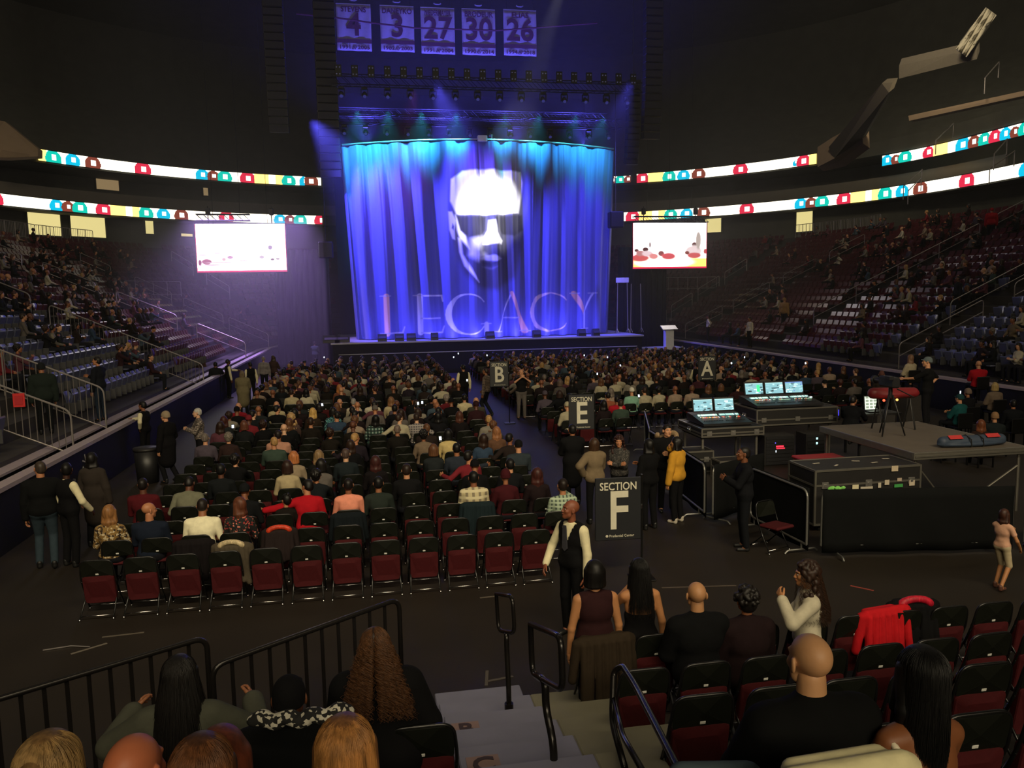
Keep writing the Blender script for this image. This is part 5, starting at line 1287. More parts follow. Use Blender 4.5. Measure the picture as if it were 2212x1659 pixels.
TYP = [dict(sex='m', hair='short', arms=('lap', 'lap')), dict(sex='f', hair='long', arms=('lap', 'lap')), dict(sex='m', hair='bald', arms=('lap', 'thigh')), dict(sex='f', hair='bob', arms=('fold', 'fold')), dict(sex='m', hair='crop', arms=('thigh', 'lap'), thick=1.15, head=(25, 0, 0)),
       dict(sex='f', hair='curly', arms=('lap', 'phone'), head=(-20, 10, 0)), dict(sex='f', hair='vlong', arms=('lap', 'lap'), side=4), dict(sex='m', hair='cap', arms=('lap', 'lap'), lean=8), dict(sex='m', hair='short', arms=((.5, .12, .3), 'lap'), head=(-40, 0, 0))]
HN = {'short': 'short {} hair', 'long': 'long {} hair', 'bald': 'a bald head', 'bob': 'a {} bob', 'crop': 'cropped {} hair', 'curly': '{} curls', 'vlong': 'very long {} hair', 'cap': 'a {} cap'}
PHONES = []
def anon(loc, yaw, where, ty=None, group=None, **over):
    d = dict(rnd.choice(TYP) if ty is None else ty); d.update(over); d.setdefault('pose', 'sit')
    tc = rnd.choice(DARK) if rnd.random() < .62 else rnd.choice(LITE); hc = rnd.choice(HCW); w = 'woman' if d['sex'] == 'f' else 'man'
    lab = '%s with %s in %s, %s' % (w, HN[d['hair']].format(HC[hc]), NAMEC[tc], where)
    return far_person(lab, loc, yaw, rnd.choice(SK), hc if d['hair'] != 'cap' else tc, tc, rnd.choice(['#15161c', '#1a1c26', '#101010']), group, **d)
cand = []
for i, (side, r_, c, x, y) in enumerate(FLOOR):
    if i in OCC: continue
    q = pix((x, y, 1.2))
    if not q or q[0] < -20 or q[0] > 2230: continue
    if side == 'left': pr_ = .0 if y < 12.5 else (.10 if y < 15 else (.28 if y < 20 else (.62 if y < 25 else .84)))
    else: pr_ = .30 if y < 23.5 else .80
    if side == 'left' and y < 19 and x < -1.5: pr_ *= .4
    if rnd.random() < pr_: cand.append((y, i))
cand.sort(); NIND = 112
STUFFP = []
for k, (y, i) in enumerate(cand):
    side, r_, c, x, _ = FLOOR[i]; OCC[i] = True; loc = (x + rnd.uniform(-.05, .05), y + .06 + rnd.uniform(-.03, .05), 0)
    if k < NIND:
        anon(loc, rnd.uniform(-8, 8), '%s block, row %s, seat %s' % (side, ordn(r_ + 1), ordn(c + 1)), group='seated audience on the floor')
        if rnd.random() < .07: PHONES.append((loc, side, r_, c))
    else: STUFFP.append((loc, rnd.uniform(-10, 10)))
def crowd_mass(name, lst, label, pose='sit', hb=.045):
    """the far remainder of a crowd as one object"""
    ms = [skin(s) for s in SK[:4]] + [cloth(c) for c in DARK[:6] + LITE[:9]] + [hairmat(c) for c in HC]; VV = []; FF = []; MI = []; o = 0
    for loc, yaw in lst:
        d = dict(rnd.choice(TYP)); d.update(pose=pose, hb=hb, hh=.022, hhand=.016); B = build_person(**d); ca, sa = math.cos(rad(yaw)), math.sin(rad(yaw)); R = np.array([[ca, sa, 0], [-sa, ca, 0], [0, 0, 1]])
        cl = 4 + (rnd.randrange(6) if rnd.random() < .6 else 6 + rnd.randrange(9))
        for p, mi in (('body', rnd.randrange(4)), ('top', cl), ('trousers', 4 + rnd.randrange(6)), ('hair', 19 + list(HC).index(rnd.choice(HCW)))):
            if p in B: v, f = B[p]; VV.append(v @ R + np.array(loc)); FF.append(f + o); MI.append(np.full(len(f), mi)); o += len(v)
    return tag(link(name, me_np(name, np.concatenate(VV), np.concatenate(FF), ms, np.concatenate(MI))), label, 'crowd', None, 'stuff')
if STUFFP: crowd_mass('crowd', STUFFP, 'the far rows of seated audience between the section signs and the stage')
# chairs: the 300 nearest as objects, the rest as one
vis = sorted(((y, i) for i, (s_, r_, c, x, y) in enumerate(FLOOR) if pix((x, y, .5))), key=lambda q: q[0]); nfull = 0
rest = MB()
for k, (y, i) in enumerate(vis):
    side, r_, c, x, _ = FLOOR[i]; up = i not in OCC; far = k >= 250
    if not far:
        full = y < 14.9 or (y < 17 and up)
        lab = '%s folding chair, %s floor block, row %s from back, chair %s' % ('empty' if up else 'occupied', side, ordn(r_ + 1), ordn(c + 1))
        chair((x, y, 0), rad(rnd.uniform(-1.2, 1.2)), lab, 'folding chairs on the floor', up, full)
    else:
        for cur, bx in ((1, ((x, y - .08, .68), (.42, .03, .24))), (2, ((x, y - .02, .37), (.41, .05, .40)) if up else ((x, y + .17, .43), (.41, .40, .05)))): rest.cur = cur; rest.box(*bx, bev=.01)
        rest.cur = 0
        for s in (-1, 1): rest.box((x + s * .21, y + .05, .2), (.02, .02, .4))
tag(rest.obj('folding_chairs', [M_cf, M_cback, M_cseat]), 'the far rows of black folding chairs under the audience', 'chairs', None, 'stuff')

# ------------------------------------------------------------------ seats and people of the bowl
def inview(x, y, z, m=30):
    q = pix((x, y, z)); return q and -m < q[0] < 2212 + m and -50 < q[1] < 1100
vs = [s for s in SEATS if inview(s[2], s[3], s[4] + .5)]
def hid(s): q = pix((s[2], s[3], s[4] + .5)); return 720 < q[0] < 1320
vs = [s for s in vs if not hid(s)]
vs.sort(key=lambda s: (pix((s[2], s[3], s[4]))[2]))
occb = {}
def bowl_p(s):
    q = pix((s[2], s[3], s[4] + .6)); x, y = q[0], q[1]
    if s[0] < 0: return .30 if (y < 700 and x < 330) or x < 60 else (.10 if x < 330 else .05)
    return .22 if (y < 700 and x > 1850) or x > 2100 else (.12 if x > 1650 else .02)
nb = 0; massb = []
order = list(range(len(vs)))
for k in order:
    s = vs[k]
    if rnd.random() < bowl_p(s) and s[3] < 64:
        occb[k] = True; loc = (s[2], s[3], s[4] - .02); yaw = s[5] + (20 if s[0] < 0 else -20) + rnd.uniform(-15, 15)
        yaw = -yaw * 0 + yaw
        if nb < 88: nb += 1; anon(loc, yaw, '%s stand, row %s, metre %s' % ('left' if s[0] < 0 else 'right', ordn(s[1] + 1), ordn(int(s[3]))), group='audience in the stands', **dict(head=(rnd.choice((0, 30, -30)), 0, 0)))
        else: massb.append((loc, yaw))
if massb: crowd_mass('crowd', massb, 'scattered far audience high in both lower stands')
rest = MB(); cnt = 0; g = seat_mesh(0)
for k, s in enumerate(vs):
    m_ = 'b' if (s[3] < 31 or (s[0] < 0 and s[3] < 34)) else 'r'
    if cnt < 300:
        if k in occb and pix((s[2], s[3], s[4]))[2] > 30: continue
        cnt += 1; o = link('stadium_chair', ME_seat[m_, 1 if k in occb else 0], None, (s[2], s[3], s[4]), rad(s[5]))
        tag(o, '%s plastic flip seat, %s stand, row %s up, seat at %s metres along' % ('slate blue' if m_ == 'b' else 'maroon', 'left' if s[0] < 0 else 'right', ordn(s[1] + 1), ordn(int(s[3] * 2))), 'chair', 'empty plastic seats of the lower stands')
    else:
        an = rad(s[5]); ca, sa = math.cos(an), math.sin(an); o = len(rest.v); P = []
        w = .20; prof = ((-.10, .42), (-.16, .62), (-.20, .83), (-.17, .83), (-.10, .62), (.05, .50), (.06, .36))
        for sx in (-w, w):
            for y_, z_ in prof: P.append((s[2] + sx * ca - y_ * sa, s[3] + sx * sa + y_ * ca, s[4] + z_))
        rest.cur = 0 if m_ == 'b' else 1; n = 7
        rest.add(P, [(i, (i + 1) % n, n + (i + 1) % n, n + i) for i in range(n)] + [tuple(range(n - 1, -1, -1)), tuple(range(n, 2 * n))])
tag(rest.obj('stadium_chairs', [M_seatblue, M_seatred]), 'the far rows of plastic seats in the lower stands', 'seats', None, 'stuff')
print('COUNT floor people', len(cand), 'bowl', nb, len(massb), 'seats', len(vs))
# ------------------------------------------------------------------ the mixing position
M_case = mat('case_laminate', (.014, .013, .013), .5, 0, .4, .2); M_edge = mat('case_edge_alu', (.33, .31, .27), .38, .85); M_con = mat('console_black', (.014, .014, .016), .4)
def flight_case(label, x, y, z0, w, d, h, lid=.72, latches=3, handles=True, rz=0, wheels=False, name='flight_case'):
    t = thing(name, label, 'flight case', (x, y, z0), rz); zb = .12 if wheels else 0
    q = MB(); q.box((0, 0, zb + (h - zb) / 2), (w - .02, d - .02, h - zb - .02)); q.obj('body', M_case, t)
    q = MB()
    for sx in (-1, 1):
        for sy in (-1, 1): q.box((sx * (w / 2 - .015), sy * (d / 2 - .015), zb + (h - zb) / 2), (.035, .035, h - zb))
    for z in (zb + .015, zb + (h - zb) * lid, h - .015):
        for sy in (-1, 1): q.box((0, sy * (d / 2 - .012), z), (w, .03, .035))
        for sx in (-1, 1): q.box((sx * (w / 2 - .012), 0, z), (.03, d, .035))
    q.obj('edging', M_edge, t)
    for i in range(latches):
        q = MB(); xx_ = (i + .5) / latches * w - w / 2 if latches < 3 else (-w / 2 + .2) + i * (w - .4) / (latches - 1)
        q.box((xx_, -d / 2 - .004, zb + (h - zb) * lid), (.13, .02, .12), bev=.006); q.box((xx_, -d / 2 - .018, zb + (h - zb) * lid), (.05, .012, .05), bev=.004); q.obj('latch', M_alu, t)
    if handles:
        for s in (-1, 1): q = MB(); q.box((s * (w / 2 + .003), 0, zb + (h - zb) * .45), (.012, .18, .12), bev=.004); q.tube(arc([(s * (w / 2 + .01), -.06, zb + (h - zb) * .5), (s * (w / 2 + .03), -.06, zb + (h - zb) * .42), (s * (w / 2 + .03), .06, zb + (h - zb) * .42), (s * (w / 2 + .01), .06, zb + (h - zb) * .5)], .01), .007, 6); q.obj('handle', M_alu, t)
    if wheels:
        for sx in (-1, 1):
            for sy in (-1, 1): q = MB(); q.cyl((sx * (w / 2 - .15) - .02, sy * (d / 2 - .12), .055), (sx * (w / 2 - .15) + .02, sy * (d / 2 - .12), .055), .055, 12); q.box((sx * (w / 2 - .15), sy * (d / 2 - .12), .10), (.09, .09, .04)); q.obj('caster', M_black, t)
    return t
def ui(name, kind):
    """a lit desk screen: rows of cells kept on the mesh"""
    nu, nv = 40, 24; r = random.Random(kind); img = np.zeros((nu, nv, 3)); img[:] = (.20, .42, .46)
    for k in range(26):
        a, c, w, h = r.randrange(nu), r.randrange(nv), r.randrange(3, 10), r.randrange(1, 4); img[a:a + w, c:c + h] = r.choice(((.45, .8, .8), (.05, .12, .14), (.02, .05, .06), (.3, .55, .6), (.7, .9, .9), (.10, .16, .5) if kind == 3 else (.3, .5, .5)))
    if kind == 1: img[26:33, 5:20] = (.05, .85, .25)
    img[:, -2:] = (.12, .22, .5) if kind == 3 else (.35, .6, .6)
    return img
def pic_quad(name, img, w, h, m, parent, loc, tilt):
    nu, nv = img.shape[:2]; X_, Z_ = np.meshgrid(np.linspace(-w / 2, w / 2, nu + 1), np.linspace(-h / 2, h / 2, nv + 1), indexing='ij')
    Vv = np.stack([X_, np.zeros_like(X_), Z_], -1).reshape(-1, 3); ix = np.arange((nu + 1) * (nv + 1)).reshape(nu + 1, nv + 1)
    Ff = np.stack([ix[:-1, :-1], ix[1:, :-1], ix[1:, 1:], ix[:-1, 1:]], -1).reshape(-1, 4); me = me_np(name, Vv, Ff, [m]); at = me.color_attributes.new('pic', 'FLOAT_COLOR', 'CORNER')
    at.data.foreach_set('color', np.concatenate([img.reshape(-1, 3), np.ones((nu * nv, 1))], 1).repeat(4, 0).astype(np.float32).ravel())
    o = link(name, me, parent, loc); o.rotation_euler = (rad(tilt), 0, 0); return o
M_ui = emis_attr('desk_screen', 1.5)
def console(label, cx, y, z, n, pitch=.575, scr=(.50, .29)):
    t = thing('mixing_console', label, 'mixing console', (cx, y, z)); w = n * pitch + .12
    q = MB(); q.slab([(-.60, 0), (.45, 0), (.45, .20), (.16, .18), (-.60, .06)], -w / 2, w / 2, Matrix.Rotation(rad(90), 3, 'Z')); q.obj('body', M_con, t)
    r = random.Random(n)
    for k in range(n):
        x = (k - (n - 1) / 2) * pitch
        q = MB(); q.box((x, .30, .40), (pitch - .02, .05, .36), Matrix.Rotation(rad(-14), 3, 'X'), bev=.01); s_ = q.obj('monitor', M_con, t)
        pic_quad('display', ui('d', k + 1 if n == 3 else k + 5), scr[0], scr[1], M_ui, s_, (x, .268, .395), -14)
        img = np.zeros((30, 3, 3)) + (.35, .62, .55)
        for i in range(30):
            if r.random() < .35: img[i] = r.choice(((.8, .9, .8), (.5, .7, .6), (.1, .2, .25)))
        if k == 0: img *= (1.5, 1.4, 1.2)
        pic_quad('meter_strip', img, pitch - .06, .085, M_ui, t, (x + .01, .02, .178), -68)
        q = MB(); kk = MB()
        for i in range(13):
            for j in range(2):
                c = r.choice((0, 0, 1, 2, 3)) if k == 0 else r.choice((0, 1, 4, 4, 0)); q.cur = c; q.box((x - pitch / 2 + .05 + i * (pitch - .1) / 12, -.14 - j * .06, .150 - j * .005), (.016, .022, .008))
        q.obj('button_lights', [M_con, emis('led_red', (1, .10, .04), 2.2), emis('led_amber', (1, .5, .12), 1.8), emis('led_white', (.9, .9, .8), 1.8), emis('led_green', (.6, .95, .6), 1.3)], t)
        q = MB()
        for i in range(12): q.box((x - pitch / 2 + .05 + i * (pitch - .1) / 11, -.38, .095), (.014, .05, .02), bev=.003)
        q.obj('faders', M_case, t)
    return t
c1 = aty(1541, 873, 18.9); c2 = aty(1671, 840, 19.6)
flight_case('wide open case tray carrying the two-screen console', c1.x + .02, 18.55, .80, 1.62, 1.5, .22, .4, 3)
flight_case('black case with silver edging under the three-screen console', c2.x + .1, 19.2, .88, 2.25, 1.35, .42, .35, 3)
console('smaller black mixing console with two lit screens', c1.x, 18.62, 1.03, 2); console('larger black mixing console with three lit screens, raised higher', c2.x, 19.3, 1.31, 3)
for i, (x, y, w, d) in enumerate(((c1.x, 18.5, 1.5, 1.2), (c2.x + .1, 19.2, 2.1, 1.1))):
    t = thing('equipment_table', 'black folding frame table under the %s console' % ('two-screen', 'three-screen')[i], 'table', (x, y, 0)); h = (.795, .875)[i]
    q = MB(); q.box((0, 0, h - .02), (w, d, .04)); q.obj('tabletop', M_case, t)
    for sx in (-1, 1):
        for sy in (-1, 1): q = MB(); q.box((sx * (w / 2 - .05), sy * (d / 2 - .05), (h - .04) / 2), (.05, .05, h - .04)); q.obj('leg', M_edge, t)
def rack(label, x, y, z, w, h, leds):
    t = thing('equipment_rack', label, 'equipment rack', (x, y, z)); q = MB(); q.box((0, 0, h / 2), (w, .5, h), bev=.01); q.obj('case', M_case, t)
    q = MB(); n = int(h / .09)
    for i in range(n): q.box((0, -.255, .05 + i * .09), (w * .9, .02, .075), bev=.004)
    q.obj('front_units', M_con, t)
    for i, (dx, dz, ww, hh_, m_) in enumerate(leds): q = MB(); q.box((dx, -.268, dz), (ww, .006, hh_)); q.obj('indicator_light', m_, t)
R_ = emis('rack_red', (1, .02, .04), 3.0); C_l = emis('rack_cyan', (.5, 1, .95), 1.6); B_l = emis('rack_blue', (.12, .10, 1), 3.0); W_l = emis('rack_white', (.8, .9, 1), 1.8)
p = aty(1684, 962, 17.9)
rack('low rack with a glowing red display under the consoles', p.x, 18.15, 0, .8, .74, [(-.0, .47, .20, .035, R_), (.02, .42, .22, .022, R_), (-.10, .35, .02, .05, W_l), (-.12, .56, .02, .02, B_l)])
p = aty(1757, 945, 18.0); rack('low rack with two pale green indicator lights under the three-screen console', p.x, 18.15, 0, .5, .74, [(.03, .62, .045, .05, C_l), (.03, .50, .045, .05, C_l)])
t = thing('effects_unit', 'small unit with bright blue arrow lights beside the three-screen console', 'equipment', aty(1792, 892, 19.4)); q = MB(); q.box((0, 0, 0), (.42, .4, .34), bev=.02); q.obj('case', M_case, t)
for i in range(2): q = MB(); q.slab([(-.05, -.05), (.05, 0), (-.05, .05)], -.215, -.205); o = q.obj('arrow_light', W_l, t, loc=(-.06 + i * .13, 0, .03))
q = MB(); q.box((.02, -.208, -.09), (.20, .006, .05), bev=.002); q.obj('glow_strip', B_l, t); q = MB(); q.box((.0, -.204, .03), (.30, .004, .16)); q.obj('glow_panel', emis('rack_blue2', (.06, .05, .9), 1.0), t)
t = thing('desk_lamp', 'small blue-white lamp glowing at the end of the three-screen console', 'lamp', aty(1750, 857, 19.3)); q = MB(); q.ball((0, 0, 0), (.06, .04, .035)); q.obj('shade', M_con, t, True); q = MB(); q.ball((0, -.03, -.01), (.045, .03, .025)); q.obj('bulb', W_l, t, True); q = MB(); q.tube([(0, .02, 0), (.02, .1, .02), (.05, .15, -.2)], .008, 6); q.obj('stem', M_con, t)
flight_case('small silver-edged case on the floor under the two-screen console', 8.0, 16.9, 0, .62, .5, .46, .6, 2); flight_case('second small case behind the one under the two-screen console', 7.6, 17.9, 0, .75, .6, .52, .6, 2)
# big trunk with tape and papers
bc = flight_case('long black flight case with silver edging and paper tags on its front', 8.68, 13.1, 0, 2.10, .92, 1.12, .72, 3, wheels=True)
for i, (px, py, w, h, c) in enumerate(((1933, 1012, .13, .10, '#b8a890'), (1848, 1052, .12, .08, '#c8c0a0'), (1872, 1054, .24, .05, '#b0a898'), (1900, 1048, .06, .09, '#b0a898'), (1916, 1042, .09, .09, '#b8ac98'), (1943, 1036, .09, .06, '#a89888'), (1970, 1043, .11, .10, '#b8ac98'), (1941, 1049, .17, .06, '#3a9048'))):
    q0 = aty(px, py, 12.625); q = MB(); q.box((0, 0, 0), (w, .006, h)); q.obj('paper_tag', mat('paper' + c, lin(c), .8), bc, loc=(q0.x - 8.68, -.475, q0.z))
for i, (x, y, a) in enumerate(((-.7, .1, 10), (-.45, -.15, 40), (.1, .1, -20), (.35, -.1, 15), (.75, .15, 0))): q = MB(); q.box((x, y, 1.122), (.14, .04, .004), Matrix.Rotation(rad(a), 3, 'Z')); q.obj('tape_strip', mat('paper#b0a898', lin('#b0a898'), .8), bc)
t = thing('cloth_bundle', 'crumpled pale green cloth at the foot of the long flight case', 'cloth', (7.9, 12.35, .0)); F_ = Field(); rr = random.Random(3)  # neon tape, shaped as soft lumps
for i in range(9): F_.ell((rr.uniform(-.14, .14), rr.uniform(-.05, .05), rr.uniform(.84, .88)), (.045, .025, .03), .015)
v_, f_ = F_.mesh(.012); o = link('fabric', me_np('fabric', v_, f_, [cloth('#7ac060')]), t)
# platform with tripod, camera, long bag
pl = thing('riser_platform', 'raised wooden platform with silver edges right of the flight case', 'platform', (11.0, 14.5, 0))
q = MB(); q.box((0, 0, 1.255), (2.36, 3.1, .03)); q.obj('deck', mat('deck_wood', (.11, .09, .07), .6, 0, .4, .25, 3, .1), pl)
q = MB()
for sy in (-1, 1): q.box((0, sy * 1.56, 1.20), (2.44, .05, .14), bev=.01); q.box((0, sy * 1.59, 1.20), (2.40, .02, .03))
for sx in (-1, 1): q.box((sx * 1.195, 0, 1.20), (.05, 3.1, .14), bev=.01)
q.obj('edge_frame', M_edge, pl)
for sx in (-1, 1):
    for sy in (-1, 1): q = MB(); q.cyl((sx * 1.10, sy * 1.46, 0), (sx * 1.10, sy * 1.46, 1.13), .03, 10); q.obj('leg', M_edge, pl)
q = MB(); q.cyl((-1.1, -1.46, 1.05), (-.3, -1.46, .1), .018, 8); q.obj('brace', M_edge, pl); q = MB(); q.cyl((1.1, -1.46, .9), (.2, -1.46, .35), .018, 8); q.obj('brace', M_edge, pl)
t = thing('equipment_bag', 'long navy equipment bag with red patches on the platform', 'bag', (11.25, 13.25, 1.27)); F_ = Field(); F_.cone((-.62, 0, .11), (.62, 0, .11), .10, .10, .02).ell((0, 0, .06), (.74, .17, .07), .03); v_, f_ = F_.mesh(.016); link('shell', me_np('shell', v_, f_, [mat('navy_nylon', (.025, .04, .07), .6)]), t)
for x in (-.42, .38): q = MB(); q.box((x, -.08, .205), (.28, .10, .012), Matrix.Rotation(rad(35), 3, 'X'), bev=.004); q.obj('red_patch', mat('bag_red', (.45, .03, .03), .6), t)
for x in (-.14, .12): q = MB(); q.tube([(x, -.17, .02), (x, -.15, .16), (x, 0, .222), (x, .15, .16)], .012, 6); q.obj('strap', M_black, t)
t = thing('camera_tripod', 'black tripod with a video camera standing on the platform', 'tripod', (10.45, 14.6, 1.27))
for a in (90, 210, 330): q = MB(); q.tube([(.04 * math.cos(rad(a)), .04 * math.sin(rad(a)), .85), (.30 * math.cos(rad(a)), .30 * math.sin(rad(a)), .02)], [.022, .014], 8); q.obj('leg', M_black, t, True)
q = MB(); q.cyl((0, 0, .8), (0, 0, 1.0), .04, 10); q.obj('head', M_black, t); q = MB(); q.box((0, .05, 1.12), (.17, .50, .22), bev=.03); q.cyl((0, .30, 1.12), (0, .52, 1.12), .06, 14); q.cyl((0, .50, 1.12), (0, .56, 1.12), .085, 14); cam_ = q.obj('camera_body', M_con, t); q = MB(); q.box((-.14, -.15, 1.22), (.10, .16, .08), bev=.01); q.obj('viewfinder', M_con, cam_); q = MB(); q.cyl((0, -.2, 1.0), (.14, -.55, .86), .012, 6); q.obj('pan_handle', M_black, t)
t = thing('padded_roll_case', 'dark red padded equipment cover resting on a stand on the platform', 'case', (11.05, 15.3, 1.27)); F_ = Field(); F_.cone((-.50, 0, .80), (.45, 0, .78), .12, .11, .03).ell((0, 0, .76), (.6, .16, .09), .04); v_, f_ = F_.mesh(.018); link('cover', me_np('cover', v_, f_, [mat('red_vinyl', (.16, .008, .012), .5)]), t)
for sx in (-1, 1): q = MB(); q.tube([(sx * .38, -.2, 0), (sx * .38, 0, .7), (sx * .38, .2, 0)], .02, 6); q.obj('stand_leg', M_black, t)
for dx, m_ in ((-.36, emis('led_red', (1, .10, .04), 2.2)), (-.05, emis('led_amber', (1, .5, .12), 1.8))): q = MB(); q.ball((dx, -.16, .66), .028, 8, 6); q.obj('indicator_light', m_, t)
t = thing('red_crate', 'bright red plastic crate on the floor behind the long flight case', 'crate', (9.35, 15.35, 0)); q = MB()
q.box((0, 0, .35), (.95, .5, .7), bev=.03); q.obj('box', mat('red_plastic', (.28, .012, .015), .5), t); q = MB(); q.box((0, 0, .72), (1.0, .55, .06), bev=.02); q.obj('lid', mat('red_plastic', (.28, .012, .015), .5), t)
t = thing('laptop', 'open laptop with a bright grid of white boxes, beside the seated operator', 'laptop', aty(1880, 870, 18.7)); img = np.zeros((12, 12, 3)) + (.25, .30, .22)
for a in range(12):
    for c in range(12):
        if a % 4 == 0 or c % 3 == 0: img[a, c] = (.75, .85, .65)
pic_quad('display', img, .34, .34, M_ui, t, (0, -.02, 0), -8); q = MB(); q.box((0, 0, 0), (.38, .02, .38), Matrix.Rotation(rad(-8), 3, 'X'), bev=.004); q.obj('lid', M_con, t); q = MB(); q.box((0, -.16, -.2), (.38, .28, .02), bev=.004); q.obj('keyboard_base', M_con, t)
t = thing('equipment_table', 'black table under the open laptop', 'table', (aty(1880, 870, 18.7).x, 18.6, 0)); zt = aty(1880, 870, 18.7).z - .215; q = MB(); q.box((0, 0, zt - .03), (1.2, .7, .05)); q.obj('tabletop', M_case, t)
for sx in (-1, 1):
    for sy in (-1, 1): q = MB(); q.box((sx * .55, sy * .3, (zt - .055) / 2), (.05, .05, zt - .055)); q.obj('leg', M_black, t)
# crowd barriers with black scrim
def barrier(label, a, b_, h=1.08, scrim=True, m=None):
    a, b_ = Vector(a), Vector(b_); t = thing('crowd_barrier', label, 'barrier', a); d = b_ - a; m = m or mat('barrier_steel', (.20, .20, .19), .45, .7)
    up = Vector((0, 0, h)); lo = Vector((0, 0, .18)); q = MB(); q.tube([p for p in arc([lo, up, d + up, d + lo, lo], .15)], .02, 8); q.obj('frame', m, t)
    for f in (.08, .92):
        q = MB(); n_ = d.normalized().cross(Vector((0, 0, 1))); c = d * f; q.tube(arc([c + n_ * .3 + Vector((0, 0, .01)), c + n_ * .25 + Vector((0, 0, .06)), c - n_ * .25 + Vector((0, 0, .06)), c - n_ * .3 + Vector((0, 0, .01))], .03), .016, 6); q.cyl(c + Vector((0, 0, .06)), c + Vector((0, 0, .2)), .016, 6); q.obj('foot', m, t)
    if scrim:
        q = MB(); n = int(d.length / .08); VV = []; FF = []; nrm = d.normalized().cross(Vector((0, 0, 1)))
        for i in range(n + 1):
            for j in range(7): VV.append(d * (i / n) + Vector((0, 0, .07 + (h + .03 - .07) * j / 6)) + nrm * (.035 + .02 * math.sin(i * .55 + j * .6) * (1 - j / 6)))
        for i in range(n):
            for j in range(6): FF.append((i * 7 + j, (i + 1) * 7 + j, (i + 1) * 7 + j + 1, i * 7 + j + 1))
        q.add(VV, FF); o = q.obj('scrim', mat('black_scrim', (.006, .0065, .0068), .9, 0, .08), t, True); md = o.modifiers.new('t', 'SOLIDIFY'); md.thickness = .012
    else:
        q = MB(); n = int(d.length / .12)
        for i in range(1, n): q.cyl(d * (i / n) + lo, d * (i / n) + up, .007, 5)
        q.obj('bars', m, t)
    return t
barrier('long crowd barrier covered in black fabric in front of the flight case and platform', (7.05, 11.45, 0), (10.1, 10.95, 0)); barrier('black crowd barrier running back from the red chair to the flight case', (6.85, 11.55, 0), (6.75, 13.3, 0))
barrier('black-clad barrier at the corner of the mixing area behind the security man', (6.15, 13.6, 0), (7.55, 14.4, 0)); barrier('black-clad barrier along the aisle side of the mixing area', (6.05, 13.75, 0), (6.35, 17.6, 0)); barrier('farther black-clad barrier closing the mixing area toward the audience', (6.4, 17.7, 0), (7.3, 20.6, 0))
barrier('black-clad barrier beyond the little girl at the edge of the stand', (10.3, 10.9, 0), (13.0, 10.6, 0))
ct = chair((6.42, 12.0, 0), rad(200), 'empty folding chair with red back standing alone beside the mixing barrier', None, False, True)
# section signs
def sign(letter, px, py, y, w=.62):
    c = aty(px, py, y); h = w * 1.36; t = thing('section_sign', 'black sign on a pole reading SECTION %s in white' % letter, 'sign', (c.x, c.y, 0), rad(-3))
    q = MB(); q.box((0, 0, c.z), (w, .03, h), bev=.008); q.obj('board', mat('sign_black', (.008, .009, .012), .5), t)
    q = MB(); q.cyl((w * .53, .02, .02), (w * .53, .02, c.z + h * .53), .016, 8); q.obj('pole', M_cf, t); q = MB(); q.box((w * .53, .02, .012), (.36, .36, .022), bev=.008); q.obj('base', M_cf, t)
    q = MB(); q.box((w * .51, .0, c.z + h * .02), (.03, .05, .07), bev=.01); q.obj('clamp', M_foot, t)
    mt = mat('sign_white', (.56, .53, .42), .7); put_text(t, 'SECTION', w * .235, (0, -.022, c.z + h * .36), mt, .002, .84); put_text(t, letter, w * 1.16, (0, -.022, c.z - h * .05), mt, .013, .84)
    q = MB(); q.ball((-w * .25, -.018, c.z - h * .43), (w * .03, .006, w * .03), 10, 6); q.obj('logo', mt, t); put_text(t, 'Prudential Center', w * .075, (w * .07, -.020, c.z - h * .43), mt, .0, 1.0)
    return t
sign('F', 1335, 1099, 11.15, .70); sign('E', 1256, 890, 18.2); sign('B', 1078, 808, 26.1); sign('A', 1527, 795, 25.6)
t = thing('waste_bin', 'round dark bin standing beside the boards', 'bin', (-5.35, 19.9, 0)); q = MB(); q.cyl((0, 0, 0), (0, 0, .78), .24, 20, .28); q.obj('bin_body', M_black, t, True); q = MB(); q.cyl((0, 0, .78), (0, 0, .84), .30, 20); q.obj('rim', M_case, t, True)
for i, (x, y, a, L, c) in enumerate(((6.85, 10.05, -50, .32, '#8a3a30'), (4.6, 10.62, -8, 1.1, '#4a4038'), (-3.6, 10.3, 35, .42, '#6a6258'), (-3.3, 10.65, 5, .5, '#5a5248'), (1.55, 10.9, 4, .3, '#5a5248'), (1.15, 8.5, 80, .35, '#4a4440'), (1.3, 8.45, 10, .3, '#4a4440'))):
    q = MB(); q.box((0, 0, .003), (L, .035, .004)); tag(q.obj('floor_tape', mat('tape' + c, lin(c), .8), None, False, (x, y, 0), rad(a)), '%s strip of tape stuck on the dark floor, %s' % (('short red', 'long thin grey', 'crooked pale', 'straight pale', 'small pale', 'bent grey', 'small grey')[i], ('before the barrier', 'behind the bald man', 'near the back left chairs', 'beside the back left chairs', 'behind the back row middle', 'at the foot of the steps', 'beside the steps')[i]), 'tape')
q = MB(); q.tube([(-.25, -.0, 0), (.05, .06, .0), (.3, -.02, 0)], .008, 5); tag(q.obj('floor_cable', M_rail, None, False, (-3.9, 10.35, .012)), 'thin bent cable end lying behind the back row of chairs', 'cable')
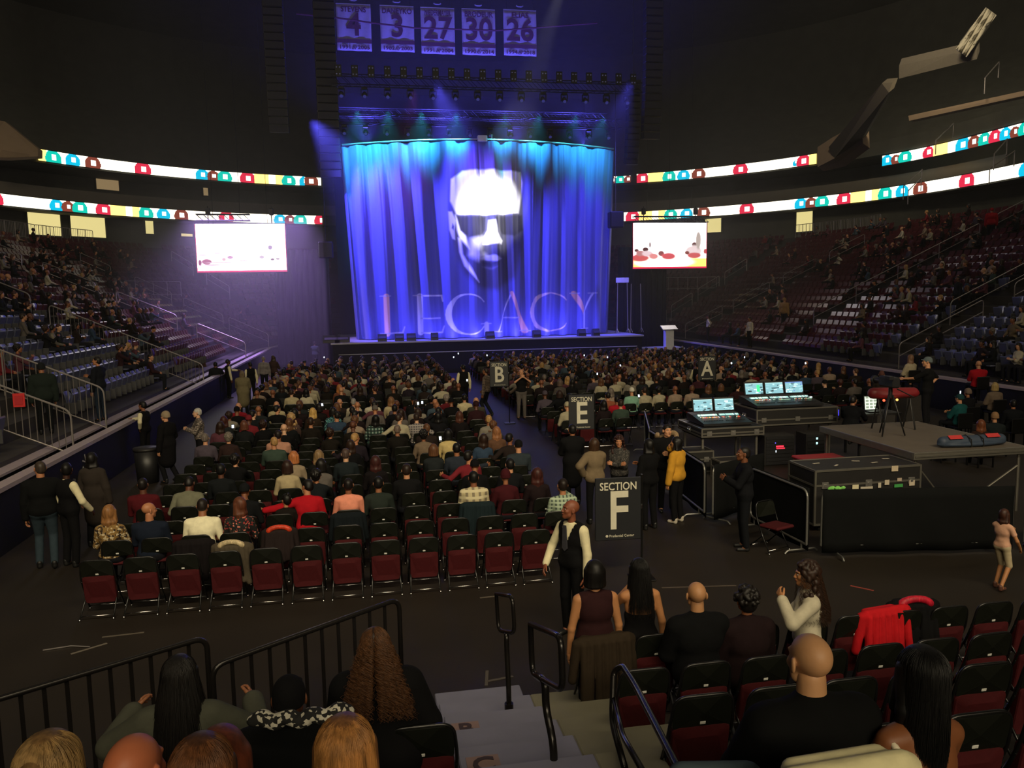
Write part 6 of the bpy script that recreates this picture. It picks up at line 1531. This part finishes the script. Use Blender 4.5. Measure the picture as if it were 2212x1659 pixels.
# ------------------------------------------------------------------ rails of the near stand
M_hand = mat('handrail_black', (.016, .014, .013), .25, .5, .6)
def D(px, py, d): return atd(px, py, d)
def loop_rail(label, pts, post, foot, r=.022):
    c0 = Vector(foot); t = thing('aisle_handrail', label, 'handrail', c0); q = MB(); q.tube([p - c0 for p in arc(pts + [pts[0]], .10, 6)][:-1], r, 10, close=True); q.obj('loop', M_hand, t, True)
    q = MB(); q.tube([p - c0 for p in arc(post, .12, 5)], r * 1.25, 12); q.obj('post', M_hand, t, True)
    q = MB(); q.box((0, 0, .012), (.20, .17, .024), bev=.005); q.cyl((0, 0, .02), (0, 0, .15), .042, 12); q.obj('foot_plate', M_hand, t); return t
b1 = atz(1100, 1552, .374); dd = pix(b1)[2]; T1 = D(1094, 1368, dd)
loop_rail('black aisle handrail with a narrow upright loop, lowest on the steps', [D(1072, 1283, dd + .25), D(1107, 1288, dd - .2), D(1112, 1368, dd - .2), D(1077, 1362, dd + .25)], [T1, T1 - Vector((0, 0, .15)), b1 + Vector((0, 0, .3)), b1], b1, .019)
f2 = atz(1197, 1695, .935); dd = pix(f2)[2]; P2 = D(1178, 1470, dd + .1)
loop_rail('black aisle handrail with a broad squared loop, middle of the steps', [D(1146, 1348, dd + .45), D(1212, 1376, dd - .35), D(1216, 1492, dd - .35), D(1150, 1455, dd + .45)], [D(1160, 1460, dd + .3), P2, P2 - Vector((0, 0, .2)), f2 + Vector((0, 0, .3)), f2], f2)
c0 = Vector((2.02, 5.2, 1.3)); t = thing('aisle_handrail', 'black sloping handrail climbing toward the camera at the end of the chair rows', 'handrail', c0)
q = MB(); q.tube([p - c0 for p in arc([D(1350, 1660, 5.2), D(1322, 1560, 5.7), D(1326, 1450, 5.9), D(1345, 1438, 5.85), D(1372, 1480, 5.5), D(1480, 1690, 4.2), D(1640, 1960, 3.2)], .12, 6)], .024, 10); q.obj('top_rail', M_hand, t, True)
q = MB(); q.tube([p - c0 for p in arc([D(1324, 1500, 5.85), D(1345, 1590, 5.3), D(1420, 1720, 4.4)], .1)], .02, 10); q.obj('lower_rail', M_hand, t, True)
def bal_fence(label, a, b_, z1a, z1b, n, left_open=False):
    a, b_ = Vector(a), Vector(b_); t = thing('stand_railing', label, 'railing', a); d = b_ - a
    A = Vector((0, 0, z1a)); B = d + Vector((0, 0, z1b)); q = MB(); q.tube(arc([Vector((0, 0, .0)), A, B, d], .13, 7), .026, 10); q.obj('top_rail', M_hand, t, True)
    q = MB(); q.tube([Vector((0, 0, .15)), d + Vector((0, 0, .15))], .015, 8); q.obj('bottom_rail', M_hand, t, True)
    for i in range(1, n): f = i / n; q = MB(); c = d * f; q.box((c.x, c.y, (.15 + z1a + (z1b - z1a) * f) / 2), (.034, .012, z1a + (z1b - z1a) * f - .17), Matrix.Rotation(math.atan2(d.y, d.x), 3, 'Z')); q.obj('baluster', M_hand, t)
    return t
ra = atz(-120, 1545, 1.1); rb = atz(446, 1376, 1.1); bal_fence('black balustrade along the front of the near stand, outer section', (ra.x, ra.y, 0), (rb.x, rb.y, 0), 1.1, 1.1, 12)
ra = atz(458, 1440, 1.0); rb = atz(862, 1293, 1.1); bal_fence('black balustrade along the front of the near stand, section next to the steps', (ra.x, ra.y, 0), (rb.x, rb.y, 0), 1.0, 1.1, 11)

# chairs of the near stand
skipn = {('right', 0, 0)}
for side, r_, c, x, y, z in NEAR:
    q = pix((x, y, z + .6))
    if not q or q[0] < -60 or q[0] > 2290 or q[1] > 1800: continue
    full = True
    chair((x, y, z), rad(rnd.uniform(-1.5, 1.5)), 'empty folding chair, near stand %s of steps, %s row, %s from steps' % (side, ORD[r_ + 1], ORD[c + 1]), 'folding chairs of the near stand', True, full)

# ------------------------------------------------------------------ standing people on the floor
HI = dict(hb=.014, hh=.006, hhand=.005)
def P(label, px, py, z, yaw, h=1.76, **kw):
    """stands with the feet under the place where the head top shows"""
    kw.setdefault('scale', h / 1.75); p = atz(px, py, z + h); return person(label, (p.x, p.y, z), yaw, pose='stand', **{**HI, **kw})
def PF(label, px, py, yaw, h=1.76, z=0, **kw):
    p = atz(px, py, z); kw.setdefault('scale', h / 1.75); return person(label, (p.x, p.y, z), yaw, pose='stand', **{**HI, **kw})
walkL = (((.10, .16, -.43), (.11, .02, -.84)), ((.10, .10, -.42), (.11, -.14, -.82)))
def waistcoat(root, tie=True, h=1.0, **kw):
    B = build_person(**kw); F_ = Field(); s = h
    F_.cone((-.07, 0, .95), (.07, 0, .95), .105, .105, .035).ell((0, .005, 1.06), (.142, .108, .13), .035).ell((0, 0, 1.24), (.168, .108, .16), .035).cone((-.115, -.005, 1.355), (.115, -.005, 1.355), .062, .062, .035).cone((-.05, -.01, 1.37), (.05, -.01, 1.37), .058, .058, .035).ell((0, -.055, 1.26), (.135, .05, .10), .035)
    v, f = F_.mesh(.014, .021); keep = ~((v[f].mean(1)[:, 1] > .02) & (v[f].mean(1)[:, 2] > 1.12) & (np.abs(v[f].mean(1)[:, 0]) < (v[f].mean(1)[:, 2] - 1.12) * .30)) & (v[f].mean(1)[:, 2] < 1.455)
    o = link('waistcoat', me_np('waistcoat', v * s, f[keep], [cloth('#0b0b0d')]), root)
    if tie: q = MB(); q.slab([(-.025 * s, 1.42 * s), (.025 * s, 1.42 * s), (.04 * s, 1.14 * s), (0, 1.10 * s), (-.04 * s, 1.14 * s)], .132 * s, .146 * s); q.obj('necktie', cloth('#3a3a40'), root)
def usher(label, px, py, yaw, h=1.78, skin_='#7a4630', hair='crop', arms=('down', 'down'), far=False, face=False, head=(0, 0, 0), z=0):
    kw = dict(sex='m', hair=hair, arms=arms, head=head, **(HI if not far else dict(hb=.02, hh=.010, hhand=.008))); p = atz(px, py, z)
    r = person(label, (p.x, p.y, z), yaw, skin_, '#0e0b0a', '#d6cda8', '#0c0c0e', pose='stand', scale=h / 1.75, face=face, **kw); waistcoat(r, True, h / 1.75, pose='stand', **kw); return r
usher('bald usher in a black waistcoat and white shirt standing beside the steps', 1238, 1372, 125, 1.80, '#7a4630', 'bald', ('down', 'swing'), False, True, (-28, 10, 0))
usher('usher in a black waistcoat with white sleeve at the boards, back half turned', 158, 1222, -35, 1.76, '#3a2218', 'crop', ('down', 'swing'), False, False, (40, 5, 0))
usher('usher in a waistcoat facing the stage beside the SECTION B sign', 1003, 888, 10, 1.8, '#a8714f', 'short', ('down', 'down'), True)
usher('usher with white sleeves beside the SECTION A sign', 1507, 880, -40, 1.75, '#7c4c33', 'short', ('swing', 'fwd'), True)
usher('usher standing at the boards front corner with white sleeves', 545, 870, 20, 1.75, '#7c4c33', 'short', ('down', 'down'), True)
usher('usher reaching out beside the person in the fur coat', 496, 860, -60, 1.75, '#5a3524', 'short', ('fwd', 'down'), True)
usher('usher with cream sleeves hidden behind the walker in black', 318, 1000, 70, 1.7, '#7c4c33', 'short', ('hip', 'fwd'), True)
PF('man in a black jacket and jeans walking along the boards', 104, 1225, 15, 1.80, skin_='#a8714f', hair='crop', hairc='#3a3028', top='#0b0c0d', bottom='#2c3840', arms=('down', 'swing'), thick=1.2, coat=.022, head=(20, 0, 0), legs=walkL)
PF('person with dark hair in a long brown-grey coat beside the usher', 212, 1180, -10, 1.72, skin_='#8d5a3c', sex='f', hair='long', hairc='#0e0b0a', top='#2e2824', bottom='#121214', arms=('down', 'down'), coat=.03, gown=True)
PF('walker in black coat and beige cap crossing to the boards', 368, 1042, 60, 1.74, skin_='#b98563', hair='beanie', hairc='#8a7a64', top='#0d0c0e', bottom='#0f0f12', arms=('down', 'swing'), coat=.03, legs=walkL, gown=True)
PF('older man with glasses and white hair in a patterned nordic sweater', 436, 1020, 110, 1.66, skin_='#c79a7a', hair='short', hairc='#a8a49c', top=P_nord, bottom='#101013', arms=('hold', 'hold'), head=(-10, 0, 0), face=True, coat=.02)
PF('man in a checked flannel shirt walking up the centre aisle', 1052, 900, 60, 1.78, skin_='#8d5a3c', hair='crop', hairc='#2a1c14', top=P_brownpl, bottom='#14161c', arms=('down', 'swing'), coat=.02, legs=walkL, hh=.009, hb=.02, hhand=.008)
pp = PF('person in black photographing with a raised phone in the aisle', 1127, 905, 180, 1.78, skin_='#b98563', hair='bald', top='#0c0c0e', bottom='#5a5450', arms=((.06, .30, .52), (.06, .30, .52)), sleeves=.4, thick=1.1, hh=.009, hb=.02, hhand=.008)
PF('woman in a khaki quilted vest with a hood standing by the SECTION E sign', 1285, 1130, 5, 1.66, skin_='#b98563', sex='f', hair='bob', hairc='#3a2618', top='#6e5f4a', bottom='#0c0c0e', arms=('hip', 'hold'), coat=.035, head=(0, 8, 0))
PF('person in a long black coat beside the khaki vest', 1238, 1090, 0, 1.70, skin_='#8d5a3c', hair='short', hairc='#0c0a09', top='#0d0d0f', bottom='#0c0c0e', arms=('hold', 'hold'), coat=.035, gown=True)
PF('smiling woman with brown curls and folded arms in a grey patterned coat', 1338, 1115, 150, 1.62, skin_='#a8714f', sex='f', hair='curlylong', hairc='#2c1410', top=spots('grey_pattern', '#2c2a28', ['#4c4844', '#1c1a1a'], 60, .5), bottom='#0f0f11', arms=('fold', 'fold'), coat=.02, face=True, head=(10, 0, 0))
PF('person in black with long dark hair in front of the fur-hooded man', 1402, 1142, 20, 1.70, skin_='#8d5a3c', sex='f', hair='long', hairc='#0c0a0a', top='#0a0a0c', bottom='#0a0a0c', arms=('down', 'hold'), coat=.025)
fm = PF('man in black with a fur-trimmed hood facing the camera', 1440, 1105, 165, 1.78, skin_='#b98563', hair='short', hairc='#140e0a', top='#0b0b0d', bottom='#0b0b0d', arms=('hold', 'down'), coat=.035, thick=1.2, face=True, head=(20, 5, 0))
F_ = Field(); rr = random.Random(5)
for i in range(22):
    a = rad(-200 + 220 * i / 21); F_.ell((.19 * math.cos(a), -.03 - .02 + .10 * math.sin(a) * 1, 1.50 + .05 * math.sin(a * 2)), (.045, .045, .05), .02)
v_, f_ = F_.mesh(.012); link('fur_trim', me_np('fur_trim', v_, f_, [hairmat('#8a7458')]), fm)
yw = PF('woman with long black hair in a mustard yellow sweater and pale sneakers', 1462, 1128, 35, 1.66, skin_='#b07a50', sex='f', hair='vlong', hairc='#0c0a0a', top='#b8862a', bottom='#0b0b0d', shoe='#b8b0a0', arms=('down', 'face'), coat=.03, head=(20, 5, 0))
PF('security man in a dark uniform with an orange shoulder patch, looking aside', 1606, 1186, 75, 1.78, skin_='#6a4028', hair='crop', hairc='#120e0c', top='#0d0e12', bottom='#0e1014', arms=('hold', 'hold'), coat=.02, thick=1.1, face=True, head=(5, 8, 0))
gp = atz(2160, 1272, 0)
person('little girl with brown hair in a pale pink top and light shorts, walking', (gp.x, gp.y, 0), -75, '#b07a50', '#3a2016', '#c89a80', '#b8a888', '#5a3a30', pose='stand', sex='m', thick=.88, hair='long', arms=('fwd', 'swing'), sleeves=.25, scale=.68, legs=walkL, face=True, shorts=True, hb=.014, hh=.006, hhand=.005, coat=.012)
def onbowl(label, side, o, y, yaw, **kw): person(label, ((X0 - o) if side < 0 else (X1 + o), y, 1.15 if o < 1.9 else slope_z(o)), yaw, pose='stand', **{**dict(hh=.009, hb=.02, hhand=.008), **kw})
onbowl('man in a navy jacket and jeans standing behind the boards', -1, .78, 22.6, 70, skin_='#a8714f', hair='short', hairc='#140e0a', top='#10131a', bottom='#1c2634', arms=('down', 'hold'), coat=.02, head=(20, 10, 0))
onbowl('person in a bulky dark green coat beside the barred fence', -1, 1.45, 20.7, 20, skin_='#8d5a3c', hair='beanie', hairc='#16181a', top='#1c2420', bottom='#101214', arms=('down', 'down'), coat=.04, thick=1.2)
onbowl('usher in white sleeves at the far right boards, nearer of two', 1, .85, 41.0, 100, skin_='#7c4c33', hair='short', hairc='#0e0b0a', top='#b8b09a', bottom='#0c0c0e', arms=('down', 'down'))
onbowl('usher in white sleeves at the far right boards, farther of two', 1, .85, 46.5, 60, skin_='#7c4c33', hair='short', hairc='#0e0b0a', top='#b8b09a', bottom='#0c0c0e', arms=('hip', 'hip'))
onbowl('person with a yellow-brown hooded coat climbing the right stand', 1, 3.2, 41.6, -60, skin_='#b98563', hair='beanie', hairc='#8a6a40', top='#8a6a40', bottom='#16181c', arms=('down', 'down'), coat=.035, thick=1.1)
onbowl('person in a red coat high at the top of the long right handrail', 1, 13.4, 38.4, -40, skin_='#b98563', hair='beanie', hairc='#a01820', top='#a01820', bottom='#16181c', arms=('down', 'down'), coat=.035, thick=1.2)
onbowl('tall person in dark clothes on the right stand aisle steps', 1, 5.2, 30.6, 80, skin_='#5a3524', hair='crop', hairc='#0e0b0a', top='#12141a', bottom='#101216', arms=('down', 'down'), coat=.02)
def stand_at(label, px, py, yaw, h=1.74, z=0, **kw): PF(label, px, py, yaw, h, z, **{**dict(hh=.010, hb=.022, hhand=.009), **kw})
stand_at('person in a beige fur coat standing at the front of the boards', 528, 900, 0, skin_='#b98563', sex='f', hair='bob', hairc='#6a5a44', top='#6e654c', bottom='#14141a', arms=('hold', 'hold'), coat=.05, thick=1.15, gown=True)
stand_at('man in a white and black checked shirt standing beyond the fur coat', 573, 850, 10, skin_='#b98563', hair='crop', hairc='#8a8278', top=P_greypl, bottom='#16181e', arms=('down', 'down'), coat=.02)
stand_at('woman with a light scarf beside the checked shirt', 594, 846, -20, skin_='#b98563', sex='f', hair='long', hairc='#3a2a20', top='#3a2a28', bottom='#14141a', arms=('hold', 'hold'), coat=.02)
stand_at('person in a dark coat bending at the end of the boards', 470, 868, 10, skin_='#7c4c33', hair='short', hairc='#0e0b0a', top='#14161a', bottom='#121418', arms=('down', 'fwd'), coat=.03, thick=1.1)
stand_at('person in a tan top standing at the foot of the pale seats', 436, 845, 20, skin_='#a8714f', hair='short', hairc='#1a120e', top='#5a4030', bottom='#14161a', arms=('down', 'down'), coat=.02)
stand_at('person in white on the floor in front of the stage', 932, 780, 170, skin_='#a8714f', hair='short', hairc='#1a120e', top='#a09890', bottom='#14161a', arms=('hold', 'hold'), coat=.01)
stand_at('person in a wide-brimmed hat near the stage left corner', 634, 792, 10, skin_='#7c4c33', hair='cap', hairc='#1c1416', top='#1a1418', bottom='#14161a', arms=('down', 'down'), coat=.03)
stand_at('person in red beside the wide-brimmed hat', 660, 792, 10, skin_='#7c4c33', hair='short', hairc='#1c1416', top='#5a1420', bottom='#14161a', arms=('down', 'down'), coat=.02)
stand_at('person in slate blue standing by the stage left corner', 682, 798, -10, skin_='#a8714f', hair='short', hairc='#1c1416', top='#3a4450', bottom='#14161a', arms=('hold', 'hold'), coat=.02)
# operators
def op(label, px, py, y, z, yaw, pose='stand', h=1.76, **kw):
    q0 = aty(px, py, y); person(label, (q0.x, q0.y, z), yaw, pose=pose, **{**dict(hh=.009, hb=.02, hhand=.008, scale=h / 1.75), **kw})
op('camera operator in a grey cap and black T-shirt behind the platform', 2004, 810, 17.2, 0.9, 40, skin_='#b98563', hair='cap', hairc='#5a6468', top='#0c0c0e', bottom='#101014', arms=('fwd', 'hip'), sleeves=.45, thick=1.2, head=(20, 0, 0))
op('seated operator in black looking at the laptop', 1838, 880, 17.9, .35, -50, 'sit', skin_='#8d5a3c', hair='short', hairc='#120e0c', top='#0d0e12', bottom='#101014', arms=('fwd', 'fwd'), coat=.02, thick=1.15, lean=14, head=(-10, 8, 0))
for i, (px, py, y, kw) in enumerate(((2075, 850, 18.5, dict(sex='m', hair='cap', hairc='#1c3c40', top='#16484a', skin_='#b98563', arms=('hold', 'hold'))), (2092, 838, 19.4, dict(sex='f', hair='beanie', hairc='#6a5a50', top='#101014', skin_='#8d5a3c', arms=('lap', 'lap'))), (2040, 905, 17.3, dict(sex='m', hair='short', hairc='#2a1a14', top='#8a7a5c', skin_='#b98563', arms=('lap', 'lap'), scale=.75)),
        (2120, 905, 16.6, dict(sex='f', hair='vlong', hairc='#6a3c24', top='#2a1c18', skin_='#b98563', arms=('lap', 'lap'))), (2150, 890, 17.6, dict(sex='m', hair='beanie', hairc='#8a6a4c', top='#1c2224', skin_='#b98563', arms=('lap', 'lap'))), (2190, 862, 18.6, dict(sex='m', hair='short', hairc='#0e0b0a', top='#121418', skin_='#8d5a3c', arms=('lap', 'lap'))), (1968, 765, 23, dict(sex='f', hair='long', hairc='#7a5a44', top='#a89c84', skin_='#c79a7a', arms=('lap', 'lap'))),
        (2115, 778, 22.0, dict(sex='m', hair='bald', top='#9a1420', skin_='#b98563', arms=('hold', 'hold'), thick=1.15)), (2150, 825, 20.5, dict(sex='f', hair='bob', hairc='#a08858', top='#6a5c50', skin_='#b98563', arms=('lap', 'lap'))), (1905, 800, 22.5, dict(sex='m', hair='cap', hairc='#5a3a34', top='#2a2420', skin_='#b98563', arms=('lap', 'lap'))))):
    q0 = aty(px, py, y); zz_ = q0.z - 1.32; person(('man in a teal shirt and cap lit by a phone', 'person in a fur hood behind the teal shirt', 'child in a beige top sitting behind the platform', 'woman with long auburn hair behind the long bag', 'person in a tan knitted cap behind the long bag', 'dark-haired man in black at the outer end behind the platform', 'blonde woman in a white top on the lower right stand', 'bearded man in a red jacket on the lower right stand', 'woman with a blonde bob beside the railing end', 'person in a dusty cap beyond the laptop')[i], (q0.x, q0.y, zz_), rnd.uniform(-30, 20), pose='sit', hh=.010, hb=.022, hhand=.009, coat=.02, bottom='#14161a', **kw)
    if zz_ > .1 and i != 99:
        q = MB(); q.box((0, 0, zz_ / 2), (.62, .8, max(.05, zz_ - .01))); q.cur = 0; tag(q.obj('seat_riser', M_conc, None, False, (q0.x, q0.y + .1, 0)), 'low dark step carrying the %s spectator behind the platform' % ORD[i + 1], 'platform', 'seat steps behind the platform')
    q = MB(); q.box((0, 0, .43), (.44, .42, .05), bev=.02); q.box((0, -.20, .62), (.44, .03, .40), bev=.02)
    for sx in (-1, 1):
        for sy in (-1, 1): q.box((sx * .2, sy * .18, .2), (.03, .03, .42))
    tag(q.obj('plain_chair', M_cf, None, False, (q0.x, q0.y - .02, zz_)), 'plain dark chair under the %s spectator behind the platform' % ORD[i + 1], 'chair', 'chairs behind the platform')

# ------------------------------------------------------------------ people of the near stand
N2 = dict(hb=.011, hh=.0045, hhand=.004)
def sl(px, py, h):
    d = ray(px, py); s = .325; t_ = (.25 + 7.0 * s + h - EYE) / (d.z + s * d.y); return Vector((0, 0, EYE)) + d * t_
def near_sit(label, px, py, y, yaw=0, dz=0, **kw):
    """seated; the head top shows at the given place, on the row at y"""
    q0 = aty(px, py, y); z = q0.z - 1.34 * kw.get('scale', 1) + dz
    return person(label, (q0.x, q0.y - .03, z), yaw, pose='sit', **{**N2, **kw})
near_sit('person with silver-blonde hair held by a claw clip, outer front spectator', 103, 1556, 2.62, hair='updo', sex='f', skin_='#c08a66', hairc='#7a5c38', top='#2a2420', strand=dict(n=2600, L=.15, seed=3, r=.0013, spread=.5, col='#a08052'), head=(-6, 4, 0), seed=2)
near_sit('bald man with reddish skin between two fair-haired spectators', 285, 1560, 2.5, hair='bald', skin_='#b86a48', top='#0f0f12', head=(-18, 0, 0), thick=1.1)
near_sit('woman with straight brown hair beside the bald man with reddish skin', 432, 1562, 2.42, hair='long', sex='f', skin_='#c08a66', hairc='#4a2c18', top='#1a1614', strand=dict(n=2600, L=.26, seed=4, r=.0012, col='#6a4226'), seed=3)
near_sit('woman with auburn hair just in front of the straight brown hair', 474, 1548, 2.75, hair='bob', sex='f', skin_='#c08a66', hairc='#6a3420', top='#14100f', seed=4)
near_sit('woman with long straight golden-orange hair, lowest in the middle', 742, 1522, 2.45, hair='vlong', sex='f', skin_='#c08a66', hairc='#7a5230', top='#141010', strand=dict(n=3200, L=.36, seed=5, r=.0013, spread=.8, col='#a5733f'), seed=5)
near_sit('woman with big dark curls spread over a black coat, bending forward', 815, 1362, 4.85, yaw=-14, hair='long', sex='f', skin_='#8d5a3c', hairc='#2a1a10', top='#0b0b0d', strand=dict(n=620, L=.50, curl=.022, seed=6, r=.0026, spread=4.6, gap=.12, col='#54361f'), head=(10, -14, 0), side=-6, lean=16, thick=1.45, coat=.05, arms=('thigh', 'thigh'), seed=6)
near_sit('woman with a huge fall of black hair in a grey sweater at the balustrade', 385, 1402, 4.75, hair='vlong', sex='f', skin_='#8d5a3c', hairc='#0e0b0a', top='#47483e', strand=dict(n=1600, L=.50, seed=7, r=.002, spread=2.6, col='#120e0c'), arms=((.34, .30, .34), (.34, .30, .34)), thick=1.2, coat=.03, seed=7, scale=1.05)
near_sit('person in a shiny black cap and black puffer jacket with a patterned scarf', 622, 1446, 4.1, hair='cap', skin_='#6a4028', hairc='#0b0b0d', top='#0a0b0c', thick=1.3, coat=.05, seed=8)
q0 = aty(650, 1545, 3.95); F_ = Field()
for i in range(14): F_.ell((-.22 + .034 * i, -.03 * math.sin(i * .24), .02 * math.sin(i * 1.7)), (.045, .045, .030), .02)
v_, f_ = F_.mesh(.010); t = thing('scarf', 'black and white patterned scarf on the shoulders of the black puffer jacket', 'scarf', q0); link('fabric', me_np('fabric', v_, f_, [spots('scarf_print', '#141414', ['#c8c4b4', '#0c0c0c', '#b8b4a4'], 55, .45)]), t)
near_sit('large bald man in a black jacket seen from behind', 1750, 1348, 2.85, hair='bald', skin_='#b98a62', top='#08090a', thick=1.22, coat=.035, head=(4, 0, 0), arms=('thigh', 'thigh'))
rw = near_sit('woman with long black hair and bare tanned shoulders crossed by a white strap', 1968, 1380, 2.72, yaw=10, hair='vlong', sex='f', skin_='#7a4a2c', hairc='#0a0909', top='#c8bca8', tank='bare', coat=.006, strand=dict(n=1500, L=.36, seed=9, r=.0014, spread=.25), head=(-16, 0, 0), side=5, thick=1.12, seed=9)
near_sit('bald man in a black jacket on the first row beyond the steps', 1505, 1247, 6.78, hair='bald', scale=1.12, skin_='#b08058', top='#090a0c', thick=1.12, coat=.03, head=(-8, 0, 0))
near_sit('woman with big dark hair in a dark plum coat beside the first-row bald man', 1612, 1258, 6.78, hair='afro', scale=1.1, sex='f', skin_='#8d5a3c', hairc='#14100e', top='#1c1012', thick=1.15, coat=.03, seed=10)
tw = atz(1285, 1196, 1.82 + .0)
person('woman with a black bob in a maroon tank top, seen from behind', (tw.x, tw.y, .0), 0, '#b07a50', '#0d0a09', '#2a1416', '#0c0c0e', pose='stand', sex='f', hair='bob', tank=True, gown=True, arms=('down', 'down'), coat=.006, **{**N2, 'scale': 1.02, 'thick': 1.15})
tw = atz(1382, 1202, 1.74)
bk = person('woman with long black hair and bare shoulders holding up a phone', (tw.x, tw.y, .0), -4, '#b07a50', '#0b0909', '#0c0b0d', '#0c0c0e', pose='stand', sex='f', hair='vlong', tank='bare', arms=((.05, .30, .38), 'down'), coat=.006, strand=dict(n=700, L=.46, seed=12, r=.0018, spread=1.6), **N2)
tw = atz(1748, 1200, 1.78)
pw = person('woman with long brown curls in an off-shoulder white top, face in profile', (tw.x, tw.y, .0), 72, '#b07a50', '#2c1c14', '#b8b09a', '#0d0c0c', pose='stand', sex='f', hair='curlylong', arms=((.10, .26, .44), 'hip'), coat=.02, face=True, strand=dict(n=700, L=.50, curl=.012, seed=13, r=.002, spread=2.4, col='#3a2619'), **N2)
# coats and jackets left over chairs
def coat_over(label, x, y, z, col, rz=0, w=.24, fur=None, name='coat', seed=1, L=.62):
    t = thing(name, label, 'coat', (x, y, z), rad(rz)); F_ = Field(); r = random.Random(seed)
    F_.cone((-w + .04, -.10, .81), (w - .04, -.10, .81), .045, .045, .03)
    for i in range(7): xx_ = -w + .05 + i * (2 * w - .1) / 6; F_.cone((xx_, -.13, .78), (xx_ * 1.12 + r.uniform(-.02, .02), -.15 - r.uniform(0, .03), .80 - L + r.uniform(-.04, .04)), .035, .042, .02)
    for s in (-1, 1): F_.cone((s * w, -.08, .78), (s * (w + .04), -.05, .42), .05, .045, .03)
    F_.cone((-w + .08, -.03, .80), (w - .08, -.03, .80), .04, .04, .03)
    v, f = F_.mesh(.011); link('fabric', me_np('fabric', v, f, [col if isinstance(col, bpy.types.Material) else cloth(col)]), t)
    if fur:
        F_ = Field()
        for i in range(16): a = math.pi * i / 15; F_.ell((-.16 * math.cos(a), -.13, .80 + .07 * math.sin(a) - (.10 if i in (0, 15) else 0)), (.035, .035, .035), .02)
        v, f = F_.mesh(.010); link('collar', me_np('collar', v, f, [hairmat(fur)]), t)
    return t
coat_over('brown fleece coat hung over the end chair beside the steps', 2.08, 7.1, .22, '#2e251b', 4, .27, seed=2, L=.72)
coat_over('cream coat thrown over a chair in the middle of the left block', *atz(598, 972, .82).xy, 0, '#c8b890', 2, .26, seed=3, L=.5)
coat_over('dark jacket with a beige fleece lining over a back-row chair', *atz(505, 1172, .82).xy, 0, '#4a4236', -6, .25, '#c0ae88', seed=4, L=.5)
coat_over('black jacket over the chair behind the white T-shirt', *atz(420, 1163, .84).xy, 0, '#141012', 3, .25, seed=5, L=.5)
coat_over('dark jacket hung behind the man in the salmon pink shirt', *atz(752, 1108, .82).xy, 0, '#10161a', 0, .24, seed=6, L=.45)
coat_over('dark teal jacket hung behind the cream plaid shirt', *atz(1030, 1085, .82).xy, 0, '#162226', -4, .25, seed=7, L=.5)
coat_over('orange-strapped sports bag lining over a chair near the red jacket', *atz(605, 1140, .82).xy, 0, '#241c1c', 0, .22, '#c03a1c', name='jacket', seed=8, L=.4)
coat_over('bright red jacket heaped over a first-row chair', 5.05, 7.12, .22, '#b81820', 8, .28, seed=9, L=.5, name='jacket')
coat_over('black backpack-like jacket beside the bright red jacket', 5.45, 7.2, .24, '#0d0d0f', -6, .24, '#b81830', seed=10, L=.45, name='jacket')
q0 = aty(1830, 1650, 2.25); coat_over('cream white coat over the chair nearest the camera', q0.x, 2.35, q0.z - .84, '#d8cfa4', 3, .24, seed=11, L=.4)
t = thing('trouser_leg', 'pale grey denim knee of a folded pair of jeans on a near chair', 'clothing', aty(1545, 1664, 2.6)); F_ = Field(); F_.cone((-.12, 0, -.03), (.14, .02, -.06), .07, .06, .03); v_, f_ = F_.mesh(.01); link('fabric', me_np('fabric', v_, f_, [cloth('#4a5860')]), t)
# white straps of the bare-shouldered woman
B_ = rw; q = MB(); q.tube([(-.135, .0, .985), (-.145, -.07, .95), (-.12, -.128, .82), (-.06, -.132, .66)], .015, 8); q.obj('strap', cloth('#d8cdb4'), rw, True)
# lit phones held in the audience
t0 = None
PL = [(1009, 822), (980, 772), (1052, 768), (990, 764), (1262, 768), (1312, 772), (1290, 808), (1380, 856), (503, 922), (700, 772), (903, 872), (951, 948), (1608, 772), (1340, 790), (1580, 785), (2074, 848), (912, 870), (696, 875), (1740, 785)]
for i, (px, py) in enumerate(PL):
    yy_ = atz(px, py, 1.35).y; c = aty(px, py, max(14, min(44, yy_)))
    if t0 is None:
        t0 = thing('phone', '', 'phone', c, 0, 'lit phones in the audience'); q = MB(); q.box((0, 0, 0), (.07, .010, .13), bev=.004); q.obj('case', M_black, t0); q = MB(); q.box((0, -.008, .01), (.05, .003, .075)); q.obj('display', emis('phone_glow', (.75, .85, 1.0), 2.2), t0); o = t0
    else: o = copy_tree(t0); o.location = c
    o.rotation_euler = (rad(rnd.uniform(-30, 10)), 0, rad(rnd.uniform(-20, 20))); o['label'] = 'small lit phone held in the audience, metre %s deep, metre %s across' % (ordn(int(c.y)), ordn(int(c.x + 12)))
